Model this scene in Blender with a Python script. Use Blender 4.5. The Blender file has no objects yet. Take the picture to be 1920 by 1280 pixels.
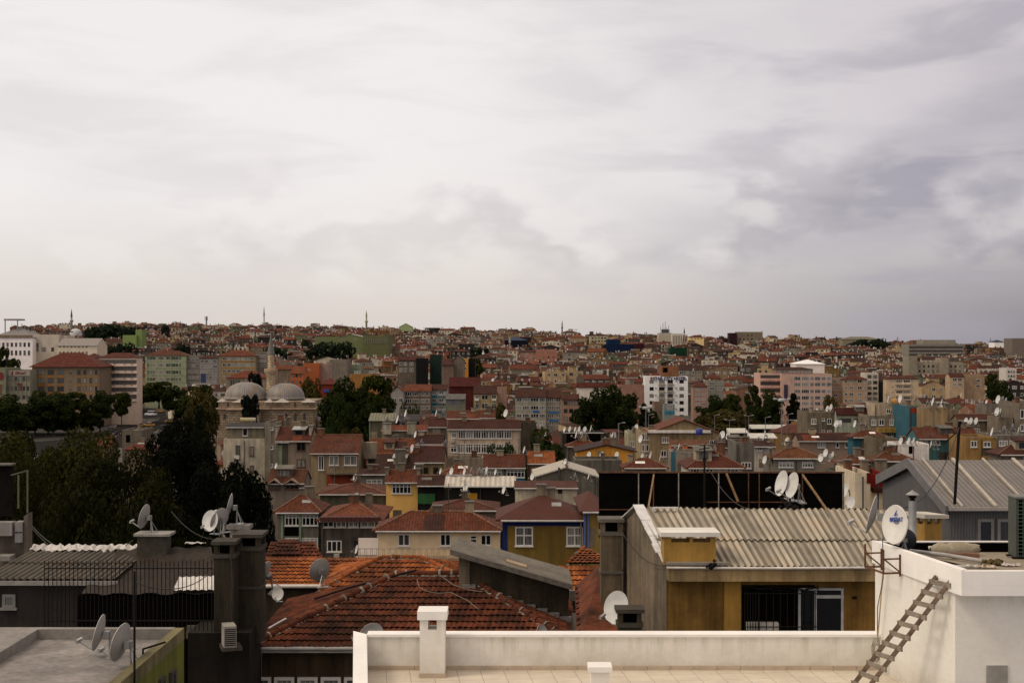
import bpy, math, random
import numpy as np
from mathutils import Vector, Matrix
R = math.radians
rnd = random.Random(7)
C = bpy.context.scene.collection
F = 2667.0          # focal length in photo pixels (50 mm on a 36 mm sensor)
CZ = 32.0           # eye height above the valley floor

def at(px, py, D):
    return Vector(((px - 960) * D / F, D, CZ - (py - 640) * D / F))

def atz(px, py, z):
    D = (CZ - z) * F / (py - 640)
    return at(px, py, D)

# ------------------------------------------------------------------ materials
MATS = {}

def S(r, g, b, k=.45):
    f = lambda c: ((c / 255 + .055) / 1.055) ** 2.4 if c > 10 else c / 255 / 12.92
    return tuple(min(.85, f(c) / k) for c in (r, g, b))

class NT:
    def __init__(s, name):
        s.m = bpy.data.materials.new(name); s.m.use_nodes = True
        s.t = s.m.node_tree; s.n = s.t.nodes; s.l = s.t.links
        s.b = s.n['Principled BSDF']
    def new(s, typ, **kw):
        x = s.n.new(typ)
        for k, v in kw.items():
            if k.startswith('i_'):
                x.inputs[k[2:].replace('_', ' ')].default_value = v
            else:
                setattr(x, k, v)
        return x
    def link(s, a, b): s.l.new(a, b)
    def uv(s, sx=1, sy=1):
        t = s.new('ShaderNodeTexCoord'); m = s.new('ShaderNodeMapping')
        m.inputs['Scale'].default_value = (sx, sy, 1)
        s.link(t.outputs['UV'], m.inputs['Vector']); return m.outputs[0]
    def noise(s, vec, scale, detail=4, rough=.6):
        x = s.new('ShaderNodeTexNoise'); x.inputs['Scale'].default_value = scale
        x.inputs['Detail'].default_value = detail; x.inputs['Roughness'].default_value = rough
        if vec is not None: s.link(vec, x.inputs['Vector'])
        return x.outputs['Fac']
    def rng(s, val, a, b, c, d):
        x = s.new('ShaderNodeMapRange'); s.link(val, x.inputs[0])
        for i, v in enumerate((a, b, c, d)): x.inputs[i + 1].default_value = v
        return x.outputs[0]
    def mul(s, a, b, op='MULTIPLY'):
        x = s.new('ShaderNodeMath', operation=op)
        for i, v in enumerate((a, b)):
            if isinstance(v, (int, float)): x.inputs[i].default_value = v
            else: s.link(v, x.inputs[i])
        return x.outputs[0]
    def mix(s, fac, a, b, mode='MIX'):
        x = s.new('ShaderNodeMix', data_type='RGBA', blend_type=mode)
        for sock, v in ((x.inputs[0], fac), (x.inputs[6], a), (x.inputs[7], b)):
            if isinstance(v, (int, float)): sock.default_value = v
            elif isinstance(v, tuple): sock.default_value = (*v[:3], 1)
            else: s.link(v, sock)
        return x.outputs[2]
    def vscale(s, col, fac):
        x = s.new('ShaderNodeVectorMath', operation='SCALE')
        if isinstance(col, tuple): x.inputs[0].default_value = col[:3]
        else: s.link(col, x.inputs[0])
        s.link(fac, x.inputs['Scale']); return x.outputs[0]
    def bump(s, h, st=.3, dist=.02):
        x = s.new('ShaderNodeBump'); x.inputs['Strength'].default_value = st
        x.inputs['Distance'].default_value = dist
        s.link(h, x.inputs['Height']); s.link(x.outputs[0], s.b.inputs['Normal'])
    def done(s, col, rough=.9, spec=.3, metal=0):
        s.link(col, s.b.inputs['Base Color']) if not isinstance(col, tuple) else setattr(s.b.inputs['Base Color'], 'default_value', (*col[:3], 1))
        s.b.inputs['Roughness'].default_value = rough
        s.b.inputs['Specular IOR Level'].default_value = spec
        s.b.inputs['Metallic'].default_value = metal
        return s.m

def plaster(col, stain=.5, var=.12):
    key = ('pl', tuple(round(c, 3) for c in col), stain)
    if key in MATS: return MATS[key]
    t = NT('plaster'); uv = t.uv()
    n1 = t.noise(uv, .45, 5, .65)
    n2 = t.noise(t.uv(2.2, .16), 1.0, 4, .7)
    n3 = t.noise(uv, 7, 3, .6)
    a = t.rng(n1, .3, .72, 1 - stain * .75, 1.12)
    b = t.rng(n2, .35, .7, 1 - stain * (.75 if stain > .25 else .28), 1.1 if stain > .25 else 1.02)
    c = t.rng(n3, .3, .7, 1 - stain * .18, 1 + stain * .1)
    oi = t.new('ShaderNodeObjectInfo')
    o = t.rng(oi.outputs['Random'], 0, 1, 1 - var, 1 + var)
    f = t.mul(t.mul(a, b), t.mul(c, o))
    tint = t.mix(t.rng(n1, .4, .7, 0, .5 * stain), col, tuple(x * y for x, y in zip(col, (1.05, .92, .72))))
    t.bump(n3, .25, .02)
    MATS[key] = t.done(t.vscale(tint, f), .92, .2); return MATS[key]

def whitewall(top, base):
    t = NT('white_render'); uv = t.uv(); tc = t.new('ShaderNodeTexCoord'); sp = t.new('ShaderNodeSeparateXYZ'); t.link(tc.outputs['UV'], sp.inputs[0])
    n1 = t.noise(uv, .9, 6, .65); n2 = t.noise(t.uv(5, .35), 1, 5, .7); n3 = t.noise(uv, 9, 4, .65); n4 = t.noise(uv, 2.3, 7, .75)
    drip = t.mul(t.rng(sp.outputs[1], top - .5, top, 0, 1), t.rng(n2, .46, .68, 0, .75))
    foot = t.mul(t.rng(sp.outputs[1], base + .45, base, 0, 1), t.rng(n1, .35, .65, .1, .7))
    c = t.mix(t.rng(n1, .35, .7, 0, .35), (.80, .775, .71), (.66, .62, .53))
    c = t.mix(drip, c, (.44, .45, .31)); c = t.mix(foot, c, (.42, .36, .27))
    c = t.mix(t.rng(n4, .62, .70, 0, .45), c, (.50, .46, .39))
    crack = t.mul(t.rng(t.mul(t.mul(n4, -.5, 'ADD'), 0, 'ABSOLUTE'), 0, .006, .5, 0), t.rng(n1, .55, .65, 0, 1))
    c = t.mix(crack, c, (.2, .17, .13)); t.bump(n3, .35, .015)
    return t.done(t.vscale(c, t.rng(n3, .3, .7, .95, 1.03)), .9, .2)

def tiles(col, k=1.0):
    key = ('ti', tuple(round(c, 3) for c in col), k)
    if key in MATS: return MATS[key]
    t = NT('roof_tiles'); uv = t.uv()
    br = t.new('ShaderNodeTexBrick', offset=0.0)
    t.link(uv, br.inputs['Vector'])
    for nm, v in (('Scale', 1), ('Mortar Size', .03 * k), ('Mortar Smooth', .6), ('Bias', 0), ('Brick Width', .24 * k), ('Row Height', .36 * k)):
        br.inputs[nm].default_value = v
    br.inputs['Color1'].default_value = (*[c * 1.25 for c in col], 1)
    br.inputs['Color2'].default_value = (*[c * .7 for c in col], 1)
    br.inputs['Mortar'].default_value = (*[c * .28 for c in col], 1)
    n1 = t.noise(uv, .5, 5, .7); n2 = t.noise(uv, 2.5, 3, .6)
    f = t.mul(t.rng(n1, .32, .7, .5, 1.2), t.rng(n2, .3, .7, .8, 1.15))
    oi = t.new('ShaderNodeObjectInfo'); f = t.mul(f, t.rng(oi.outputs['Random'], 0, 1, .8, 1.2))
    grey = t.mix(t.rng(n1, .5, .75, 0, .45), br.outputs['Color'], tuple(.5 * sum(col) / 3 + .01 for _ in range(3)))
    t.bump(br.outputs['Fac'], -.6, .05)
    MATS[key] = t.done(t.vscale(grey, f), .85, .25); return MATS[key]

def sheet(col, pitch=.3, stain=.5, rough=.75):
    """flat roofing felt / ribbed sheet: ribs run up the slope"""
    key = ('sh', tuple(round(c, 3) for c in col), pitch, stain)
    if key in MATS: return MATS[key]
    t = NT('sheet_roof'); uv = t.uv()
    n1 = t.noise(uv, .6, 5, .7); n2 = t.noise(t.uv(3, .25), 1, 4, .7)
    f = t.mul(t.rng(n1, .3, .7, 1 - stain * .6, 1.1), t.rng(n2, .3, .7, 1 - stain * .5, 1.1))
    w = t.new('ShaderNodeTexWave', wave_type='BANDS', bands_direction='X')
    t.link(uv, w.inputs['Vector']); w.inputs['Scale'].default_value = .314 / pitch
    w.inputs['Distortion'].default_value = 0
    f = t.mul(f, t.rng(w.outputs['Fac'], 0, 1, .72, 1.08))
    t.bump(w.outputs['Fac'], .5, .04)
    MATS[key] = t.done(t.vscale(col, f), rough, .3); return MATS[key]

def felt(col, stain=.6):
    key = ('fe', tuple(round(c, 3) for c in col), stain)
    if key in MATS: return MATS[key]
    t = NT('felt'); uv = t.uv()
    n1 = t.noise(uv, .7, 6, .7); n2 = t.noise(uv, 6, 4, .65)
    f = t.mul(t.rng(n1, .3, .72, 1 - stain * .7, 1.15), t.rng(n2, .3, .7, 1 - stain * .35, 1.1))
    t.bump(n2, .3, .03)
    MATS[key] = t.done(t.vscale(col, f), .85, .25); return MATS[key]

def simple(name, col, rough=.6, metal=0, spec=.4, var=.25, sc=3):
    key = ('si', name, col, rough, metal)
    if key in MATS: return MATS[key]
    t = NT(name); tc = t.new('ShaderNodeTexCoord')
    n = t.noise(tc.outputs['Object'], sc, 4, .65)
    f = t.rng(n, .3, .7, 1 - var, 1 + var * .6)
    MATS[key] = t.done(t.vscale(col, f), rough, spec, metal); return MATS[key]

def glass():
    if 'glass' in MATS: return MATS['glass']
    t = NT('window_glass'); oi = t.new('ShaderNodeObjectInfo')
    uv = t.uv(); wv = t.noise(t.uv(14, .5), 1, 2)
    cur = t.rng(oi.outputs['Random'], .35, .8, 0, 1)
    cl = t.mix(t.mul(cur, t.rng(wv, .35, .6, .15, 1)), (.008, .009, .011), (.34, .325, .29))
    MATS['glass'] = t.done(cl, .12, .5); return MATS['glass']

def stone(col):
    key = ('st', col)
    if key in MATS: return MATS[key]
    t = NT('stone_courses'); uv = t.uv()
    br = t.new('ShaderNodeTexBrick')
    t.link(uv, br.inputs['Vector'])
    for nm, v in (('Scale', 1), ('Mortar Size', .06), ('Mortar Smooth', .3), ('Bias', -.1), ('Brick Width', 1.1), ('Row Height', .62)):
        br.inputs[nm].default_value = v
    br.inputs['Color1'].default_value = (*[c * 1.2 for c in col], 1)
    br.inputs['Color2'].default_value = (col[0] * .75, col[1] * .72, col[2] * .68, 1)
    br.inputs['Mortar'].default_value = (col[0] * .42, col[1] * .33, col[2] * .28, 1)
    n1 = t.noise(uv, .4, 5, .7)
    t.bump(br.outputs['Fac'], -.5, .04)
    MATS[key] = t.done(t.vscale(br.outputs['Color'], t.rng(n1, .3, .7, .6, 1.15)), .9, .2); return MATS[key]

def leaf(col, name='leaves'):
    key = ('lf', col)
    if key in MATS: return MATS[key]
    t = NT(name); g = t.new('ShaderNodeTexCoord')
    n = t.noise(g.outputs['Object'], .45, 4, .7)
    n2 = t.noise(g.outputs['Object'], 3.0, 2, .7)
    oi = t.new('ShaderNodeObjectInfo')
    f = t.mul(t.mul(t.rng(n, .3, .7, .45, 1.5), t.rng(n2, .3, .7, .55, 1.4)), t.rng(oi.outputs['Random'], 0, 1, .8, 1.2))
    c = t.mix(t.rng(n, .45, .75, 0, .6), col, (col[0] * 1.7, col[1] * 1.15, col[2] * .7))
    cs = t.vscale(c, f)
    t.done(cs, .8, .06)
    tr = t.new('ShaderNodeBsdfTranslucent'); t.link(cs, tr.inputs[0])
    mx = t.new('ShaderNodeMixShader'); mx.inputs[0].default_value = .25
    out = t.n['Material Output']
    t.link(t.b.outputs[0], mx.inputs[1]); t.link(tr.outputs[0], mx.inputs[2]); t.link(mx.outputs[0], out.inputs[0])
    MATS[key] = t.m; return t.m

WHITE = simple('white_frame', (.60, .585, .55), .5, var=.12)
DKFR = simple('dark_frame', (.05, .045, .04), .5)
BROWNFR = simple('brown_frame', (.10, .045, .03), .6)
METAL = simple('galvanised', (.32, .32, .31), .45, .6)
RUST = simple('rusty_steel', (.12, .052, .024), .85, .0, var=.6, sc=9)
BLACK = simple('black_iron', (.008, .007, .006), .8, 0, .15)
BARK = simple('bark', (.045, .035, .025), .9)
DISHM = simple('dish_paint', (.62, .61, .58), .55, var=.18)
DISHB = simple('dish_back', (.30, .29, .27), .55, var=.2)
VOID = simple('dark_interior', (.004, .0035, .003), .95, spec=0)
CONC = felt((.16, .145, .12), .7)
CONCD = felt((.075, .065, .05), .7)
WHITEP = plaster((.70, .68, .62), .16)

# ------------------------------------------------------------------ mesh builder
class MB:
    def __init__(s):
        s.v = []; s.f = []; s.m = []; s.uv = {}; s.sm = set()
    def face(s, pts, mi=0, uv=None, smooth=False):
        b = len(s.v); s.v += [tuple(p) for p in pts]
        i = len(s.f); s.f.append(tuple(range(b, b + len(pts)))); s.m.append(mi)
        if uv: s.uv[i] = uv
        if smooth: s.sm.add(i)
    def mesh(s, verts, faces, mi=0, smooth=False, uvs=None):
        b = len(s.v); s.v += [tuple(p) for p in verts]
        for k, fc in enumerate(faces):
            i = len(s.f); s.f.append(tuple(b + q for q in fc)); s.m.append(mi)
            if smooth: s.sm.add(i)
            if uvs: s.uv[i] = [uvs[q] for q in fc]
    def box(s, x0, x1, y0, y1, z0, z1, mi=0, M=None):
        P = [Vector((x, y, z)) for z in (z0, z1) for y in (y0, y1) for x in (x0, x1)]
        if M is not None: P = [M @ p for p in P]
        s.mesh(P, [(0, 2, 3, 1), (4, 5, 7, 6), (0, 1, 5, 4), (2, 6, 7, 3), (0, 4, 6, 2), (1, 3, 7, 5)], mi)
    def bar(s, a, b, w, h=None, mi=0, up=Vector((0, 0, 1))):
        a = Vector(a); b = Vector(b); h = h or w
        d = (b - a); L = d.length; d.normalize()
        x = d.cross(up)
        if x.length < 1e-3: x = d.cross(Vector((0, 1, 0)))
        x.normalize(); y = x.cross(d)
        M = Matrix((x, d, y)).transposed().to_4x4(); M.translation = a
        s.box(-w / 2, w / 2, 0, L, -h / 2, h / 2, mi, M)
    def prism(s, poly, z0, z1, mi=0):
        """poly: list of (x,y) ccw; z1 may be list per vertex"""
        n = len(poly); zt = z1 if isinstance(z1, (list, tuple)) else [z1] * n
        zb = z0 if isinstance(z0, (list, tuple)) else [z0] * n
        P = [(x, y, zb[i]) for i, (x, y) in enumerate(poly)] + [(x, y, zt[i]) for i, (x, y) in enumerate(poly)]
        fs = [(i, (i + 1) % n, n + (i + 1) % n, n + i) for i in range(n)]
        fs += [tuple(range(n - 1, -1, -1)), tuple(range(n, 2 * n))]
        s.mesh(P, fs, mi)
    def tube(s, pts, r, n=8, mi=0, r1=None, cap=True, smooth=True):
        pts = [Vector(p) for p in pts]; k = len(pts); V = []; Fs = []
        for i, p in enumerate(pts):
            d = (pts[min(i + 1, k - 1)] - pts[max(i - 1, 0)]).normalized()
            a = d.cross(Vector((0, 0, 1)))
            if a.length < 1e-3: a = Vector((1, 0, 0))
            a.normalize(); b = d.cross(a)
            rr = r if r1 is None else r + (r1 - r) * i / (k - 1)
            for j in range(n):
                t = 2 * math.pi * j / n
                V.append(p + a * math.cos(t) * rr + b * math.sin(t) * rr)
        for i in range(k - 1):
            for j in range(n):
                Fs.append((i * n + j, i * n + (j + 1) % n, (i + 1) * n + (j + 1) % n, (i + 1) * n + j))
        s.mesh(V, Fs, mi, smooth)
        if cap:
            s.face([V[j] for j in range(n)], mi); s.face([V[(k - 1) * n + j] for j in range(n - 1, -1, -1)], mi)
    def lathe(s, prof, n=24, mi=0, c=(0, 0, 0), smooth=True, a0=0, a1=2 * math.pi):
        V = []; k = len(prof); full = abs(a1 - a0 - 2 * math.pi) < 1e-6; m = n if full else n + 1
        for r, z in prof:
            for j in range(m):
                t = a0 + (a1 - a0) * j / n
                V.append((c[0] + r * math.cos(t), c[1] + r * math.sin(t), c[2] + z))
        Fs = []
        for i in range(k - 1):
            for j in range(n):
                Fs.append((i * m + j, i * m + (j + 1) % m, (i + 1) * m + (j + 1) % m, (i + 1) * m + j))
        s.mesh(V, Fs, mi, smooth)
    def build(s, name, mats, parent=None, loc=None):
        me = bpy.data.meshes.new(name)
        me.from_pydata(s.v, [], s.f)
        if not isinstance(mats, (list, tuple)): mats = [mats]
        for m in mats: me.materials.append(m)
        me.polygons.foreach_set('material_index', s.m)
        sm = np.zeros(len(s.f), bool)
        if s.sm: sm[list(s.sm)] = True
        me.polygons.foreach_set('use_smooth', sm)
        ul = me.uv_layers.new(name='UVMap'); out = []
        for i, fc in enumerate(s.f):
            if i in s.uv:
                for q in s.uv[i]: out += [q[0], q[1]]
                continue
            p0 = Vector(s.v[fc[0]]); nn = (Vector(s.v[fc[1]]) - p0).cross(Vector(s.v[fc[2]]) - p0)
            if nn.length < 1e-9 and len(fc) > 3: nn = (Vector(s.v[fc[2]]) - p0).cross(Vector(s.v[fc[3]]) - p0)
            nn = nn.normalized() if nn.length > 1e-9 else Vector((0, 0, 1))
            u = Vector((0, 0, 1)).cross(nn)
            u = Vector((1, 0, 0)) if u.length < 1e-3 else u.normalized()
            w = nn.cross(u)
            for q in fc:
                p = Vector(s.v[q]); out += [p.dot(u), p.dot(w)]
        ul.data.foreach_set('uv', out)
        me.update()
        o = bpy.data.objects.new(name, me); C.objects.link(o)
        if parent is not None: o.parent = parent
        if loc is not None: o.location = loc
        return o

def put(name, me, parent=None, loc=None, rz=0):
    o = bpy.data.objects.new(name, me); C.objects.link(o)
    if parent is not None: o.parent = parent
    if loc is not None: o.location = loc
    o.rotation_euler.z = rz
    return o

def tag(o, label=None, cat=None, group=None, kind=None):
    if label: o['label'] = label
    if cat: o['category'] = cat
    if group: o['group'] = group
    if kind: o['kind'] = kind
    return o

def thing(name, label, cat, loc=(0, 0, 0), rz=0, group=None):
    o = bpy.data.objects.new(name, None); C.objects.link(o)
    o.empty_display_size = .3
    o.location = loc; o.rotation_euler = (0, 0, rz)
    return tag(o, label, cat, group)

def copytree(o, parent=None):
    c = o.copy(); C.objects.link(c)
    if parent is not None: c.parent = parent
    for ch in list(o.children): copytree(ch, c)
    return c

def text_mesh(txt, size, depth, mat, name, parent, M, bold=0.0, sx=1.0):
    cu = bpy.data.curves.new('t', 'FONT'); cu.body = txt; cu.size = size; cu.extrude = depth
    cu.offset = bold; cu.align_x = 'CENTER'; cu.align_y = 'CENTER'
    o = bpy.data.objects.new('t', cu); C.objects.link(o)
    bpy.context.view_layer.update()
    me = bpy.data.meshes.new_from_object(o.evaluated_get(bpy.context.evaluated_depsgraph_get()))
    bpy.data.objects.remove(o)
    me.transform(M @ Matrix.Diagonal((sx, 1, 1, 1))); me.materials.clear(); me.materials.append(mat)
    return put(name, me, parent)

# ------------------------------------------------------------------ terrain
SKY = [(-200, 606), (0, 612), (130, 604), (260, 602), (450, 607), (700, 611), (900, 616), (1100, 621), (1300, 628), (1480, 631), (1600, 634), (1680, 640), (1760, 640), (1920, 650), (2200, 655)]
def skyline(p):
    for (a, ya), (b, yb) in zip(SKY, SKY[1:]):
        if a <= p <= b: return ya + (yb - ya) * (p - a) / (b - a)
    return SKY[0][1] if p < SKY[0][0] else SKY[-1][1]
RIDGE = 1500.0
def gz(x, y):
    if y < 1: return 0.0
    p = 960 + F * x / y
    top = CZ + (640 - skyline(p)) * RIDGE / F - 12.0
    s0 = 575 + 145 * min(1, max(0, (470 - p) / 60)); t = min(1, max(0, (y - s0) / (RIDGE - s0)))
    t = t * 1.12 - .12 * t * t
    z = top * t
    if y > RIDGE: z -= min(30, (y - RIDGE) * .03)
    return max(z, -5)
# ------------------------------------------------------------------ windows, dishes, buildings
GL = glass()
WIN = {}
def winmesh(w, h, n, tr, fm, far, fw=.09):
    key = (round(w, 2), round(h, 2), n, tr, fm.name, far, fw)
    if key in WIN: return WIN[key]
    a = MB(); a.box(0, w, -.05, .03, 0, fw); a.box(0, w, -.05, .03, h - fw, h)
    a.box(0, fw, -.05, .03, fw, h - fw); a.box(w - fw, w, -.05, .03, fw, h - fw)
    for i in range(1, n):
        x = w * i / n; a.box(x - fw / 2, x + fw / 2, -.047, .03, fw, h - fw)
    if tr: a.box(fw, w - fw, -.044, .03, h * tr - fw / 2, h * tr + fw / 2)
    if not far: a.box(-.06, w + .06, -.12, .03, -.07, -.002)
    p = MB(); p.face([(fw * .5, -.012, fw * .5), (w - fw * .5, -.012, fw * .5), (w - fw * .5, -.012, h - fw * .5), (fw * .5, -.012, h - fw * .5)])
    if far:
        p.face([(fw, -.012, fw), (w - fw, -.012, fw), (w - fw, -.012, h - fw), (fw, -.012, h - fw)])
        a.face([(fw * .5, -.012, fw * .5), (w - fw * .5, -.012, fw * .5), (w - fw * .5, -.012, h - fw * .5), (fw * .5, -.012, h - fw * .5)], 1)
        o = a.build('window', [fm, GL]); r = (o.data, None)
        bpy.data.objects.remove(o)
    else:
        o = a.build('window', [fm]); q = p.build('pane', [GL]); r = (o.data, q.data)
        bpy.data.objects.remove(o); bpy.data.objects.remove(q)
    WIN[key] = r; return r

def window(parent, x, y, z, w, h, n=2, tr=0, fm=None, far=False, rz=0, name='window'):
    w = round(w / .1) * .1; h = round(h / .1) * .1
    a, b = winmesh(max(w, .3), max(h, .3), n, tr, fm or WHITE, far)
    o = put(name, a, parent, (x, y, z), rz)
    if b: put('pane', b, o)
    return o

# satellite dishes -------------------------------------------------------
def dish_meshes(dia):
    a = MB(); n = 28; rings = 5; V = []; Fs = []
    for side in (0, 1):
        for i in range(rings + 1):
            r = i / rings
            for j in range(n):
                t = 2 * math.pi * j / n
                V.append((dia * .46 * r * math.cos(t), -.11 * dia * r * r + (.012 * dia if side else 0), dia * .5 * r * math.sin(t)))
    N = (rings + 1) * n
    fr = []; bk = []
    for i in range(rings):
        for j in range(n):
            q = (i * n + j, i * n + (j + 1) % n, (i + 1) * n + (j + 1) % n, (i + 1) * n + j)
            fr.append(q); bk.append(tuple(N + k for k in q[::-1]))
    a.mesh(V[:N], fr, 0, True); a.mesh(V[N:], [tuple(k - N for k in q) for q in bk], 1, True)
    for j in range(n):
        i = rings * n
        a.face([V[i + j], V[i + (j + 1) % n], V[N + i + (j + 1) % n], V[N + i + j]], 0)
    T = Matrix.Rotation(R(-14), 4, 'X'); T.translation = (0, -.06 * dia, dia * .62)
    a.v = [tuple(T @ Vector(p)) for p in a.v]
    arm = MB(); p0 = T @ Vector((0, -.1 * dia, -.5 * dia)); p1 = Vector((0, -.72 * dia, dia * .42))
    arm.bar(p0, p1, .035 * dia); arm.tube([p1 + Vector((0, -.02, -.01)), p1 + Vector((0, .13 * dia, .07 * dia))], .05 * dia, 8)
    arm.box(-.05 * dia, .05 * dia, p1.y - .05 * dia, p1.y + .02 * dia, p1.z - .07 * dia, p1.z + .03 * dia)
    mt = MB(); mt.tube([(0, .14 * dia, -.02), (0, .14 * dia, dia * .66)], .03 * dia, 8)
    mt.bar((-.22 * dia, .34 * dia, 0), (0, .14 * dia, dia * .5), .022 * dia); mt.bar((.22 * dia, .34 * dia, 0), (0, .14 * dia, dia * .5), .022 * dia)
    mt.box(-.1 * dia, .1 * dia, .0, .14 * dia, dia * .5, dia * .68); mt.box(-.26 * dia, .26 * dia, .1 * dia, .38 * dia, -.03, 0.0)
    return a, arm, mt
_a, _b, _c = dish_meshes(1.0)
DM = [x.build(nm, m).data for x, nm, m in ((_a, 'reflector', [DISHM, DISHB]), (_b, 'feed_arm', [METAL]), (_c, 'mount', [METAL]))]
for o in list(C.objects): bpy.data.objects.remove(o)
NDISH = [0]
def dish(p, dia, az, label, group='satellite dishes on the rooftops', parts=True, tilt=0):
    """az: degrees, direction the dish faces; 0 = towards the camera, 90 = to the left"""
    NDISH[0] += 1; az += math.degrees(math.atan2(p[0], p[1]))
    if not parts:
        o = put('satellite_dish', DM[0], None, p, -R(az)); tag(o, label, 'satellite dish', group)
        o.scale = (dia,) * 3; return o
    r = thing('satellite_dish', label, 'satellite dish', p, -R(az), group); r.scale = (dia,) * 3
    for m, n in zip(DM, ('reflector', 'feed_arm', 'mount')): put(n, m, r)
    if tilt: r.rotation_euler.x = R(tilt)
    return r

# buildings --------------------------------------------------------------
PROT = []      # protected picture rectangles (x0,x1,y0,y1,D)
FOOT = []      # footprints (cx, cy, radius)
class B: pass
AERIAL = simple('aerial', (.05, .048, .045), .6)
def clutter(b, roof):
    g = random.Random(int(b.D * 31 + b.w * 77)); w, d, h = b.w, b.d, b.h
    for k in range(g.choice([0, 1, 1, 2])):
        x, y, z = b.ridge(g.uniform(.12, .88) * w); s = g.uniform(.5, .9)
        x += g.uniform(-.2, .2) + k * .9; y = g.uniform(.3, .7) * d if roof == 'flat' else y + g.uniform(-.15, .15)
        m = MB(); m.box(x - s / 2, x + s / 2, y - .3, y + .4, z - 1.2, z + g.uniform(.35, .8)); zz = max(v[2] for v in m.v); m.box(x - s / 2 - .07, x + s / 2 + .07, y - .37, y + .47, zz, zz + .09, 1)
        m.build('chimney', [W(*g.choice([(112, 100, 84), (96, 86, 72), (140, 126, 104), (104, 70, 52)])), CONC], b.root)
    if g.random() < .55:
        x, y, z = b.ridge(g.uniform(.1, .9) * w); H = g.uniform(1.4, 2.8); m = MB(); m.tube([(x, y, z - .3), (x, y, z + H)], .03, 5)
        for i in range(4): L = .55 - .1 * i; m.bar((x - L + .1, y, z + H - .1 - i * .14), (x + L, y, z + H - .1 - i * .14), .022)
        m.build('aerial', [AERIAL], b.root)
    if g.random() < .75:
        x = g.choice([.14, w - .14, w * .5]); m = MB(); m.tube([(x, -.09, h - .25), (x, -.09, max(0, h - 9))], .055, 6); m.build('drainpipe', [g.choice([METAL, AERIAL])], b.root)
    if roof == 'flat' and w > 6 and d > 5 and g.random() < .5:
        x = g.uniform(.05, .5) * w; a = g.uniform(.25, .45) * w; m = MB(); m.prism([(x, d * .35), (x + a, d * .35), (x + a, d * .85), (x, d * .85)], h - .5, [h + .9, h + .9, h + 1.4, h + 1.4]); m.prism([(x - .15, d * .3), (x + a + .15, d * .3), (x + a + .15, d * .9), (x - .15, d * .9)], [h + .87, h + .87, h + 1.47, h + 1.47], [h + .97, h + .97, h + 1.57, h + 1.57], 1); m.build('rooftop_shed', [W(*g.choice([(120, 106, 88), (90, 80, 68), (150, 138, 118)])), g.choice([tiles(S(100, 52, 36, 1.3)), FLATL, CONC])], b.root)
    if g.random() < .6:
        x0 = g.uniform(0, .6) * w; z1 = h - g.uniform(1.2, 4); m = MB(); q = g.uniform(.15, .4) * w; m.box(x0, x0 + q, -.014, .01, z1 - g.uniform(.6, 1.6), z1); m.build('plaster_patch', [W(*g.choice([(104, 94, 80), (84, 76, 66), (136, 124, 104)]), .8)], b.root)
    if roof in ('hip', 'gx') and w > 4 and b.rise > .5:
        rn = d / 2 + .35; zs = lambda y: h + (y + .35) / rn * b.rise
        if g.random() < .5 and b.D > 140:     # attic room let into the front slope
            a = g.uniform(1.1, 2.0); x = g.uniform(.25, .75) * w; y0 = -.35 + rn * g.uniform(.3, .5); zt = zs(y0) + g.uniform(.7, 1.1); y1 = min(d / 2, y0 + 2)
            m = MB(); m.box(x - a / 2, x + a / 2, y0, y1, zs(y0) - .3, zt); m.prism([(x - a / 2 - .15, y0 - .2), (x + a / 2 + .15, y0 - .2), (x + a / 2 + .15, y1 + .1), (x - a / 2 - .15, y1 + .1)], [zt + .004, zt + .004, zt + .3, zt + .3], [zt + .1, zt + .1, zt + .4, zt + .4], 1); m.face([(x - a * .3, y0 - .015, zs(y0) + .15), (x + a * .3, y0 - .015, zs(y0) + .15), (x + a * .3, y0 - .015, zt - .12), (x - a * .3, y0 - .015, zt - .12)], 2)
            m.build('attic_room', [W(*g.choice([(150, 138, 116), (110, 98, 84), (84, 76, 68)])), g.choice([tiles(S(96, 46, 28, 1.4)), CONC, METAL]), GL], b.root)
        if g.random() < .6:     # relaid strip of newer or older tiles
            x0 = g.uniform(.08, .6) * w; x1 = x0 + g.uniform(.12, .3) * w; y0 = -.33; y1 = -.35 + rn * g.uniform(.5, .9); i_ = rn * (x0 / w < .5) if roof == 'hip' else 0
            if roof == 'gx' or (x0 > rn * .8 and x1 < w - rn * .8):
                m = MB(); m.face([(x0, y0, zs(y0) + .03), (x1, y0, zs(y0) + .03), (x1, y1, zs(y1) + .03), (x0, y1, zs(y1) + .03)]); m.build('relaid_tiles', [tiles(S(*g.choice([(132, 64, 34), (78, 42, 30), (104, 60, 44)]), 1.4))], b.root)
    if roof in ('hip', 'gx') and g.random() < .5:      # patched sheet or skylight on the front slope
        x = g.uniform(.3, .7) * w; t = g.uniform(.35, .65); y = -.3 + t * (d / 2 + .3); z = h + t * b.rise; sl = b.rise / (d / 2 + .3); a = g.uniform(.3, .6)
        m = MB(); m.mesh([(x - a, y, z + .05), (x + a, y, z + .05), (x + a, y + .5, z + .05 + .5 * sl), (x - a, y + .5, z + .05 + .5 * sl)], [(0, 1, 2, 3)]); m.build('roof_patch', [g.choice([METAL, CONC, WHITEP])], b.root)
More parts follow.
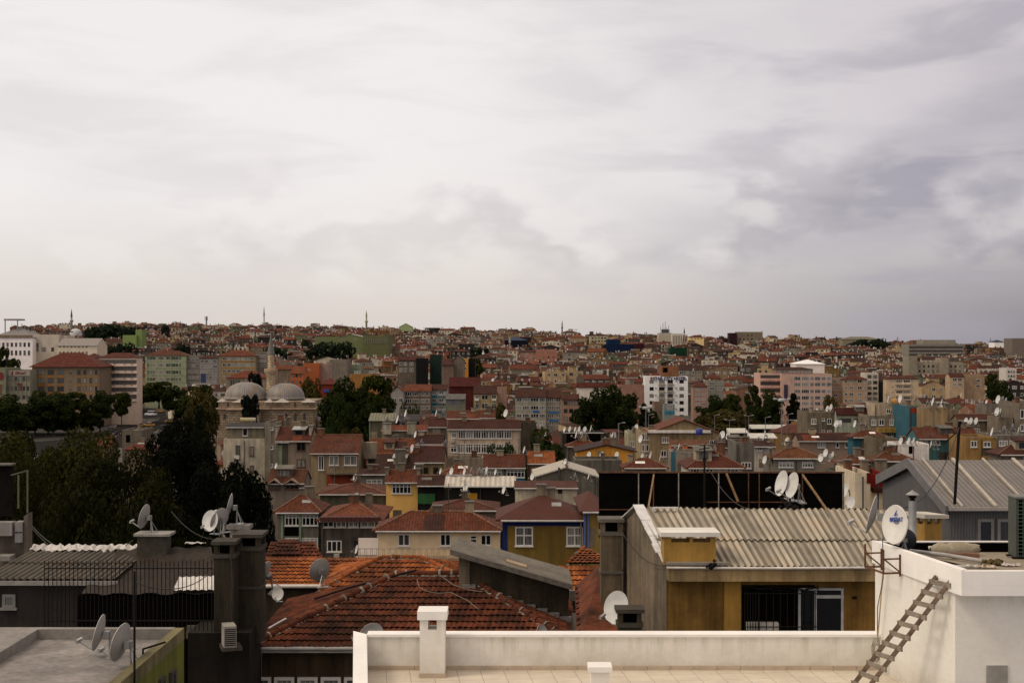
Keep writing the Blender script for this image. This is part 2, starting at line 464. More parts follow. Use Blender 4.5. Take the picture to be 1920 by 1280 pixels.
def bld(name, label, cat, x0, x1, pyE, D, pyR=None, roof='hip', slope=.42, d=None, yaw=0, wall=None, rm=None, over=.35, base=None, pyB=None, group=None, gutter=True, ref=None, ridge=True, par=.35, rise=None):
    b = B(); a = R(yaw); u = Vector((math.cos(a), math.sin(a))); vv = Vector((-math.sin(a), math.cos(a)))
    Ax = (x0 - 960) * D / F; t1 = (x1 - 960) / F
    w = (t1 * D - Ax) / (u.x - t1 * u.y)
    if base is None: base = min(gz(Ax, D), gz(Ax + u.x * w, D + u.y * w)) - .5 if D > 560 else 0
    b.D = D; b.u = u; b.A = Vector((Ax, D)); b.w = w; b.base = base; b.far = D > 300; b.vv = vv
    h = CZ - (pyE - 640) * D / F - base; b.h = h
    if roof in ('hip', 'gx', 'shed') and pyR is not None:
        tE = (pyE - 640) / F; tR = (pyR - 640) / F
        run = D * (tE - tR) / (slope + tR) if slope + tR > .05 else 5
        run = min(max(run, .8), 14)
        rise = run * slope; dd = run if roof == 'shed' else 2 * run
        d = dd - (0 if roof == 'shed' else 2 * over) if d is None else d
        d = max(d, 1.2)
    elif roof == 'gy' and pyR is not None:
        rise = (pyE - pyR) * D / F; d = d or 8
    else:
        d = d or 9; rise = rise if rise is not None else 1.6
    b.d = d; b.rise = rise
    r = thing(name, label, cat, (Ax, D, base), a, group); b.root = r; b.ref = ref or label
    wall = wall or plaster(S(120, 110, 95)); rm = rm or tiles(S(90, 45, 32, .75))
    m = MB()
    m.box(0, w, 0, d, 0, h)
    if roof == 'flat':
        m = MB(); m.box(0, w, 0, d, 0, h - par)
        t = min(.22, w * .1); m.box(0, w, 0, t, h - par, h); m.box(0, w, d - t, d, h - par, h)
        m.box(0, t, t, d - t, h - par, h); m.box(w - t, w, t, d - t, h - par, h)
        m.build('wall', [wall], r)
        q = MB(); q.face([(t, t, h - par + .01), (w - t, t, h - par + .01), (w - t, d - t, h - par + .01), (t, d - t, h - par + .01)])
        q.build('roof', [rm], r); b.ridge = lambda s, y=.1: (s, y, h)
    else:
        e = over; q = MB(); th = .13
        if roof == 'hip':
            k = (d / 2 + e); ins = min(k, (w / 2 + e) * .98); z1 = h + rise
            c = [(-e, -e, h), (w + e, -e, h), (w + e, d + e, h), (-e, d + e, h)]
            p, s = (-e + ins, d / 2, z1), (w + e - ins, d / 2, z1)
            top = [[c[0], c[1], s, p], [c[1], c[2], s], [c[2], c[3], p, s], [c[3], c[0], p]]
            per = c; caps = [(c[0], p), (c[1], s), (p, s)]
            b.ridge = lambda s_, y=None: (min(max(s_, p[0]), s[0]), d / 2, z1)
        elif roof == 'gx':
            z1 = h + rise
            c = [(-.1, -e, h), (w + .1, -e, h), (w + .1, d + e, h), (-.1, d + e, h)]
            p, s = (-.1, d / 2, z1), (w + .1, d / 2, z1)
            top = [[c[0], c[1], s, p], [c[2], c[3], p, s]]; per = None
            for x in (0, w): m.face([(x, 0, h), (x, d, h), (x, d / 2, z1 - .18)])
            caps = [(p, s)]
            b.ridge = lambda s_, y=None: (s_, d / 2, z1)
        elif roof == 'gy':
            z1 = h + rise
            c = [(-e, -.25, h), (w + e, -.25, h), (w + e, d + .2, h), (-e, d + .2, h)]
            p, s = (w / 2, -.25, z1), (w / 2, d + .2, z1)
            top = [[c[0], p, s, c[3]], [c[1], c[2], s, p]]; per = None; caps = [(p, s)]
            for y in (0, d): m.face([(0, y, h), (w, y, h), (w / 2, y, z1 - .18)])
            b.ridge = lambda s_, y=None: (w / 2, 1, z1)
        elif roof == 'shed':
            z1 = h + rise
            c = [(-.1, -e, h), (w + .1, -e, h), (w + .1, d, z1), (-.1, d, z1)]
            top = [[c[0], c[1], c[2], c[3]]]; per = None; caps = []
            for x in (0, w): m.face([(x, 0, h), (x, d, h), (x, d, z1 - .18)])
            m.face([(0, d, h), (w, d, h), (w, d, z1 - .15), (0, d, z1 - .15)])
            b.ridge = lambda s_, y=None: (s_, d - .1, z1)
        m.build('wall', [wall], r)
        dn = lambda p_: (p_[0], p_[1], p_[2] - th)
        for fc in top:
            q.face(fc); q.face([dn(p_) for p_ in fc[::-1]])
            for i in range(len(fc)):
                A_, B_ = fc[i], fc[(i + 1) % len(fc)]
                if roof == 'hip' and i != 0: continue
                q.face([dn(A_), dn(B_), B_, A_])
        if D < 260 and ridge:
            for A_, B_ in caps:
                A_, B_ = Vector(A_), Vector(B_); L = (B_ - A_).length; nseg = max(2, int(L / .4))
                for i in range(nseg):
                    f0, f1 = i / nseg, (i + .92) / nseg
                    q.tube([A_.lerp(B_, f0), A_.lerp(B_, f1)], .10, 6, 1, .08)
        q.build('roof', [rm, tiles(S(120, 85, 65, .75))], r)
        if gutter and D < 230:
            g = MB(); ge = e if roof != 'gy' else 0
            if roof != 'gy': g.tube([(-.1, -e - .07, h - .1), (w + .1, -e - .07, h - .1)], .075, 8); g.build('gutter', [simple('gutter', (.42, .40, .37), .5)], r)
    if D < 262: clutter(b, roof)
    if pyB: PROT.append((x0, x1, (pyR or pyE) - 3, pyB, D))
    cx = b.A + u * w / 2 + vv * d / 2; FOOT.append((cx.x, cx.y, max(w, d) * .55))
    b.pos = (x0, x1, pyR or pyE, pyE)
    return b

def fx(b, px):
    t = (px - 960) / F; s = (t * b.D - b.A.x) / (b.u.x - t * b.u.y); return s, b.D + s * b.u.y
def loc(b, px, py):
    s, Dd = fx(b, px); return s, CZ - (py - 640) * Dd / F - b.base
def win(b, x0, y0, x1, y1, n=2, tr=0, fm=None, y=0, name='window'):
    s0, zt = loc(b, x0, y0); s1, zb = loc(b, x1, y1)
    return window(b.root, s0, y, zb, s1 - s0, zt - zb, n, tr, fm, b.far, 0, name)
def wgrid(b, xs, ys, n=2, tr=0, fm=None):
    for x0, x1 in xs:
        for y0, y1 in ys: win(b, x0, y0, x1, y1, n, tr, fm)
def span(a, z, n, fill=.6):
    st = (z - a) / n; return [(a + st * (i + .5 - fill / 2), a + st * (i + .5 + fill / 2)) for i in range(n)]
def panel(b, x0, y0, x1, y1, mat, name='wall_panel', out=.04, lab=None):
    s0, zt = loc(b, x0, y0); s1, zb = loc(b, x1, y1)
    m = MB(); m.box(s0, s1, -out, .02 + out * .1, zb, zt)
    o = m.build(name, [mat], b.root)
    if lab: o['label'] = lab
    return o
def chim(b, px0, px1, py, back=1.0, mat=None, name='chimney', dep=.8, cap=True):
    """a chimney whose face is `back` metres behind the facade, top at picture row py"""
    s0, _ = fx(b, px0); s1, _ = fx(b, px1)
    k = (b.D + back) / b.D
    off = (px0 - 960) / F * back
    z = CZ - (py - 640) * (b.D + back) / F - b.base
    m = MB(); w = (s1 - s0) * k; x = s0 * k + (b.A.x * k - b.A.x) * 0 + off
    zb = b.h - .5
    m.box(x, x + w, back, back + dep, zb, z - .12 * cap)
    if cap: m.box(x - .08, x + w + .08, back - .08, back + dep + .08, z - .12, z, 1)
    return m.build(name, [mat or plaster(S(105, 98, 85)), CONC], b.root)
ORD = ['leftmost', 'second', 'third', 'fourth', 'fifth', 'sixth', 'seventh', 'eighth', 'ninth', 'tenth']
def dishes(b, pxs, dia=.85, azs=None, lift=0, y=None):
    """dishes along the ridge (or parapet) of a building, at picture columns pxs"""
    pxs = sorted(pxs); n = len(pxs)
    for i, px in enumerate(pxs):
        s, _ = fx(b, px); x, yy, z = b.ridge(s)
        if y is not None: yy = y
        M = Matrix.Translation((b.A.x, b.D, b.base)) @ Matrix.Rotation(math.atan2(b.u.y, b.u.x), 4, 'Z')
        p = M @ Vector((x, yy, z + lift))
        lab = 'white satellite dish on the ' + b.ref if n == 1 else '%s%s of %d satellite dishes on the %s' % (ORD[i], '' if i == 0 else ' from left', n, b.ref)
        lab = ' '.join(lab.split()[:16])
        az = azs[i] if azs else rnd.choice([52, 60, 66, 72, 78, 84, 104, 115])
        dish(p, dia * .78 * rnd.uniform(.8, 1.15), az, lab, parts=b.D < 260)
# ------------------------------------------------------------------ foreground
def tilegeo():
    if 'tg' in MATS: return MATS['tg']
    out = []
    for nm, cols, dk in (('red', [(.115, .034, .017), (.165, .045, .02), (.065, .023, .013), (.215, .064, .028)], .26), ('orange', [(.30, .082, .022), (.38, .11, .03), (.21, .053, .018), (.43, .15, .045)], .4)):
        t = NT('clay_tiles_' + nm); tc = t.new('ShaderNodeTexCoord')
        wn = t.new('ShaderNodeTexWhiteNoise', noise_dimensions='2D'); t.link(tc.outputs['UV'], wn.inputs['Vector'])
        cr = t.new('ShaderNodeValToRGB'); e = cr.color_ramp.elements
        e[0].color = (*cols[2], 1); e[0].position = 0; e[1].color = (*cols[3], 1); e[1].position = 1
        x = e.new(.35); x.color = (*cols[0], 1); x = e.new(.75); x.color = (*cols[1], 1)
        t.link(wn.outputs['Value'], cr.inputs[0])
        n = t.noise(tc.outputs['Object'], .55, 6, .72); n2 = t.noise(tc.outputs['Object'], 9, 3, .7)
        f = t.mul(t.rng(n, .34, .66, dk, 1.1), t.rng(n2, .3, .7, .65, 1.15))
        mo = t.mix(t.rng(n, .3, .55, .45, 0), cr.outputs[0], (.06, .05, .035))
        sy = t.new('ShaderNodeSeparateXYZ'); t.link(tc.outputs['UV'], sy.inputs[0]); lip_shade = t.mul(sy.outputs[1], -50, 'LESS_THAN')  # front edges of the tiles: row shadow put into the colour
        t.bump(n2, .3, .01); out.append(t.done(t.mix(lip_shade, t.vscale(mo, f), (.012, .006, .004)), .88, .12))
    MATS['tg'] = out; return out
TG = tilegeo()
MORTAR = felt((.33, .29, .235), .8)

def tileface(m, e0, e1, t1, t0, mi=0, tw=.17, row=.35, rng_=None):
    """lay clay tiles on the plane e0-e1 (eave) t0-t1 (top); triangles: t0 == t1"""
    rg = rng_ or random.Random(3)
    e0, e1, t0, t1 = map(Vector, (e0, e1, t0, t1))
    U = (e1 - e0).normalized(); N = U.cross(t0 - e0).normalized(); W = N.cross(U)
    H = (t0 - e0).dot(W); L = (e1 - e0).length
    a0 = (t0 - e0).dot(U); a1 = (t1 - e0).dot(U)
    nr = max(1, round(H / row)); row = H / nr
    prof = [(0, .0), (.12, .018), (.32, .028), (.52, .018), (.64, .003), (1.0, .0)]
    m.face([e0, e1, t1, t0], mi, [(0, 0)] * 4)
    for r in range(nr):
        v0 = r * row - .05; v1 = (r + 1) * row
        k = (r + .5) / nr; ua = a0 * k; ub = L + (a1 - L) * k
        n = int((ub - ua) / tw); st = (ub - ua) / max(n, 1)
        jr = rg.uniform(-.008, .008)
        for c in range(n):
            u0 = ua + c * st; j = rg.uniform(-.012, .012); jz = rg.uniform(0, .012)
            lo = [e0 + U * (u0 + p * st) + W * (v0 + j + jr) + N * (z + .062 + jz) for p, z in prof]
            hi = [e0 + U * (u0 + p * st) + W * v1 + N * (z + .012 + jz) for p, z in prof]
            base = [e0 + U * (u0 + p * st) + W * (v0 + j + jr) + N * .0 for p, z in prof]
            q = (c + .5 + rg.random() * .01, r + .5 + (a0 + L) * 7.3)
            m.mesh(lo + hi, [(i, i + 1, 7 + i, 6 + i) for i in range(5)], mi, True, [q] * 12)
            m.mesh(base + lo, [(i, i + 1, 7 + i, 6 + i) for i in range(5)], mi, False, [(0, -99)] * 12)  # UV marks these edges for the painted shadow line under the row

def hipcaps(m, a, b, mi, mm, rg, r=.13, lumps=1.0):
    a, b = Vector(a), Vector(b); L = (b - a).length; n = max(1, int(L / .36)); d = (b - a) / n
    for i in range(n):
        p = a + d * i; j = Vector((rg.uniform(-.02, .02), 0, rg.uniform(-.01, .02)))
        m.tube([p + j, p + d * 1.02 + j * .5], r, 8, mi, r * .78)
        k = len(m.f)
        if rg.random() < lumps * .6:
            q = rg.uniform(.06, .16)
            m.tube([p - d * q + j, p + d * q * .4 + j], r * rg.uniform(1.05, 1.3), 7, mm, r * rg.uniform(.95, 1.25), smooth=False)
    for i in range(n * 3):      # mortar bed under the caps
        p = a + d * i / 3; s = rg.uniform(.03, .07)
        lump(m, p + Vector((rg.uniform(-.05, .05), -.10, -.05)), (s * 1.8, s, s * .6), mm, rg, 6, 3)

def lump(m, c, s, mi, rg, n=7, k=4):
    V = []; Fs = []
    for i in range(k + 1):
        ph = math.pi * i / k
        for j in range(n):
            th = 2 * math.pi * j / n; q = rg.uniform(.75, 1.2)
            V.append((c[0] + s[0] * q * math.sin(ph) * math.cos(th), c[1] + s[1] * q * math.sin(ph) * math.sin(th), c[2] + s[2] * q * math.cos(ph)))
    for i in range(k):
        for j in range(n): Fs.append((i * n + j, (i + 1) * n + j, (i + 1) * n + (j + 1) % n, i * n + (j + 1) % n))
    m.mesh(V, Fs, mi, True)

def corrugated(m, e0, e1, t1, t0, pitch=.18, amp=.03, rows=(0, 1), mi=0, lap=.02, rg=None):
    e0, e1, t0, t1 = map(Vector, (e0, e1, t0, t1)); rg = rg or random.Random(1)
    L = (e1 - e0).length; N = (e1 - e0).cross(t0 - e0).normalized()
    n = int(L / pitch * 8)
    for r in range(len(rows) - 1):
        va, vb = rows[r], rows[r + 1]; V = []; UV = []; k = 6
        lift = lap * (len(rows) - 2 - r)
        for j in range(k + 1):
            v = va + (vb - va) * j / k
            if j == 0 and r > 0: v -= .03
            for i in range(n + 1):
                u = i / n; p = e0.lerp(e1, u).lerp(t0.lerp(t1, u), v)
                V.append(p + N * (amp * math.cos(2 * math.pi * u * L / pitch) + (lap if j == 0 and r > 0 else 0) + .01 * math.sin(u * 9 + r) * (j / k) + (lap * (1 - j / k) if r > 0 else 0)))
                UV.append((u * L, v * (t0 - e0).length + r * 7.7))
        Fs = [(j * (n + 1) + i, j * (n + 1) + i + 1, (j + 1) * (n + 1) + i + 1, (j + 1) * (n + 1) + i) for j in range(k) for i in range(n)]
        m.mesh(V, Fs, mi, True, UV)

FIBRE = None
def fibremat(col, pitch=.18, dirt=.6):
    t = NT('fibre_cement'); tc = t.new('ShaderNodeTexCoord'); uv = t.uv()
    n1 = t.noise(uv, .6, 6, .7); n2 = t.noise(t.uv(6, .5), 1, 4, .7)
    sx = t.new('ShaderNodeSeparateXYZ'); t.link(tc.outputs['UV'], sx.inputs[0])
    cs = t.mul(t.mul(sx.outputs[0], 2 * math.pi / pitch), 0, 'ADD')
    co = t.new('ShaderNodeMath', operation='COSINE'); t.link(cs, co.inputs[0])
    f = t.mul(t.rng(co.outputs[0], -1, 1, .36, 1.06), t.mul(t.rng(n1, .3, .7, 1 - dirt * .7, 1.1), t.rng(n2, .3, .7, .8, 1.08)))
    c = t.mix(t.rng(n1, .5, .72, 0, .55), col, (col[0] * .8, col[1] * .55, col[2] * .35))
    return t.done(t.vscale(c, f), .9, .2)

# ---- white roof terrace --------------------------------------------------
ZF = at(0, 1255, 25).z; ZP = at(0, 1188, 25).z
def terrace():
    r = thing('roof_terrace', 'pale tiled roof terrace behind a low white parapet in the foreground', 'terrace', (0, 25, 0))
    wm = whitewall(ZP - .05, ZF)
    x0 = at(690, 0, 25).x; x1 = at(1640, 0, 25).x + .5
    m = MB(); m.box(x0, x1, 0, .24, 0, ZP - .05)
    # left wall runs toward the viewer along its own line
    a0, a1 = at(665, 0, 25.24), at(690, 0, 25.0); b0, b1 = at(665, 0, 17), at(690, 0, 17)
    m.prism([(b0.x, b0.y - 25), (b1.x, b1.y - 25), (a1.x - .003, a1.y - 25), (a0.x, a0.y - 25)], 0, ZP - .05)
    m.build('parapet', [wm], r)
    cm = plaster((.85, .83, .79), .16, .01)
    c = MB(); c.box(x0 - .02, x1, -.035, .28, ZP - .048, ZP)
    c.prism([(b0.x - .03, b0.y - 25), (b1.x + .02, b1.y - 25), (a1.x - .025, a1.y - 25), (a0.x - .03, a0.y - 25 + .04)], ZP - .048, ZP)
    c.build('coping', [cm], r)
    t = NT('floor_tiles'); br = t.new('ShaderNodeTexBrick', offset=0.0); t.link(t.uv(), br.inputs['Vector'])
    for nm, v in (('Scale', 1), ('Mortar Size', .006), ('Mortar Smooth', .2), ('Bias', 0), ('Brick Width', .41), ('Row Height', .41)): br.inputs[nm].default_value = v
    br.inputs['Color1'].default_value = (.70, .62, .50, 1); br.inputs['Color2'].default_value = (.665, .585, .47, 1); br.inputs['Mortar'].default_value = (.34, .28, .22, 1)
    n = t.noise(t.uv(), 1.3, 5, .7)
    fm = t.done(t.vscale(br.outputs['Color'], t.rng(n, .3, .7, .78, 1.06)), .45, .35)
    f = MB(); ang = R(6); ca, sa = math.cos(ang), math.sin(ang)
    poly = [at(690, 0, 16.9), at(1900, 0, 16.9), at(1660, 0, 25.02) + Vector((.4, 0, 0)), at(690, 0, 25.02)]
    f.face([(p.x, p.y - 25, ZF) for p in poly], 0, [(p.x * ca + p.y * sa, -p.x * sa + p.y * ca) for p in poly])
    f.build('floor', [fm], r)
    k = MB(); n = 23; st = (x1 - x0) / n
    for i in range(n): k.box(x0 + i * st + .006, x0 + (i + 1) * st - .006, -.02, 0.01, ZF + .002, ZF + .075)
    k.build('skirting', [simple('skirting_tile', (.50, .40, .29), .5, var=.15)], r)
    for o in r.children: pass
    # chimney with an open throat
    D = 24.4; p0, p1 = at(787, 0, D), at(834, 0, D)
    c = thing('terrace_chimney', 'tall white square chimney with open slot and flat cap on the terrace', 'chimney', (p0.x, D, ZF)); w = p1.x - p0.x
    h0 = at(0, 1180, D).z - ZF; h1 = at(0, 1161, D).z - ZF; h2 = at(0, 1145, D).z - ZF
    wm = whitewall(1.0, .05)
    m = MB(); m.box(0, w, 0, .42, .075, h0); sl = w * .33
    m.box(0, sl, 0, .42, h0, h1); m.box(w - w * .32, w, 0, .42, h0, h1)
    m.build('shaft', [wm], c)
    m = MB(); m.box(-.04, w + .04, -.05, .47, h1 + .002, h2); m.build('cap', [cm], c)
    m = MB(); m.box(-.012, w + .012, -.014, .43, 0, .073); m.build('base_tile', [simple('skirting_tile', (.50, .40, .29), .5, var=.15)], c)
    D = 22.3; p0, p1 = at(1108, 0, D), at(1143, 0, D); w = p1.x - p0.x; zt = at(0, 1249, D).z
    c = thing('vent_stub', 'short white vent post with square cap at bottom edge of terrace', 'vent', (p0.x, D, ZF))
    m = MB(); m.box(0, w, 0, w, 0, zt - ZF - .085); m.build('post', [wm], c)
    m = MB(); m.box(-.04, w + .04, -.04, w + .04, zt - ZF - .083, zt - ZF); m.build('cap', [cm], c)
terrace()

# ---- white stair house ---------------------------------------------------
def stairhouse():
    A = at(1641, 0, 25.2); Bp = at(1791, 0, 22.35); wmm = whitewall(2.0, .0)
    cm = plaster((.85, .83, .79), .16, .01)
    r = thing('stair_house', 'white rendered stair house with overhanging flat roof at right', 'roof building', (A.x, A.y, ZF))
    zt = at(0, 1014, 25.2).z - ZF; zf = zt - .24; zfl = lambda y: zt - .045 - .15 * (y + A.y - 22.1) / 3.1
    L = lambda p: (p[0] - A.x, p[1] - A.y)
    P = [L(A), L(Bp), L((Bp.x + 4.5, Bp.y)), L((Bp.x + 4.5, A.y))]
    m = MB(); m.prism(P, 0, zt - .40); m.build('wall', [wmm], r)
    o = .075; n = Vector((Bp.y - A.y, -(Bp.x - A.x))).normalized() * o   # outward of the left face
    A2 = L(at(1635, 0, 25.32)); B2 = L(at(1803, 0, 22.0))
    Q = [A2, B2, (P[2][0], B2[1]), (P[3][0], A2[1])]
    m = MB(); m.prism(Q, zt - .398, zf); m.build('roof_slab', [cm], r)
    t = .10; e = MB()
    du = (Vector(B2) - Vector(A2)).normalized(); nn = Vector((-du.y, du.x)) * t
    iA = (A2[0] + nn.x, A2[1] + nn.y - t); iB = (B2[0] + nn.x + .02, B2[1] + nn.y + t)
    e.prism([A2, B2, iB, iA], zf + .001, zt)
    e.prism([B2, Q[2], (Q[2][0], Q[2][1] + t), iB], zf + .001, zt - .015)
    e.prism([iA, (Q[3][0], iA[1]), Q[3], A2], zf + .001, zt - .01)
    e.build('roof_rim', [cm], r)
    f = MB(); f.face([(x, y, zfl(y)) for x, y in (iA, iB, (Q[2][0], Q[2][1] + t), (Q[3][0], iA[1]))]); f.build('roof_screed', [felt((.34, .285, .21), .6)], r)
    d = MB(); d.face([(iA[0] + .05, iA[1] - .012, zf + .03), (Q[3][0], iA[1] - .012, zf + .03), (Q[3][0], iA[1] - .012, zt - .03), (iA[0] + .05, iA[1] - .012, zt - .03)]); d.build('bitumen_upstand', [VOID], r)
    d = MB(); y0, y1 = iB[1] + .35, iA[1] - .02
    g = lambda y: iA[0] + (iB[0] - iA[0]) * (y - iA[1]) / (iB[1] - iA[1])
    d.face([(x, y, zfl(y) + .004) for x, y in ((g(y0 + .75) + .01, y0 + .75), (g(y0 + .75) + .45, y0 + .7), (g(y1) + .6, y1 - .9), (g(y1) + .03, y1 - .02))]); d.build('bitumen_patch', [VOID], r)
    w = MB(); x = at(1851, 0, 22.3).x - A.x; w.box(x, x + .33, Bp.y - A.y - .03, Bp.y - A.y + .02, .0, at(0, 1256, 22).z - ZF); w.build('hatch_panel', [simple('grey_panel', (.33, .31, .27), .6)], r)
    # conduit on the left face
    c = MB(); k0 = at(1663, 1063, 24.66); k1 = at(1652, 1198, 24.9)
    c.tube([k0 - Vector((A.x, A.y, ZF)) + Vector((-.06, 0, 0)), k1 - Vector((A.x, A.y, ZF)) + Vector((-.06, 0, 0))], .013, 6); c.build('conduit', [simple('conduit', (.45, .33, .2), .6)], r)
    zr = lambda y: zfl(y - A.y) + ZF + .004
    # litter on the roof -----------------------------------------------
    rg = random.Random(5)
    p = at(1790, 1033, 24.6); p.z = zr(p.y)
    sk = thing('rubble_sack', 'pale woven sack of rubble lying on stair house roof', 'sack', p)
    m = MB(); V = []; n, k = 14, 12
    for i in range(k + 1):
        x = -.42 + .84 * i / k; rad = .13 * (1 - abs(x / .45) ** 4) ** .5 if abs(x) < .45 else .02
        for j in range(n):
            th = 2 * math.pi * j / n; q = rg.uniform(.86, 1.12)
            V.append((x + rg.uniform(-.015, .015), rad * 1.2 * q * math.cos(th), max(0, rad * .95 * q * math.sin(th) + .10 + .015 * math.sin(x * 19))))
    m.mesh(V, [(i * n + j, i * n + (j + 1) % n, (i + 1) * n + (j + 1) % n, (i + 1) * n + j) for i in range(k) for j in range(n)], 0, True)
    m.build('sack_body', [felt((.36, .31, .22), .5)], sk)
    tube = MB(); tube.tube([at(1741, 1027, 24.75), at(1757, 1026, 24.7)], .035, 8)
    o = tube.build('pipe_offcut', [simple('pvc', (.55, .5, .45), .4)]); o.location.z = 0; tag(o, 'short white pipe end sticking out left of the rubble sack', 'pipe')
    for i in range(3):
        for s in range(2):
            bx = MB(); bx.box(-.13, .13, -.08, .08, 0, .028)
            q = at(1800 + 21 * s - 3 * i * (1 - s), 1030, 24.05 - .05 * s + .02 * i); o = bx.build('floor_tile', [simple('terracotta_tile', (.17, .085, .05), .7, var=.4)], None, (q.x, q.y, zr(q.y) + .03 * i + .012))
            o.rotation_euler.z = R(rg.uniform(-8, 8) - 12)
            tag(o, '%s brown tile in the %s stack beside the rubble sack' % (['bottom', 'middle', 'top'][i], ['left', 'right'][s]), 'tile', 'brown tiles stacked on the roof')
    m = MB(); a = at(1707, 1030, 24.8); b_ = at(1843, 1056, 23.2); a.z = zr(a.y) + .06; b_.z = zr(b_.y) + .05
    m.tube([a, a.lerp(b_, .5) + Vector((0, 0, .015)), b_], .034, 10); o = m.build('drain_pipe', [simple('pvc_grey', (.36, .34, .32), .45)]); tag(o, 'long grey plastic drain pipe lying across the stair house roof', 'pipe')
    m = MB(); q = at(1862, 1052, 23.1)
    for i in range(60):
        s = rg.uniform(.02, .05); lump(m, (rg.gauss(0, .085), rg.gauss(0, .06), .01 + rg.random() * .06), (s, s, s * .8), 0, rg, 5, 3)
    o = m.build('moss_heap', [simple('moss', (.10, .075, .025), .95, var=.7, sc=14)], None, (q.x, q.y, zr(q.y))); tag(o, 'mossy brown heap of debris at end of the drain pipe', 'debris')
    for i, (px, py, D, lab) in enumerate(((1815, 1066, 22.7, 'crumpled grey paper scrap near the front roof corner'), (1893, 1063, 22.9, 'torn white plastic sheet at right edge of roof'), (1850, 1064, 22.6, 'pale flattened wrapping in the middle of roof front'))):
        m = MB(); nx, ny = 9, 6; V = [((i_ / nx - .5) * .30 + rg.uniform(-.02, .02), (j_ / ny - .5) * .16 + rg.uniform(-.02, .02), .012 + abs(rg.gauss(0, .018))) for j_ in range(ny + 1) for i_ in range(nx + 1)]
        m.mesh(V, [(j_ * (nx + 1) + i_, j_ * (nx + 1) + i_ + 1, (j_ + 1) * (nx + 1) + i_ + 1, (j_ + 1) * (nx + 1) + i_) for j_ in range(ny) for i_ in range(nx)])
        q = at(px, py, D); o = m.build('paper_scrap', [simple('paper%d' % i, [(.45, .43, .40), (.5, .46, .4), (.55, .45, .33)][i], .8, var=.5, sc=20)], None, (q.x, q.y, zr(q.y))); tag(o, lab, 'litter')
    m = MB(); q = at(1853, 1067, 22.8); lump(m, (0, 0, .02), (.06, .04, .03), 0, rg); o = m.build('brick_piece', [simple('brick', (.2, .12, .06), .9)], None, (q.x, q.y, zr(q.y))); tag(o, 'small broken brick lump among paper on the roof', 'brick')
    # condenser at the right edge
    q = at(1906, 1035, 24.0)
    ac = thing('condenser_unit', 'large green grilled condenser cut by the right picture edge', 'air conditioner', (q.x, q.y, zr(q.y)))
    H = at(0, 934, 24).z - zr(24)
    m = MB(); m.box(0, .9, .02, .4, .03, H); m.build('casing', [simple('casing', (.07, .075, .065), .6)], ac)
    m = MB()
    for i in range(15): m.box(.02, .88, -.0, .016, .05 + i * (H - .1) / 14.5, .062 + i * (H - .1) / 14.5)
    for i in range(11): m.box(.02 + i * .084, .03 + i * .084, -.012, .0, .04, H - .03)
    m.build('grille', [simple('green_wire', (.06, .10, .07), .5)], ac)
    m = MB(); m.box(.02, .88, .012, .018, .04, H - .03); m.build('coil', [VOID], ac)
    m = MB(); m.box(-.02, .92, -.02, .42, H + .002, H + .03); m.build('lid', [simple('lid', (.16, .16, .14), .6)], ac)
    m = MB(); m.box(-.05, .95, .02, .1, 0, .028); m.box(-.05, .95, .3, .38, 0, .028); m.build('runner', [BLACK], ac)
    # bracket with dish
    q0 = at(1655, 1055, 24.83); q1 = at(1690, 1060, 24.15)
    br = thing('dish_bracket', 'rusty steel bracket bolted to the white stair house wall', 'bracket', q0)
    d = q1 - q0; d.z = 0; out = Vector((-.30, -.06, 0)); H = .34
    m = MB()
    for t in (0, 1):
        p = d * t + Vector((-.02, 0, 0))
        m.bar(p + Vector((0, 0, -.06)) + out, p + Vector((0, 0, H)) + out, .03); m.bar(p + Vector((0, 0, -.06)), p + out + Vector((0, 0, -.06)), .03)
        m.bar(p + Vector((0, 0, .18)), p + out + Vector((0, 0, .18)), .025); m.bar(p + Vector((0, 0, -.05)), p + out + Vector((0, 0, .19)), .022)
        m.bar(p + Vector((0, 0, -.12)), p + Vector((0, 0, .25)), .03)
    m.bar(out + Vector((0, 0, -.06)), d + out + Vector((0, 0, -.06)), .03)
    m.build('frame', [RUST], br)
    # printed dish
    D = 24.3; c = at(1677, 983, D); dia = .655
    T = thing('satellite_dish', 'large printed satellite dish with blue lettering on the rusty bracket', 'satellite dish', (c.x, c.y, c.z), R(-61), 'satellite dishes on the rooftops')
    m = MB(); n = 40; rings = 8; V = []
    for i in range(rings + 1):
        q = i / rings
        for j in range(n):
            th = 2 * math.pi * j / n; V.append((dia * .44 * q * math.cos(th), -.055 * q * q + .05, dia * .5 * q * math.sin(th)))
    m.mesh(V, [(i * n + j, i * n + (j + 1) % n, (i + 1) * n + (j + 1) % n, (i + 1) * n + j) for i in range(rings) for j in range(n)], 0, True)
    b0 = rings * n
    for j in range(n):
        a_, b_ = Vector(V[b0 + j]), Vector(V[b0 + (j + 1) % n]); s = 1.035
        m.face([a_, b_, (b_.x * s, b_.y + .02, b_.z * s), (a_.x * s, a_.y + .02, a_.z * s)], 0)
        m.face([(a_.x * s, a_.y + .02, a_.z * s), (b_.x * s, b_.y + .02, b_.z * s), (b_.x * .2, .07, b_.z * .2), (a_.x * .2, .07, a_.z * .2)], 1)
    Rt = Matrix.Rotation(R(-8), 4, 'X') @ Matrix.Rotation(R(-7), 4, 'Y'); m.v = [tuple(Rt @ Vector(p)) for p in m.v]
    m.build('reflector', [simple('dish_front', (.66, .64, .60), .5, var=.12, sc=6), DISHB], T)
    INK = simple('blue_ink', (.02, .06, .28), .5, var=.1)
    Tm = Rt @ Matrix.Translation((.02, .025, .085)) @ Matrix.Rotation(R(90), 4, 'X')
    text_mesh('BESSAT', .098, .004, INK, 'lettering', T, Tm, .002, 1.0)
    sw = MB()
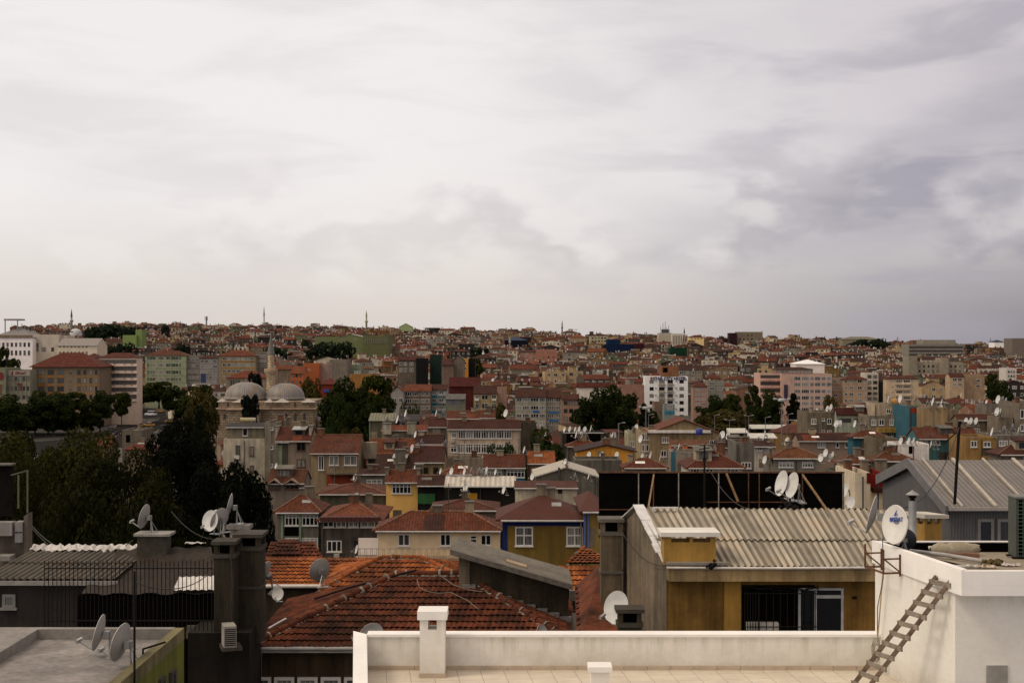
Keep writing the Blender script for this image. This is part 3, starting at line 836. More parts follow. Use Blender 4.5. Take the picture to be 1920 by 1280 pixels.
    for k in range(12):
        f = k / 12; g = (k + 1) / 12
        fx_ = lambda t_: (-.045 + .085 * t_ ** .6 - .03 * math.sin(t_ * 3), .135 + .095 * t_ ** 1.6)
        a_, b_ = fx_(f), fx_(g); wd = .028 * (1 - f) + .004
        sw.face([(a_[0], .018, a_[1] + .02), (b_[0], .018, b_[1] + .02), (b_[0] + wd, .018, b_[1] + .014), (a_[0] + wd + .01, .018, a_[1] + .01)])
    for k in range(14):
        a_, b_ = R(-60 + k * 18), R(-60 + (k + 1) * 18)
        sw.face([(.022 + .028 * math.cos(a_), .017, .165 + .03 * math.sin(a_)), (.022 + .028 * math.cos(b_), .017, .165 + .03 * math.sin(b_)), (.022 + .016 * math.cos(b_), .017, .165 + .017 * math.sin(b_)), (.022 + .016 * math.cos(a_), .017, .165 + .017 * math.sin(a_))])
    sw.v = [tuple(Rt @ Vector(p)) for p in sw.v]; sw.build('emblem', [INK], T)
    m = MB(); m.tube([(0, .09, -.36), (0, .09, .05)], .022, 8); m.box(-.06, .06, .05, .12, -.08, .08); m.build('mount', [METAL], T)
    # second dish, nearly edge on, and a dark one behind the rim
    p = at(1646, 1012, 26.0); dish(p, .72, 97, 'thin edge-on satellite dish left of the printed blue-lettered one')
    p = at(1699, 1022, 24.6); o = dish(p - Vector((0, 0, .12)), .36, 200, 'small dark dish bowl behind printed dish on the roof rim'); q_ = [k for k in o.children if k.name.startswith('reflector')][0]; q_.data = q_.data.copy(); q_.data.materials[0] = q_.data.materials[1] = simple('dark_bowl', (.03, .033, .04), .5)
    # cable coil
    m = MB(); c0 = at(1643, 1218, 24.6)
    for k in range(7):
        rr = rg.uniform(.07, .14); ph = rg.uniform(0, 6)
        m.tube([c0 + Vector((rr * .55 * math.cos(t_ * .5 + ph) + rg.uniform(-.01, .01), -.02 * k * .3, rr * 1.5 * math.sin(t_ * .5 + ph))) for t_ in range(13)], .006, 5)
    o = m.build('cable_coil', [simple('cable', (.25, .22, .17), .6)]); tag(o, 'loose coil of pale cable in corner between parapet and stair house', 'cable')
stairhouse()

def ladder():
    t0 = at(1756, 1080, 22.8); b0 = Vector((at(1596, 0, 23.5).x, 23.6, ZF)); w = Vector((.12, -.38, 0))
    r = thing('wooden_ladder', 'weathered wooden ladder leaning on the white stair house', 'ladder', b0)
    d = t0 - b0; wood = simple('weathered_wood', (.16, .11, .075), .85, var=.5, sc=7)
    woodg = simple('grey_rung', (.24, .20, .155), .85, var=.4, sc=9)
    for k in (0, 1):
        m = MB(); m.bar(w * k, w * k + d, .045, .07); m.build('rail', [wood], r)
    n = 11
    for i in range(n):
        p = d * (.05 + .9 * i / (n - 1)); m = MB(); j = rnd.uniform(-.012, .012)
        m.bar(p - w * .22 + Vector((0, -.04, .02 + j)), p + w * 1.22 + Vector((0, -.04, .02 - j)), .03, .075); m.build('rung', [woodg], r)
ladder()

# ---- mustard building with corrugated roof -------------------------------
def mustard():
    D = 36.0; e0 = at(1250, 1056, D); e1 = at(1748, 1055, D + .2); t0 = at(1196, 951, 39.2); t1 = at(1694, 955, 39.3)
    r = thing('mustard_house', 'mustard yellow house under a grey corrugated roof at right', 'house', (e0.x, D, 0))
    O = Vector((e0.x, D, 0)); fa = []
    w = e1.x - e0.x; MUST = plaster((.42, .24, .055), .55, .04); MUSTD = plaster((.32, .18, .045), .75, .04)
    zE = e0.z; a = Vector((-.18, 3.2))  # direction of the party wall
    gl = [Vector((0, 0)), Vector((t0.x - e0.x, t0.y - D)), Vector((2 * (t0.x - e0.x), 2 * (t0.y - D)))]
    m = MB(); m.box(.012, w, .0, .25, 8, zE - .02); m.build('front_wall', [MUSTD], r)
    m = MB(); rid = t0.z - .02
    m.face([(0, 0, 8), (0, 0, zE - .02), (gl[1].x, gl[1].y, rid), (gl[2].x, gl[2].y, zE - .1), (gl[2].x, gl[2].y, 8)][::-1])
    m.build('party_wall', [plaster((.27, .215, .15), .75, .04)], r)
    m = MB(); m.face([(gl[2].x, gl[2].y, 8), (gl[2].x, gl[2].y, zE - .1), (w, gl[2].y, zE - .1), (w, gl[2].y, 8)][::-1]); m.build('back_wall', [MUSTD], r)
    cz = at(0, 1088, D - .3).z
    m = MB(); m.box(.0, w, -.42, -.002, cz, zE - .05); m.build('cornice', [plaster((.46, .33, .165), .7, .03)], r)
    m = MB(); m.tube([(-.05, -.46, zE - .03), (w * .35, -.47, zE - .045), (w, -.46, zE - .02)], .035, 8); m.build('gutter', [simple('white_gutter', (.62, .58, .52), .5)], r)
    fm = fibremat((.52, .46, .355))
    m = MB(); L0 = e0 - O + Vector((.05, -.48, .0)); L1 = e1 - O + Vector((0, -.48, 0))
    corrugated(m, L0, L1, t1 - O, t0 - O, .155, .027, (0, .44, 1))
    B0 = Vector((gl[2].x, gl[2].y, zE)); B1 = Vector((w, gl[2].y, zE))
    corrugated(m, B1, B0, t0 - O, t1 - O, .155, .027, (0, 1))
    m.build('corrugated_roof', [fm], r)
    # white flashing up the party wall
    m = MB(); p0 = e0 - O + Vector((-.02, -.1, .06)); p1 = t0 - O + Vector((0, 0, .06)); rg = random.Random(2)
    n = 7
    for i in range(n):
        a_, b_ = p0.lerp(p1, i / n), p0.lerp(p1, (i + 1.06) / n)
        m.bar(a_ + Vector((.02 + rg.uniform(-.03, .03), 0, .01 * (i % 2))), b_ + Vector((.02 + rg.uniform(-.03, .03), 0, .01 * (i % 2))), .30, .03)
    m.bar(p1, Vector((gl[2].x, gl[2].y, zE + .06)), .2, .03)
    m.build('verge_flashing', [simple('zinc_white', (.66, .65, .63), .45, .2, var=.2)], r)
    # chimney rising from the eave
    c0 = at(1245, 0, D - .35); c1 = at(1342, 0, D - .35); zt = at(0, 1005, D - .35).z; zb = at(0, 1056, D - .35).z
    x0, x1 = c0.x - e0.x, c1.x - e0.x; y0 = -.36; y1 = .42; hh = zt - zb
    m = MB(); m.box(x0, x1, y0, y1, zb - .03, zt - .15)
    for q0, q1 in ((0, .06), (.16, .185), (.485, .55), (.86, .9)):
        pass
    W = x1 - x0
    for q0, q1 in ((0, .14), (.50, .56), (.90, 1.0)): m.box(x0 + W * q0, x0 + W * q1, y0, y0 + .18, zt - .15, zt); m.box(x0 + W * q0, x0 + W * q1, y1 - .18, y1, zt - .15, zt)
    ch = m.build('chimney', [plaster((.46, .27, .065), .4, .03)], r)
    m = MB(); m.box(x0 - .09, x1 + .1, y0 - .1, y1 + .1, zt + .002, zt + .11); m.build('chimney_cap', [plaster((.74, .72, .66), .2, .02)], ch)
    m = MB(); m.box(x0 + .05, x1 + .32, y0 - .13, y0 - .005, zb - .02, zb + .05); m.build('mortar_ledge', [MORTAR], ch)
    m = MB(); rg = random.Random(8)
    for i in range(18): s = rg.uniform(.02, .06); lump(m, (x1 - .12 + rg.gauss(0, .05), y0 - .17, zb - .02 + rg.gauss(0, .05)), (s, s, s), 0, rg, 5, 3)
    m.build('tar_clump', [BLACK], ch)
    # pilaster, alcove, door
    X = lambda px, dd=0: at(px, 0, D + dd).x - e0.x
    Z = lambda py: at(0, py, D).z
    m = MB(); m.box(X(1357), X(1388), -.10, -.003, 8, cz - .002); m.build('pilaster', [MUST], r)
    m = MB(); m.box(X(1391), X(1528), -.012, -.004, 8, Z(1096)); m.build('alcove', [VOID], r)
    dr = MB(); z0, z1 = Z(1205), Z(1101); fw = .055
    xa, xb = X(1497), X(1581)
    for q in (X(1498), X(1528), X(1578)): dr.box(q - fw / 2, q + fw / 2, -.09, -.014, z0, z1)
    dr.box(xa, xb, -.088, -.016, z1 - fw, z1); dr.box(X(1528), xb, -.087, -.015, Z(1120), Z(1114))
    dd = dr.build('balcony_door', [simple('grey_white_frame', (.42, .42, .42), .5)], r)
    m = MB(); m.face([(X(1498), -.04, z0), (xb - .02, -.04, z0), (xb - .02, -.04, z1), (X(1498), -.04, z1)]); m.build('pane', [simple('black_glass', (.005, .005, .006), .15, spec=.15)], dd)
    m = MB()
    for px in list(range(1393, 1420, 5)) + list(range(1420, 1528, 13)): m.tube([(X(px), -.30, 8.5), (X(px), -.30, Z(1104 + (px % 3)))], .012, 5)
    for py in (1108, 1170): m.tube([(X(1391), -.30, Z(py)), (X(1530), -.30, Z(py))], .014, 5)
    rg = random.Random(4)
    for k in range(5): m.tube([(X(1391 + i * 14), -.30 + rg.uniform(-.05, .05), Z(1098 + rg.uniform(-4, 6))) for i in range(11)], .009, 4)
    m.build('iron_grille', [RUST], r).data.materials[0] = BLACK
    m = MB(); m.box(X(1398), X(1457), -.24, -.05, Z(1178), Z(1164)); m.build('planter_box', [plaster((.55, .53, .48), .3)], r)
    m = MB(); m.box(X(1598), X(1606), -.03, -.003, Z(1122), Z(1117)); m.build('junction_box', [BLACK], r)
    # roof clutter as separate things
    for px, py, DD, az, lab in ((1470, 936, 40.2, 46, 'left and rear of twin white dishes above corrugated roof'), (1490, 940, 39.7, 46, 'right and front of twin white dishes above corrugated roof')):
        p = at(px, py, DD); o = dish(p, .74, az, lab); o.rotation_euler = (0, R(9), -R(az + 30))
    p = at(1484, 962, 39.35)
    m = MB(); m.tube([(0, 0, 0), (0, .25, .42)], .03, 8); m.tube([(0, 0, 0), (-.25, .3, .42)], .03, 8)
    for i in range(26): s = rg.uniform(.03, .09); lump(m, (rg.gauss(0, .13), rg.gauss(0, .1), -.02 + abs(rg.gauss(0, .1))), (s * 1.3, s, s), 0, rg, 5, 3)
    o = m.build('dish_stand', [BLACK], None, p); tag(o, 'blackened stand carrying the twin white dishes on roof ridge', 'stand')
    q = at(1597, 986, 38.3); m = MB(); m.tube([(-.04, 0, .03), (.03, 0, .05)], .03, 6); m.box(.03, .06, -.03, .03, .0, .1); o = m.build('cable_fixing', [simple('fixing', (.45, .38, .3), .6)], None, q + Vector((0, 0, .0))); tag(o, 'small white and black fixing on the corrugated roof right of centre', 'fixing')
    m = MB(); pts = [at(1540, 952, 39.3), at(1560, 985, 38.5), at(1600, 1000, 38.1), at(1645, 1012, 37.8)]; m.tube([p + Vector((0, -.02, .08)) for p in pts], .008, 5); o = m.build('roof_cable', [BLACK]); tag(o, 'thin black cable sagging across the corrugated roof', 'cable')
    # bent white scrap at ridge
    m = MB(); p = at(1247, 957, 39.0); m.box(-.35, .35, -.05, .05, .02, .05); m.box(-.35, -.28, -.05, .05, -.06, .02); m.box(.28, .33, -.05, .05, -.06, .02); o = m.build('ridge_scrap', [simple('white_scrap', (.6, .58, .55), .5)], None, p + Vector((0, -.1, .06))); tag(o, 'bent white metal scrap on the left end of corrugated ridge', 'scrap')
mustard()

def stack(name, label, px0, px1, pyT, D, dep, zb, mat, band=None, capm=None, caph=.10, cols=True, slot=.28):
    p0, p1 = at(px0, 0, D), at(px1, 0, D); zt = at(0, pyT, D).z; w = p1.x - p0.x
    r = thing(name, label, 'chimney', (p0.x, D, zb)); H = zt - zb
    m = MB(); m.box(0, w, 0, dep, 0, H - caph - slot)
    k = w * .2
    for x in (0, w - k): 
        for y in (0, dep - k): m.box(x, x + k, y, y + k, H - caph - slot, H - caph)
    m.box(k, w - k, dep * .35, dep * .65, H - caph - slot, H - caph, 1)
    m.build('shaft', [mat, VOID], r)
    m = MB(); m.box(-.07, w + .07, -.07, dep + .07, H - caph + .002, H); m.box(-.04, w + .04, -.04, dep + .04, H - caph - slot - .1, H - caph - slot + .001)
    if band: m.box(-.035, w + .035, -.035, dep + .035, band - zb, band - zb + .07)
    m.build('cap', [capm or CONC], r); return r
CSTK = plaster((.23, .185, .125), .8, .03)
stack('concrete_chimney', 'tall stained concrete chimney beside the mustard house party wall', 1127, 1166, 972, 40.5, .6, 18, CSTK, at(0, 1075, 40.5).z)
stack('concrete_chimney', 'squat blackened chimney stub below the mustard house party wall', 1160, 1203, 1141, 35.5, .5, 22.5, plaster((.10, .08, .05), .8), None, CONCD, .1, slot=.26)
DKST = plaster((.08, .066, .046), .8, .03)
stack('concrete_chimney', 'wide dark concrete chimney stack right of the left stair dishes', 441, 488, 1001, 41, .9, 23.3, DKST, at(0, 1104, 41).z, CONCD)
stack('concrete_chimney', 'narrow dark concrete chimney in front of the wide stack', 401, 438, 1014, 40.2, .7, 23.6, DKST, None, CONCD)

def pipeflue():
    D = 31; p = at(1711, 1040, D)
    r = thing('metal_flue', 'tall galvanised flue pipe with conical cap behind stair house', 'flue', (p.x, D, p.z - 1.5)); H = at(0, 938, D).z - p.z + 1.5; zt = at(0, 918, D).z - p.z + 1.5
    m = MB(); m.lathe([(.085, 0), (.085, H * .42), (.089, H * .42), (.089, H * .44), (.085, H * .44), (.085, H)], 20); m.build('pipe', [METAL], r)
    m = MB(); m.lathe([(.05, H), (.05, H + .08), (.085, H + .06), (.085, H + .1)], 16); m.build('collar', [BLACK], r)
    m = MB(); m.lathe([(.145, zt - .10), (.0, zt)], 20); m.lathe([(.0, zt - .095), (.145, zt - .103)], 20); m.build('cap', [METAL], r)
    D = 32; p0, p1 = at(1734, 0, D), at(1784, 0, D); zt = at(0, 963, D).z; zb = zt - 1.6
    r = thing('ochre_chimney', 'ochre rendered chimney with louvre slots and sloping white cap', 'chimney', (p0.x, D, zb), R(28)); w = .52; H = zt - zb; OC = plaster((.40, .235, .06), .35)
    m = MB(); m.box(0, w, 0, w, 0, H - .24)
    for x in (0, w * .43, w - .07):
        for y in (0, w * .43, w - .07): m.box(x, x + .07, y, y + .07, H - .24, H - .08)
    m.build('shaft', [OC], r)
    m = MB(); m.prism([(-.1, -.1), (w + .12, -.1), (w + .12, w + .1), (-.1, w + .1)], [H - .09, H - .13, H - .13, H - .09], [H, H - .05, H - .05, H]); m.build('cap', [plaster((.6, .56, .48), .35)], r)
pipeflue()

# ---- back of the advertising board --------------------------------------
def board():
    D = 48; p0, p1 = at(1123, 885, D), at(1583, 888, D)
    r = thing('billboard', 'back of a long black advertising board behind corrugated roof', 'billboard', (p0.x, D, 0)); w = p1.x - p0.x; zt = p0.z
    m = MB(); m.box(0, w, 0, .08, zt - 2.2, zt); m.build('panel', [simple('black_board', (.004, .0035, .003), .9, spec=.03, var=.5)], r)
    X = lambda px: at(px, 0, D).x - p0.x
    m = MB(); m.bar((0, -.03, zt), (w, -.03, zt), .05); m.bar((0, -.05, zt - 1.25), (w, -.05, zt - 1.25), .03); m.bar((X(1325), -.05, zt - 1.0), (X(1480), -.05, zt - 1.0), .03); m.build('rusty_rail', [RUST], r)
    GP = simple('old_post', (.28, .27, .22), .7, var=.5)
    for px, mt in ((1197, GP), (1272, GP), (1347, GP), (1403, RUST), (1423, RUST), (1225, RUST), (1504, RUST), (1580, GP)):
        m = MB(); m.bar((X(px), -.06, zt - 2.2), (X(px), -.06, zt - .03), .035); m.build('post', [mt], r)
    for pa, pb, mt in (((1226, 890), (1214, 962), 0), ((1362, 887), (1384, 940), 0), ((1505, 890), (1555, 962), 0)):
        a = at(pa[0], pa[1], D - .1); b = at(pb[0], pb[1], D - 4.5 if pb[1] > 950 else D - .8); m = MB()
        m.bar(a - Vector((p0.x, D, 0)), b - Vector((p0.x, D, 0)), .055); m.build('strut', [simple('orange_strut', (.21, .12, .05), .8, var=.5)], r)
board()
m = MB(); p = at(1321, 955, 43); m.tube([p, Vector((p.x, p.y, at(0, 833, 43).z))], .028, 6); m.bar(at(1311, 842, 43), at(1331, 839, 43), .03); m.bar(at(1314, 848, 43), at(1328, 846, 43), .02); m.tube([at(1321, 857, 43), at(1321, 866, 43)], .06, 6); tag(m.build('antenna_mast', [BLACK]), 'dark antenna mast rising in front of the black board', 'antenna')
m = MB(); p = at(1790, 945, 42); m.tube([p, at(1799, 790, 42)], .045, 6); m.tube([at(1798, 793, 42), at(1802, 791, 42)], .06, 6); m.bar(at(1768, 832, 42), at(1799, 806, 42), .03); tag(m.build('antenna_mast', [BLACK]), 'tall leaning black antenna pole at metal shed roof', 'antenna')

# ---- grey metal-clad building -------------------------------------------
def metalshed():
    D = 44.0; c = at(1780, 945, D); r = thing('metal_shed', 'grey metal clad gabled building at the right edge', 'shed', (c.x, D, 0)); O = Vector((c.x, D, 0))
    ap = at(1712, 862, 48.6) - O; bk = at(1655, 915, 52.6) - O; zE = c.z
    bk = Vector((2 * ap.x - .0 - (0), 2 * ap.y, zE)); bk.x = at(1655, 0, D + 2 * ap.y).x - O.x
    w = 9.0; CL = sheet((.12, .115, .115), .09, .3, .6); RF = sheet((.185, .165, .145), .16, .35, .55); TR = simple('shed_trim', (.15, .145, .145), .55)
    m = MB(); m.face([(.0, 0, 8), (0, 0, zE - .05), (ap.x, ap.y, ap.z - .1), (bk.x, bk.y, zE - .05), (bk.x, bk.y, 8)][::-1]); m.face([(0, 0, 8), (w, 0, 8), (w, 0, zE - .05), (0, 0, zE - .05)]); m.build('wall', [CL], r)
    m = MB(); ov = Vector((.05, -.35, -.12)); E0 = Vector((-.12, -.3, zE - .08)); E1 = Vector((w, -.3, zE - .08)); T0 = ap + Vector((-.12, 0, 0)); T1 = Vector((w + ap.x, ap.y, ap.z))
    m.face([E0, E1, T1, T0]); B0 = bk + Vector((-.12, .2, -.05)); B1 = Vector((w + bk.x, bk.y, zE - .05)); m.face([T0, T1, B1, B0])
    n = 9
    rib = MB()
    for i in range(n):
        f = .02 + i * .113; a_ = E0.lerp(E1, f); b_ = T0.lerp(T1, f)
        rib.bar(a_ + Vector((.25, 0, .05)), b_ + Vector((.25, 0, .05)), .10 if i % 2 else .06, .07)
    m.build('roof', [RF], r); rib.build('standing_rib', [simple('pale_rib', (.42, .37, .30), .5)], r)
    m = MB(); m.bar(T0 + Vector((-.05, 0, -.1)), E0 + Vector((-.05, 0, -.1)), .08, .34); m.bar(T0 + Vector((-.05, .0, -.1)), B0 + Vector((-.05, 0, -.1)), .08, .34); m.build('barge_board', [TR], r)
    m = MB(); m.bar(E0 + Vector((0, -.03, -.03)), E1 + Vector((0, -.03, -.03)), .07, .1); m.build('eave_trim', [simple('eave', (.33, .3, .27), .5)], r)
    for px0, px1 in ((1832, 1862), (1869, 1916)):
        x0 = at(px0, 0, D).x - O.x; x1 = at(px1, 0, D).x - O.x; zt = at(0, 975, D).z; window(r, x0, -.03, zt - .75, x1 - x0, .75, 1, 0, simple('shed_frame', (.2, .19, .18), .5))
metalshed()

# ---- clay tile roofs ------------------------------------------------------
def tilehouse():
    rg = random.Random(12); D = 42.0; zE = at(0, 1213, D).z; zR = at(0, 1079, 45.9).z
    xl, xr = at(468, 0, D).x, at(1085, 0, D).x; rl, rr = at(742, 0, 45.9).x, at(868, 0, 45.9).x; yb = 49.8
    r = thing('tiled_house', 'nearest house with a large weathered red clay tile hipped roof', 'house', (0, D, 0)); g = lambda x, y, z: (x, y - D, z)
    e = [g(xl, D, zE), g(xr, D, zE), g(xr, yb, zE), g(xl, yb, zE)]; p, s = g(rl, 45.9, zR), g(rr, 45.9, zR)
    m = MB(); tileface(m, e[0], e[1], s, p, 0, rng_=rg); tileface(m, e[3], e[0], p, p, 0, rng_=rg); tileface(m, e[1], e[2], s, s, 0, rng_=rg)
    m.face([e[2], e[3], p, s], 0, [(0, 0)] * 4)
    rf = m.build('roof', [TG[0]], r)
    m = MB(); up = Vector((0, 0, .06)); hipcaps(m, Vector(e[0]) + up, Vector(p) + up, 0, 1, rg, .12); hipcaps(m, Vector(p) + up, Vector(s) + up, 0, 1, rg, .12); hipcaps(m, Vector(e[1]) + up, Vector(s) + up, 0, 1, rg, .12)
    m.build('ridge_tiles', [TG[0], MORTAR], rf)
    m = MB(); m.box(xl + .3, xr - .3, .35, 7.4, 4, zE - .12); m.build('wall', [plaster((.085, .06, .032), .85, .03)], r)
    m = MB(); x = at(425, 0, D).x; m.tube([(x, -.06, zE - .02), (xr, -.06, zE - .02)], .06, 8); m.box(x, xr, -.0, .34, zE - .16, zE - .10); m.build('gutter', [simple('gutter', (.42, .40, .37), .5)], r)
    z = at(0, 1273, D).z
    for i in range(6):
        x0 = at(423 + i * 44, 0, D).x; window(r, x0, .30, z - 1.0, at(464 + i * 44, 0, D).x - x0, 1.0, 1, 0, WHITE)
    # cable over the roof
    m = MB(); m.tube([at(590, 1122, 46.3), at(655, 1101, 45.6), at(781, 1068, 45.7)], .035, 6); tag(m.build('roof_cable', [BLACK]), 'thick black hose lying along hip of the red tile roof', 'cable')
    for i, pts in enumerate(([(782, 1090), (786, 1104), (800, 1112), (822, 1116), (845, 1114), (878, 1130), (897, 1146)], [(825, 1082), (850, 1100), (880, 1110), (905, 1113)])):
        m = MB(); m.tube([at(a, b, 44.9 - (b - 1080) * .029) + Vector((0, -.05, .08)) for a, b in pts], .012, 5); tag(m.build('loose_wire', [simple('wire', (.2, .17, .13), .6)]), ['looping loose wire lying on the red tiles left of the lean-to', 'short loose wire running off ridge onto red tiles'][i], 'wire')
    m = MB(); m.tube([at(505, 1185, 43.3) + Vector((-.0, -.1, .15)), at(537, 1167, 44.2) + Vector((0, -.1, .15))], .03, 6); tag(m.build('loose_pipe', [simple('white_pipe', (.6, .57, .53), .5)]), 'short white pipe lying on the dark left slope of red tiles', 'pipe')
    q = at(672, 1192, 41.75); dish(q + Vector((0, 0, -.28)), .8, -38, 'greenish tilted dish seen behind terrace parapet on red tiles', tilt=0).rotation_euler = (R(25), R(38), R(30))
    # orange hipped roof behind
    D2 = 50.5; r = thing('tiled_house', 'second house with bright orange tile hipped roof behind nearest', 'house', (0, D2, 0)); g = lambda x, y, z: (x, y - D2, z)
    zR = at(0, 1047, 54.5).z; zE = zR - .87; D2 = 52.3; r.location.y = D2; rl, rr = at(716, 0, 54.5).x, at(790, 0, 54.5).x; xl, xr = rl - 2.1, rr + 2.6
    e = [g(xl, D2, zE), g(xr, D2, zE), g(xr, 58.5, zE), g(xl, 58.5, zE)]; p, s = g(rl, 54.5, zR), g(rr, 54.5, zR)
    m = MB(); tileface(m, e[0], e[1], s, p, 0, rng_=rg); tileface(m, e[3], e[0], p, p, 0, rng_=rg); tileface(m, e[1], e[2], s, s, 0, rng_=rg); m.face([e[2], e[3], p, s], 0, [(0, 0)] * 4)
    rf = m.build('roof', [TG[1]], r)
    m = MB(); up = Vector((0, 0, .05))
    for a, b in ((e[0], p), (p, s), (e[1], s)): hipcaps(m, Vector(a) + up, Vector(b) + up, 0, 1, rg, .11, .5)
    m.build('ridge_tiles', [TG[1], MORTAR], rf)
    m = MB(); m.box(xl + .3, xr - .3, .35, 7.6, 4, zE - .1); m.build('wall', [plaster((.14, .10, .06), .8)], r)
    # low roof further left
    D3 = 57; r = thing('tiled_house', 'low orange tile roof with white gutter left of the hipped one', 'house', (0, D3, 0)); zE = at(0, 1098, D3).z
    x0, x1 = at(470, 0, D3).x, at(705, 0, D3).x; run = 2.6; zR = zE + .72
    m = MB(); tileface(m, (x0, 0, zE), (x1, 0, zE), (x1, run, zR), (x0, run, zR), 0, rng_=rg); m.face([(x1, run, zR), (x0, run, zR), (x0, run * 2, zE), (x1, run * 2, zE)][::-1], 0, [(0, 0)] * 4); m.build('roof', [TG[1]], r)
    m = MB(); m.tube([(x0, -.07, zE), (x1, -.07, zE)], .08, 8); m.build('gutter', [simple('white_gutter', (.62, .58, .52), .5)], r)
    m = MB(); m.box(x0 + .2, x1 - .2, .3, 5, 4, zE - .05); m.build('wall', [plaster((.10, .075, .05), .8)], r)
    # upper small tile roof
    D4 = 60; r = thing('tiled_house', 'small reddish tile roof with raised lantern far left of orange roofs', 'house', (0, D4, 0)); zE = at(0, 1068, D4).z
    x0, x1 = at(488, 0, D4).x, at(600, 0, D4).x
    m = MB(); tileface(m, (x0, 0, zE), (x1 + .4, 0, zE), (x1 - .6, 2.6, zE + .8), (x0, 2.6, zE + .8), 0, rng_=rg); m.build('roof', [TG[0]], r)
    m = MB(); m.box(x0 + .1, x1, .3, 3, 4, zE - .05); m.build('wall', [plaster((.10, .075, .05), .8)], r)
    zE = at(0, 1040, D4 + 1.2).z; x0, x1 = at(510, 0, D4 + 1.2).x, at(556, 0, D4 + 1.2).x
    m = MB(); tileface(m, (x0, 1.2, zE), (x1 + .2, 1.2, zE), (x1 - .1, 2.6, zE + .45), (x0 + .1, 2.6, zE + .45), 0, rng_=rg); m.face([(x0, 1.25, zE - .5), (x1, 1.25, zE - .5), (x1, 1.25, zE), (x0, 1.25, zE)], 1); m.face([(x1, 1.25, zE - .5), (x1, 2.6, zE - .5), (x1, 2.6, zE + .4), (x1, 1.25, zE)], 1); m.build('lantern', [TG[0], VOID], r)
    # roof right of the lean-to
    D5 = 52; r = thing('tiled_house', 'orange tile roof between lean-to and tall concrete chimney', 'house', (0, D5, 0)); zE = at(0, 1106, D5).z
    x0, x1 = at(1040, 0, D5).x, at(1150, 0, D5).x; tp = at(1100, 1037, 54.6)
    m = MB(); zM = at(0, 1070, 53.4).z
    tileface(m, (x0, 0, zE), (x1, 0, zE), (x1, 1.6, zE + .62), (x0, 1.6, zE + .62), 0, rng_=rg)
    a = Vector((at(1064, 0, 53.8).x, 1.75, zE + .70)); b = Vector((at(1160, 0, 53.8).x, 1.75, zE + .70)); c = Vector((tp.x, 4.2, tp.z)); tileface(m, a, b, c, c, 0, rng_=rg); hipcaps(m, a, c, 0, 1, rg, .1, .3)
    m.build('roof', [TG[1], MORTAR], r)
    m = MB(); m.box(x0 + .2, x1 - .2, .3, 5, 4, zE - .05); m.build('wall', [plaster((.12, .09, .055), .8)], r)
    m = MB(); m.box(at(1068, 0, 51.6).x, at(1112, 0, 51.6).x, -.5, -.2, at(0, 1125, 51.6).z, at(0, 1106, 51.6).z); m.build('gutter_box', [CONC], r)
    # dark roof in the gap under the mustard wall
    D6 = 37.5; r = thing('tiled_house', 'dark brown tile slope in the gap below mustard party wall', 'house', (0, D6, 0)); zE = at(0, 1205, D6).z
    x0, x1 = at(1040, 0, D6).x, at(1249, 0, D6).x - .05
    m = MB(); tileface(m, (x0 + 0.6, 0, zE - .2), (x1, 0, zE), (x1 - 1.25, 6.2, zE + 1.15), (x0 + .8, 6.2, zE + .45), 0, rng_=rg, tw=.3, row=.5); m.build('roof', [TG[0]], r)
    m = MB(); m.box(x0 + .7, x1 - .1, .2, 6, 4, zE - .35); m.build('wall', [CONCD], r)
    q = at(1155, 1163, 36.6); dish(q - Vector((0, 0, .16)), .86, 42, 'white dish with small blue print beside squat chimney stub').rotation_euler = (0, R(14), -R(48))
    q = at(1204, 1186, 35.9); dish(q - Vector((0, 0, .3)), .6, 98, 'curved white dish edge right of the squat chimney stub')
    q = at(1012, 1192, 41.9); dish(q - Vector((0, 0, .32)), .6, -55, 'grey dish tip poking over the parapet below tile hip')
tilehouse()

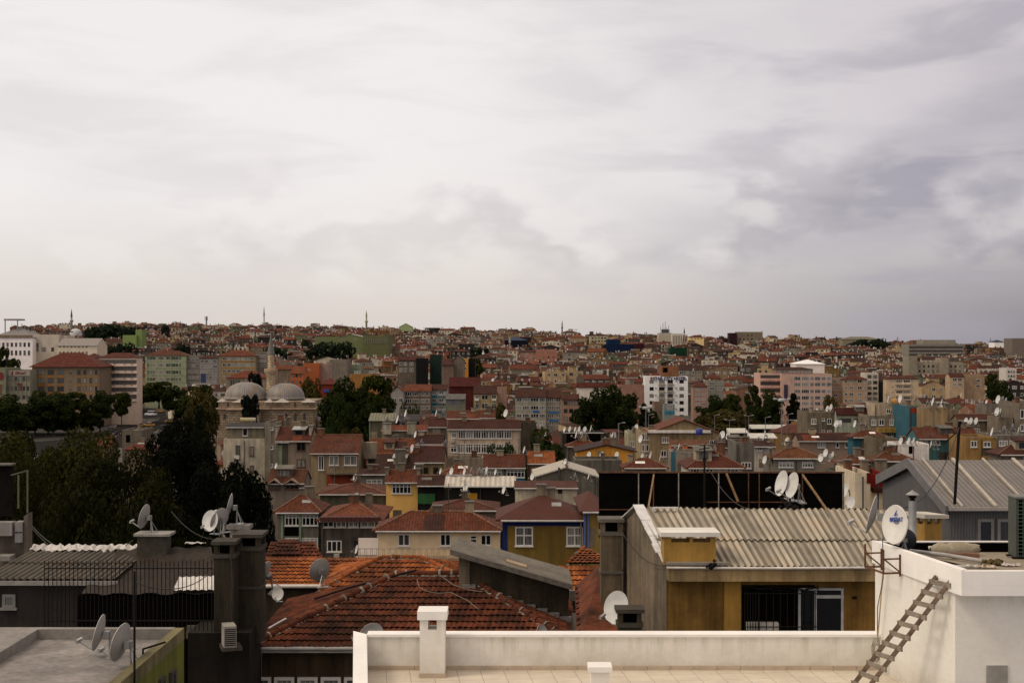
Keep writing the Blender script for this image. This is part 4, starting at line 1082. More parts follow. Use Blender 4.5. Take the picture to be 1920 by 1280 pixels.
# ---- concrete lean-to with tilted slab -----------------------------------
def leanto():
    D = 45.2; a = at(864, 1040, D); b = at(1066, 1098, D); r = thing('lean_to', 'grey concrete roof hut with tilted slab on the red tiles', 'hut', (a.x, D, 0)); w = b.x - a.x
    m = MB(); m.prism([(0, 0), (w, 0), (w, 1.9), (0, 1.9)], at(0, 1150, D).z - .6, [a.z, b.z, b.z, a.z]); m.build('wall', [plaster((.085, .068, .045), .8, .03)], r)
    m = MB(); m.box(-.06, .28, -.03, .3, a.z - 1.6, a.z - .05); m.build('corner_pier', [plaster((.20, .165, .12), .6, .03)], r)
    s = (b.z - a.z) / w; x0, x1 = -.32, w + .12
    m = MB(); z = lambda x: a.z + .03 + s * x
    m.prism([(x0, -.35), (x1, -.35), (x1, 2.7), (x0, 2.7)], [z(x0), z(x1), z(x1), z(x0)], [z(x0) + .11, z(x1) + .11, z(x1) + .11, z(x0) + .11])
    m.build('roof_slab', [felt((.19, .17, .13), .75)], r)
    m = MB(); m.prism([(x0 - .0, -.39), (x1, -.39), (x1, -.352), (x0, -.352)], [z(x0) - .06, z(x1) - .06] * 1 + [z(x1) - .06, z(x0) - .06], [z(x0) + .10, z(x1) + .10, z(x1) + .10, z(x0) + .10]); m.build('fascia', [simple('old_board', (.13, .115, .095), .85, var=.5, sc=5)], r)
    m = MB(); m.prism([(1.45, .3), (2.1, .25), (2.1, .75), (1.45, .8)], [z(1.45) + .115, z(2.1) + .115, z(2.1) + .115, z(1.45) + .115], [z(1.45) + .15, z(2.1) + .15, z(2.1) + .15, z(1.45) + .15]); m.build('slab_patch', [simple('patch', (.34, .25, .15), .8)], r)
    m = MB()
    for i in range(9):
        f = i / 9; x = .05 + f * w; m.box(x, x + w / 8.2, -.12, -.003, a.z - 1.05 - f * 1.15 - .05, a.z - .92 - f * 1.15)
    m.build('lead_flashing', [simple('flashing', (.22, .21, .20), .5, .3, var=.6, sc=8)], r)
leanto()

# ---- dark left group --------------------------------------------------------
def leftgroup():
    D = 43; x1 = at(232, 0, D).x; x0 = at(-30, 0, D).x; zE = at(0, 1083, D).z; zR = at(0, 1028, 46).z
    r = thing('corrugated_house', 'dark house with grey corrugated roof at far left', 'house', (0, D, 0))
    m = MB(); corrugated(m, (x0, -.25, zE), (x1 - .2, -.25, zE), (at(250, 0, 46).x + .6, 3, zR), (x0 + .6, 3, zR), .2, .035, (0, .5, 1)); m.build('corrugated_roof', [fibremat((.165, .145, .115), .2, .7)], r)
    m = MB(); m.box(x0, x1, 0, 6, 6, zE - .12); m.build('wall', [plaster((.045, .036, .034), .6, .03)], r)
    m = MB(); m.box(x0, x1 - .1, -.33, -.27, zE - .17, zE - .04); m.build('fascia_gutter', [simple('fascia', (.26, .24, .22), .6)], r)
    zt = at(0, 1110, D).z; window(r, at(5, 0, D).x, -.01, zt - .45, .45, .45, 1, 0, simple('grey_win_frame', (.2, .19, .18), .6))
    m = MB(); rg = random.Random(6); xa, xb = at(62, 0, 46).x, at(258, 0, 46).x; n = 46; V = []
    for j in range(4):
        for i in range(n + 1): V.append((xa + (xb - xa) * i / n, 3.0 - j * .12 + rg.uniform(-.02, .02), zR + .13 - j * .045 + .035 * math.sin(i * 1.7) + rg.uniform(-.03, .03)))
    m.mesh(V, [(j * (n + 1) + i, (j + 1) * (n + 1) + i, (j + 1) * (n + 1) + i + 1, j * (n + 1) + i + 1) for j in range(3) for i in range(n)], 0, False)
    m.build('crumpled_flashing', [simple('crumpled_foil', (.55, .52, .48), .5, .2, var=.35, sc=2)], r)
    # felted roof
    D = 42; r = thing('felted_house', 'house with black sagging felt roof and open void below', 'house', (0, D, 0)); A = at(152, 1113, D); Bq = at(412, 1112, D); Cq = at(396, 1024, 45.6); Dq = at(222, 1030, 45.6)
    m = MB(); nx, ny = 26, 14; V = []; rg = random.Random(9)
    for j in range(ny + 1):
        for i in range(nx + 1):
            p = A.lerp(Bq, i / nx).lerp(Dq.lerp(Cq, i / nx), j / ny); V.append((p.x, p.y - D, p.z + .03 * math.sin(i * 1.1 + j * .6) + rg.uniform(-.012, .02) - (.05 if 7 < j < 10 else 0)))
    m.mesh(V, [(j * (nx + 1) + i, j * (nx + 1) + i + 1, (j + 1) * (nx + 1) + i + 1, (j + 1) * (nx + 1) + i) for j in range(ny) for i in range(nx)], 0, True)
    m.build('felt_roof', [felt((.042, .031, .023), .75)], r)
    m = MB(); p = [at(337, 1086, 43.05), at(409, 1084, 43.05), at(402, 1110, 42.05), at(325, 1111, 42.05)]
    nn = 16; V = []
    for j in range(5):
        for i in range(nn + 1): q = p[3].lerp(p[2], i / nn).lerp(p[0].lerp(p[1], i / nn), j / 4); V.append((q.x, q.y - D - .05, q.z + .09 + .02 * math.cos(i * 2.2) - (.015 if j == 2 else 0)))
    m.mesh(V, [(j * (nn + 1) + i, j * (nn + 1) + i + 1, (j + 1) * (nn + 1) + i + 1, (j + 1) * (nn + 1) + i) for j in range(4) for i in range(nn)], 0, True); m.build('white_sheet', [simple('white_sheet', (.60, .57, .53), .5, var=.15)], r)
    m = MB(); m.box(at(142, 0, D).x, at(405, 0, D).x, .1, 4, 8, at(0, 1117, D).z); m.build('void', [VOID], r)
    m = MB(); m.box(at(350, 0, D).x, at(405, 0, D).x, -.1, .08, at(0, 1195, D).z, at(0, 1172, D).z); m.build('ledge', [plaster((.2, .18, .15), .6)], r)
    m = MB(); q = lambda px, py, d: at(px, py, d); m.box(at(352, 0, 40).x, at(468, 0, 40).x, -2.0, -.15, 6, at(0, 1186, 40).z); m.build('lower_wall', [plaster((.028, .021, .015), .8, .03)], r)
    # ridge box with a dish
    D = 45; p0, p1 = at(254, 0, D), at(318, 0, D)
    c = thing('ridge_vent', 'low black vent box with white slab lid on the felt roof ridge', 'vent', (p0.x, D, at(0, 1045, D).z)); w = p1.x - p0.x; H = at(0, 1000, D).z - at(0, 1045, D).z
    m = MB(); m.box(.05, w - .1, 0, .6, 0, H - .08); m.build('box', [CONCD], c)
    m = MB(); m.box(-.04, w + .02, -.1, .7, H - .078, H); m.build('lid', [plaster((.42, .40, .36), .5)], c)
    q = at(277, 998, 45.3); o = dish(q, .8, 116, 'grey dish seen from behind on the ridge vent lid'); 
    # slab with a cluster of dishes
    q = at(437, 981, 45.5); dish(q, .86, 98, 'tall edge-on white dish right of the dish cluster')
    for px, py, dia, az, lab in ((398, 1001, .62, 40, 'front round dish of the cluster on dark chimney'), (409, 998, .55, 125, 'middle dish of the cluster on dark chimney'), (417, 996, .6, 145, 'rear dish of the cluster on dark chimney')):
        dish(at(px, py, 41.2), dia, az, lab)
    m = MB(); q = at(424, 985, 45.2); m.box(0, .75, 0, .6, -.12, .0); m.box(.1, .7, .1, .5, -1.2, -.12); o = m.build('dish_plinth', [plaster((.35, .33, .3), .7)], None, q); tag(o, 'stained slab plinth under the tall edge-on dish', 'plinth')
    m = MB(); q = at(345, 1020, 45.4); 
    V = [(i * .09 + rg.uniform(-.01, .01), j * .1, rg.uniform(0, .06)) for j in range(4) for i in range(8)]; m.mesh(V, [(j * 8 + i, j * 8 + i + 1, j * 8 + 8 + i + 1, j * 8 + 8 + i) for j in range(3) for i in range(7)]); o = m.build('foil_scrap', [simple('crumpled_foil', (.55, .52, .48), .5, .2, var=.35, sc=2)], None, q); tag(o, 'crumpled white foil scrap on the felt roof ridge', 'scrap')
    # barred fence
    D = 39.5; r = thing('iron_fence', 'tall black iron bar fence in front of the felt roof', 'fence', (0, D, 0)); zt = at(0, 1051, D).z; zb = at(0, 1182, D).z; m = MB(); n = 41
    for i in range(n):
        x = at(83 + i * 7.85, 0, D).x; m.tube([(x, 0, zb), (x, 0, zt + rg.uniform(-.02, .05))], .012, 4)
    m.build('bars', [BLACK], r); m = MB()
    for py in (1065, 1163): m.bar((at(83, 0, D).x, 0, at(0, py, D).z), (at(399, 0, D).x, 0, at(0, py, D).z), .03)
    m.build('rail', [BLACK], r)
    # grey roof deck with green wall, bottom left
    r = thing('green_wall_house', 'grey flat roof with lime green side wall in bottom left corner', 'house', (0, 28, 0)); D = 30.0; zt = at(0, 1176, D).z; xr = at(345, 0, D).x
    GRN = plaster((.155, .17, .03), .45, .03); f = MB()
    xn = at(248, 0, 25.3).x + .03
    inn = .18
    f.face([(-14, -9, zt - .22), (xn - inn - .2, -9, zt - .22), (xr - inn, 2.0 - .15, zt - .22), (-14, 1.85, zt - .22)], 0); f.build('roof_screed', [felt((.31, .285, .26), .85)], r)
    m = MB(); m.prism([(xn - .24, -9), (xr, 2), (xr - .02, 2.0), (xn - .26, -9)], 0, zt - .02); m.build('green_wall', [GRN], r)
    dv = (xr - xn + .24) / 11
    m = MB(); m.prism([(xn - .24 - .2, -9), (xn - .235, -9), (xr + .005, 2), (xr - .2, 2)], zt - .25, zt); m.build('green_parapet', [plaster((.25, .22, .11), .6, .03)], r)
    m = MB(); m.box(-14, xr - .2, 1.86, 2.06, zt - .4, zt - .002); m.box(-14, -9.95, -9, 1.86, zt - .4, zt - .003); m.build('rear_parapet', [felt((.27, .25, .225), .6)], r)
    m = MB(); m.box(-14, xr - .05, 2.06, 2.2, 0, zt - .3); m.build('rear_wall', [CONCD], r)
    for y, z in ((.7, at(0, 1256, 28.9).z), (-.15, at(0, 1268, 28.1).z)): window(r, xr + dv * (y - 2) + .012, y, z - .8, .4, .8, 1, 0, DKFR, False, R(90) - math.atan(dv) )
    zf = zt - .21
    q = at(196, 0, 28.2); q.z = zf; dish(q, .74, 106, 'left edge-on white dish standing on the grey roof deck')
    q = at(236, 0, 27.2); q.z = zf; dish(q, .76, 120, 'right white dish seen from behind on the grey roof deck')
    m = MB(); q = at(252, 0, 25.9); m.tube([(0, 0, 0), (0, 0, at(0, 1070, 25.9).z - zf)], .022, 6); o = m.build('antenna_pole', [RUST], None, (q.x, q.y, zf)); o.data.materials[0] = BLACK; tag(o, 'thin black pole standing on the grey roof deck', 'pole')
    m = MB(); a = at(268, 1216, 27.5); b = at(310, 1203, 27.9); m.tube([a, b], .02, 6); m.tube([a, a - Vector((0, 0, .18))], .02, 6); o = m.build('steel_bar', [BLACK]); tag(o, 'short black bent bar lying by the green parapet', 'bar')
    # air conditioner on the left wall of the tile roof
    q = at(420, 1214, 39.2); ac = thing('air_conditioner', 'off-white split air conditioner on ledge left of red tiles', 'air conditioner', q, R(18))
    m = MB(); m.box(0, .34, 0, .62, 0, .58); m.build('casing', [simple('ac_casing', (.33, .31, .27), .6)], ac)
    m = MB()
    for i in range(9): m.box(.02, .32, -.015, -.001, .05 + i * .055, .075 + i * .055)
    m.build('grille', [BLACK], ac)
    m = MB(); m.box(-.05, .5, -.02, .7, -.1, -.002); m.build('bracket', [CONCD], ac)
    # hut at left edge
    D = 58; p = at(-40, 0, D); r = thing('rooftop_hut', 'dark rooftop hut with pole frame at left picture edge', 'hut', (p.x, D, 0)); X = lambda px: at(px, 0, D).x - p.x; Z = lambda py: at(0, py, D).z
    m = MB(); m.box(0, X(22), 0, .25, Z(968), Z(872)); m.build('cabin', [simple('dark_boards', (.010, .008, .007), .9, var=.4, spec=.05)], r)
    m = MB(); m.prism([(0, -.2), (X(24), -.2), (X(23), .4), (0, .4)], Z(872), Z(869)); m.build('roof_sheet', [CONC], r)
    for px, pt, pb in ((36, 890, 952), (53, 881, 960)):
        m = MB(); m.bar((X(px), -.1, Z(pb)), (X(px), -.1, Z(pt)), .06); m.build('pole', [simple('green_pole', (.10, .10, .055), .7)], r)
    m = MB(); m.bar((X(22), -.1, Z(890)), (X(53), -.1, Z(881)), .05); m.build('cross_bar', [CONC], r)
    m = MB(); m.box(0, X(30), -.5, -.0, Z(1001), Z(976)); m.build('balcony_front', [plaster((.36, .34, .32), .4)], r)
    m = MB(); m.box(X(34), X(48), -.4, .1, Z(994), Z(976)); m.box(X(34), X(48), -.4, .1, Z(1014), Z(997)); m.build('white_box', [plaster((.36, .34, .33), .4)], r)
    m = MB(); m.prism([(X(49), -.3), (X(57), -.3), (X(56), .3), (X(49), .3)], 0, [Z(966), Z(960), Z(960), Z(966)]); m.box(0, X(50), .12, .6, 0, Z(1003)); m.build('wall', [plaster((.17, .145, .115), .6)], r)
    m = MB(); m.box(X(6), X(33), -.9, -.2, Z(1045), Z(1036)); m.build('sill', [plaster((.3, .28, .25), .4)], r)
    # dishes between
    dish(at(505, 1084, 50) - Vector((0, 0, .35)), 1.0, 62, 'grey tilted dish standing right of the wide concrete chimney').rotation_euler = (R(-15), R(30), -R(120))
    dish(at(602, 1098, 52) - Vector((0, 0, .0)), (.88), 160, 'large grey dish seen from behind over white gutter')
    dish(at(522, 1128, 48), .45, 20, 'small round pale dish at foot of the dark tile hip')
leftgroup()
def sag(a, b, drop, n=12):
    return [a.lerp(b, i / n) - Vector((0, 0, drop * 4 * (i / n) * (1 - i / n))) for i in range(n + 1)]
CAB = simple('old_cable', (.03, .027, .022), .7)
for a, b, dr, rr, lab in ((at(60, 985, 57), at(182, 1020, 46), .5, .018, 'thin wire sagging from left hut to corrugated ridge'),
        (at(60, 990, 57), at(250, 1012, 45.2), .9, .016, 'lower wire sagging from left hut toward ridge vent'),
        (at(321, 958, 43), at(412, 1010, 41), .25, .012, 'short cable between ridge vent dish and dark chimney'),
        (at(252, 1090, 25.9), at(400, 1068, 39.6), .3, .012, 'cable from thin black pole to the iron fence top'),
        (at(432, 1035, 40.1), at(437, 1185, 39.9), .0, .02, 'cable hanging down the face of narrow dark chimney'),
        (at(1321, 862, 43), at(1430, 952, 39.2), .5, .012, 'stay wire from dark antenna mast to corrugated ridge'),
        (at(1480, 962, 39.3), at(1405, 1052, 36.2), .15, .010, 'thin cable running down corrugated sheets from twin dishes'),
        (at(1799, 800, 42), at(1688, 952, 34), .6, .014, 'stay wire from tall leaning pole to the left'),
        (at(1655, 1010, 24.5), at(1645, 1190, 24.9), .0, .008, 'black cable hanging beside the bracket on stair house wall'),
        (at(1160, 985, 40.4), at(1245, 1060, 36), .3, .012, 'loose wire from tall concrete chimney to mustard eave')):
    m = MB(); m.tube(sag(a, b, dr) if dr else [a, a.lerp(b, .4) + Vector((.04, -.03, 0)), a.lerp(b, .7) + Vector((-.03, -.03, 0)), b], rr, 5); tag(m.build('overhead_wire', [CAB]), lab, 'cable')
# ------------------------------------------------------------------ named buildings of the middle distance
def W(r, g, b, st=.5):
    q = .3 * r + .59 * g + .11 * b; k = .05
    return plaster(S(r + (q - r) * k, g + (q - g) * k, b + (q - b) * k, .67), st)
T = lambda r, g, b: tiles(S(r, g * 1.04, b * .72, 1.5))
TR_ = T(112, 52, 34); TBR = T(88, 40, 30); TOR = T(140, 66, 38); TDK = T(70, 34, 30)
FLAT = felt((.13, .115, .095), .6); FLATL = felt((.30, .28, .25), .5)
# --- nearest row, 100-200 m
b = bld('house', 'cream house with long red hipped roof and balcony railing', 'house', 707, 937, 993, 118, 957, 'hip', wall=W(192, 172, 140, .25), rm=TR_, ref='cream house with balcony')
win(b, 746, 1001, 768, 1023, 2); win(b, 825, 1001, 846, 1023, 2); win(b, 901, 1002, 921, 1022, 2); win(b, 881, 1003, 895, 1030, 1, .75)
panel(b, 690, 1043, 938, 1088, W(120, 58, 34, .4), 'wall_panel', .10, 'orange rendered lower storey')
s0, zt = loc(b, 668, 1024); s1, zb = loc(b, 940, 1041)
m = MB(); m.box(s0, s1, -1.3, .0, zb - .22, zb - .02); m.build('balcony_slab', [W(140, 120, 100)], b.root)
m = MB()
for i in range(49): x = s0 + (s1 - s0) * i / 48; m.tube([(x, -1.25, zb), (x + (.08 if i % 2 else -.08), -1.25, zt)], .018, 4)
m.bar((s0, -1.25, zt), (s1, -1.25, zt), .05); m.build('railing', [simple('pale_iron', (.3, .28, .26), .6)], b.root)
panel(b, 672, 1008, 709, 1040, W(190, 180, 170, .2), 'wall_panel', .02)
b = bld('house', 'olive house with blue trim and broad brown hipped roof', 'house', 942, 1093, 972, 104, 925, 'hip', wall=W(98, 78, 32, .35), rm=felt(S(80, 46, 36, 1.1), .3), ref='olive house with blue trim', over=.5, ridge=False)
BLU = W(18, 30, 78, .3)
panel(b, 942, 973, 1094, 985, BLU, 'blue_band', .05); panel(b, 942, 985, 951, 1036, BLU, 'blue_strip', .05)
win(b, 966, 986, 999, 1023, 2, .55); win(b, 1062, 988, 1094, 1023, 2, .55)
b = bld('house', 'narrow olive bay with blue edge beside the black board', 'house', 1095, 1126, 957, 103, 925, 'hip', wall=W(105, 84, 40, .3), rm=felt(S(82, 46, 36, 1.1), .3), d=9, slope=.4, ridge=False)
panel(b, 1095, 960, 1098, 1036, W(70, 85, 130, .2), 'blue_strip', .05); panel(b, 1101, 960, 1105, 1036, W(70, 85, 130, .2), 'blue_strip', .05)
b = bld('house', 'grey house with long roof, glazed strip and white air conditioner', 'house', 602, 712, 974, 126, 944, 'hip', wall=W(84, 78, 72, .7), rm=TOR, d=10, slope=.3, ref='grey house with glazed strip')
panel(b, 602, 967, 712, 975, sheet(S(70, 34, 32, .8), .4), 'awning', .9)
for x0, x1 in ((605, 627), (630, 650), (653, 673), (676, 704)): win(b, x0, 976, x1, 988, 2)
win(b, 613, 1013, 640, 1034, 3); panel(b, 627, 1037, 637, 1043, W(150, 145, 138, .3), 'air_conditioner', .5); win(b, 618, 1054, 634, 1066, 2)
panel(b, 664, 1013, 676, 1038, W(40, 38, 36), 'shutter', .03)
dishes(b, [625, 672], .9); dish(at(671, 1040, 124), 0.80, 75, 'tall thin white dish beside grey house wall and white balcony')
b = bld('house', 'green pillared house with red hipped roof and white glazed balconies', 'house', 520, 597, 959, 132, 924, 'hip', wall=W(104, 100, 90, .5), rm=TR_, ref='green pillared house')
for y0, y1 in ((965, 985), (1007, 1026)): win(b, 534, y0, 562, y1, 4, .75); win(b, 566, y0, 596, y1, 4, .75)
for x in (527, 561): panel(b, x, 960, x + 4, 1040, W(105, 125, 100, .3), 'green_pillar', .12)
panel(b, 533, 988, 561, 1004, VOID, 'dark_recess', .03); panel(b, 571, 1028, 597, 1040, W(190, 185, 175, .2), 'white_panel', .05)
b = bld('house', 'long low grey-green house with two red hips under a row of dishes', 'house', 600, 722, 925, 152, 908, 'hip', wall=W(88, 88, 72, .6), rm=TR_, d=8, ref='long grey-green house')
dishes(b, [619, 637, 652, 663, 676], .95)
b = bld('house', 'taupe house with two arched dormers left of orange storey', 'house', 502, 570, 905, 158, 880, 'gx', wall=W(108, 98, 88, .4), rm=T(108, 58, 38), ref='taupe dormer house')
for x0, x1 in ((504, 526), (535, 560)):
    s0, z = loc(b, x0 - 3, 908); s1, zb = loc(b, x1 + 3, 900); sm_ = (s0 + s1) / 2
    m = MB(); m.prism([(s0, -.6), (sm_, -.6), (sm_, .3), (s0, .3)], [z, z + .55, z + .55, z], [z + .12, z + .7, z + .7, z + .12]); m.prism([(sm_, -.6), (s1, -.6), (s1, .3), (sm_, .3)], [z + .55, z, z, z + .55], [z + .7, z + .12, z + .12, z + .7])
    m.build('dormer_hood', [W(140, 125, 110)], b.root); win(b, x0, 905, x1, 917, 3, 0, BROWNFR)
panel(b, 555, 884, 558, 888, simple('skylight', (.55, .53, .5), .3), 'skylight', -.5) if 0 else None
dishes(b, [512], .9)
b = bld('house', 'yellow house with small red roof and wide white window', 'house', 724, 783, 903, 148, 880, 'gx', wall=W(186, 146, 78, .25), rm=TR_, ref='yellow house')
win(b, 735, 907, 771, 925, 5, .72); dishes(b, [748, 777], .8)
chim(b, 722, 728, 876, 1.0, W(120, 108, 92), 'firewall'); chim(b, 781, 787, 878, 1.0, W(120, 108, 92), 'firewall')
b = bld('house', 'low house with dark red roof over black opening and green wall', 'house', 784, 834, 909, 147, 890, 'gx', wall=W(24, 22, 20), rm=TDK, ref='green walled shop')
panel(b, 784, 925, 816, 944, W(40, 80, 44, .3), 'green_wall', .1); dishes(b, [826], .9)
b = bld('shed', 'shed with pale corrugated roof carried over dark open storage', 'shed', 835, 966, 910, 142, 892, 'shed', wall=W(30, 27, 23), rm=sheet(S(176, 168, 155, .8), .5, .35), slope=.25, ref='pale corrugated shed', ridge=False)
panel(b, 868, 911, 873, 940, W(190, 130, 30), 'yellow_post', .1); panel(b, 873, 924, 895, 936, W(170, 125, 30), 'yellow_panel', .06)
dishes(b, [846, 871, 884, 899, 905, 913, 930], 1.0)
dish(at(875, 925, 139), 0.92, 60, 'white dish mounted on yellow post below pale corrugated roof'); dish(at(947, 928, 138), 0.88, 70, 'grey-white dish in shade at right end of storage')
b = bld('house', 'house with two low red roofs and stepped gable behind cream house', 'house', 812, 930, 955, 130, 935, 'hip', wall=W(100, 90, 78), rm=TR_, d=6, slope=.3, ref='low double roof'); dishes(b, [811, 909], .9)
b = bld('house', 'blue trimmed house with red roof and wide white windows', 'house', 908, 984, 876, 166, 851, 'gx', wall=W(112, 104, 92, .4), rm=TR_, ref='blue trimmed house')
BL2 = W(30, 92, 120, .3); panel(b, 911, 876, 984, 880, BL2, 'blue_band', .06); win(b, 950, 880, 983, 895, 5, .7); win(b, 913, 881, 940, 895, 4, .7); panel(b, 940, 897, 984, 906, BL2, 'blue_band', .06)
dishes(b, [985], 1.1)
b = bld('house', 'small house with bright orange roof right of blue trimmed house', 'house', 990, 1040, 868, 168, 845, 'gx', wall=W(120, 98, 75, .4), rm=T(160, 82, 44), ref='orange roofed house'); win(b, 996, 877, 1025, 892, 4, .7)
b = bld('house', 'grey gabled shed with pale corrugated barge and dark pipe', 'house', 1006, 1118, 893, 146, 874, 'gy', wall=W(96, 92, 82, .5), rm=sheet(S(165, 158, 145, .8), .4, .4), ref='grey gabled shed')
panel(b, 1046, 876, 1050, 912, DKFR, 'flue_pipe', .3); dishes(b, [1040], 1)
dish(at(1000, 902, 144), 0.80, 60, 'white dish left of the grey gabled shed'); 
b = bld('house', 'low white wall building under broken tile edge', 'house', 966, 1082, 913, 136, 910, 'shed', wall=W(178, 168, 145, .5), rm=TR_, slope=.3, d=4, ref='low white wall building', rise=.5)
panel(b, 1046, 916, 1054, 925, W(50, 42, 36), 'vent_opening', .03); dishes(b, [1083, 1110], 1.1)
b = bld('house', 'ochre gabled house with brown roof and dishes on its wall', 'house', 1083, 1190, 846, 190, 833, 'gy', wall=W(178, 122, 44, .3), rm=TDK, ref='ochre gabled house')
for px in (1106, 1130, 1158): dish(at(px, 862, 188), 1.00, 55, {1106: 'left', 1130: 'middle', 1158: 'right'}[px] + ' white dish on the wall of the ochre gabled house')
dishes(b, [1138], 1.2); panel(b, 1121, 844, 1128, 858, W(120, 110, 95), 'grey_patch', .03)
b = bld('house', 'grey blank wall below the ochre gabled house', 'house', 1078, 1166, 862, 178, None, 'flat', wall=W(92, 88, 80, .6), rm=FLAT, d=6)
b = bld('house', 'red hipped house with skylight left of blackened antenna mast', 'house', 1172, 1248, 876, 160, 858, 'hip', wall=W(110, 102, 90), rm=TR_, ref='red hip with skylight'); chim(b, 1178, 1186, 852, 2)
b = bld('house', 'white windowed house with large red hip behind black board', 'house', 1292, 1392, 876, 150, 842, 'hip', wall=W(168, 160, 148, .3), rm=T(112, 48, 34), ref='large red hip behind board')
for x0, x1 in ((1294, 1312), (1316, 1338), (1362, 1386)): win(b, x0, 878, x1, 892, 3)
b = bld('house', 'grey block wall with one window between two hipped roofs', 'house', 1380, 1414, 829, 158, None, 'flat', wall=W(98, 94, 86, .5), rm=FLAT, d=6, ref='grey block wall'); win(b, 1390, 867, 1408, 878, 3)
b = bld('house', 'grey house with brown hip and two wide white windows', 'house', 1450, 1536, 858, 154, 838, 'hip', wall=W(116, 110, 100, .4), rm=T(122, 68, 46), ref='grey house with two wide windows'); win(b, 1460, 866, 1488, 876, 4, .7); win(b, 1504, 866, 1524, 876, 4, .7)
chim(b, 1444, 1448, 840, 0, W(105, 98, 85)); dish(at(1436, 872, 156), 0.96, 60, 'white dish left of the grey house with two wide windows'); dishes(b, [1469, 1479], 1.2)
b = bld('house', 'low white-fronted house behind grey block wall', 'house', 1414, 1452, 836, 172, 828, 'shed', wall=W(160, 152, 142, .4), rm=TDK, slope=.25, ref='low white-fronted house'); win(b, 1420, 838, 1430, 845, 2); dishes(b, [1440], 1.6)
b = bld('house', 'long dark red roof strip right of the beige flats', 'house', 1344, 1440, 838, 200, 826, 'gx', wall=W(130, 120, 105), rm=TDK, ref='long dark red roof strip'); dishes(b, [1370, 1354], 1.3)
b = bld('house', 'taupe house with dark brown roof and three white windows', 'house', 1497, 1600, 826, 200, 811, 'gx', wall=W(128, 108, 94, .25), rm=TDK, ref='taupe house right'); win(b, 1533, 829, 1548, 839, 3); win(b, 1567, 829, 1574, 839, 1); win(b, 1584, 829, 1592, 839, 1)
b = bld('house', 'turquoise sided house with orange brown hip', 'house', 1600, 1662, 819, 190, 806, 'hip', wall=W(36, 74, 86, .3), rm=T(120, 60, 40), ref='turquoise sided house'); panel(b, 1616, 821, 1660, 852, W(98, 88, 72), 'grey_wall', .05); dishes(b, [1602], 1.2)
b = bld('house', 'olive grey gable wall with red coping right of turquoise house', 'house', 1642, 1684, 822, 182, None, 'flat', wall=W(98, 88, 70, .5), rm=T(110, 50, 36), d=6)
b = bld('house', 'white rooftop hut surrounded by dishes at right', 'house', 1683, 1742, 832, 176, None, 'flat', wall=W(196, 190, 182, .35), rm=FLATL, d=5, ref='white rooftop hut'); panel(b, 1704, 836, 1711, 850, VOID, 'doorway', .03)
for i, px in enumerate((1691, 1706, 1715, 1748, 1755)): dish(at(px, 836 if i < 3 else 842, 172), .95, 60 + 8 * i, ORD[i] + (' dish' if i == 0 else ' dish from left') + ' of five around the white rooftop hut')
b = bld('house', 'turquoise house with large orange roof behind antenna pole', 'house', 1722, 1836, 822, 186, 801, 'gx', wall=W(56, 88, 90, .3), rm=T(128, 62, 42), ref='turquoise house with large roof')
for x0, x1 in ((1726, 1740), (1744, 1762), (1788, 1800), (1804, 1812)): win(b, x0, 825, x1, 834, 3); 
dishes(b, [1828], 1.4)
b = bld('house', 'yellow rear house joined right of turquoise house', 'house', 1812, 1868, 820, 176, None, 'flat', wall=W(122, 94, 52, .4), rm=FLAT, d=7, ref='yellow rear house'); win(b, 1820, 826, 1832, 838, 2); win(b, 1844, 828, 1858, 838, 2); dishes(b, [1863], 1.4)
b = bld('house', 'grey house at right edge with row of white windows', 'house', 1868, 1935, 816, 178, None, 'flat', wall=W(104, 96, 86, .5), rm=FLAT, d=8, ref='grey house at right edge')
for x0, x1 in ((1873, 1890), (1893, 1906), (1908, 1918)): win(b, x0, 826, x1, 836, 3)
dishes(b, [1887, 1903, 1914], 1.5, y=.4)
b = bld('house', 'red hipped roof at right edge below grey house', 'house', 1876, 1960, 851, 150, 832, 'hip', wall=W(110, 100, 88), rm=TBR)
b = bld('house', 'small grey house with brown hip left of metal shed', 'house', 1640, 1712, 863, 138, 846, 'hip', wall=W(84, 76, 62, .5), rm=T(112, 60, 40), ref='small grey house left of metal shed'); dishes(b, [1636, 1705], 1.1)
b = bld('house', 'orange brown low roof over cluttered balcony', 'house', 1576, 1640, 868, 140, 852, 'hip', wall=W(80, 86, 72, .6), rm=T(118, 60, 42), ref='cluttered balcony house'); win(b, 1590, 874, 1600, 886, 2)
for i, (px, py) in enumerate(((1541, 866), (1550, 857), (1558, 866), (1563, 862), (1572, 878), (1571, 886))): dish(at(px, py + 2, 146), 0.88, 50 + 7 * i, ORD[i] + ' dish' + (' ' if i == 0 else ' from left ') + 'in the crowd right of two wide windows')
b = bld('house', 'pale brick house with deep red recess behind billboard', 'house', 1603, 1632, 886, 100, None, 'flat', wall=W(186, 172, 148, .4), rm=FLAT, d=6); panel(b, 1625, 886, 1632, 906, W(96, 18, 12), 'red_wall', .03)
b = bld('house', 'deep red gallery with white window under tile canopy', 'house', 1628, 1664, 888, 101.5, None, 'flat', wall=W(96, 18, 12, .3), rm=TOR, d=6); panel(b, 1630, 921, 1660, 960, W(190, 172, 135, .3), 'pale_wall', .1); win(b, 1646, 926, 1656, 938, 1); panel(b, 1634, 913, 1664, 922, TBR, 'tile_canopy', .6)
b = bld('house', 'grey green narrow house glimpsed between billboard and pale brick', 'house', 1580, 1604, 890, 108, None, 'flat', wall=W(74, 76, 66, .6), rm=FLAT, d=6); win(b, 1588, 902, 1599, 914, 2)
dish(at(1589, 935, 96), .95, 65, 'upper white dish in gap right of billboard'); dish(at(1597, 957, 60), .55, 40, 'lower small white dish on corrugated ridge right end')
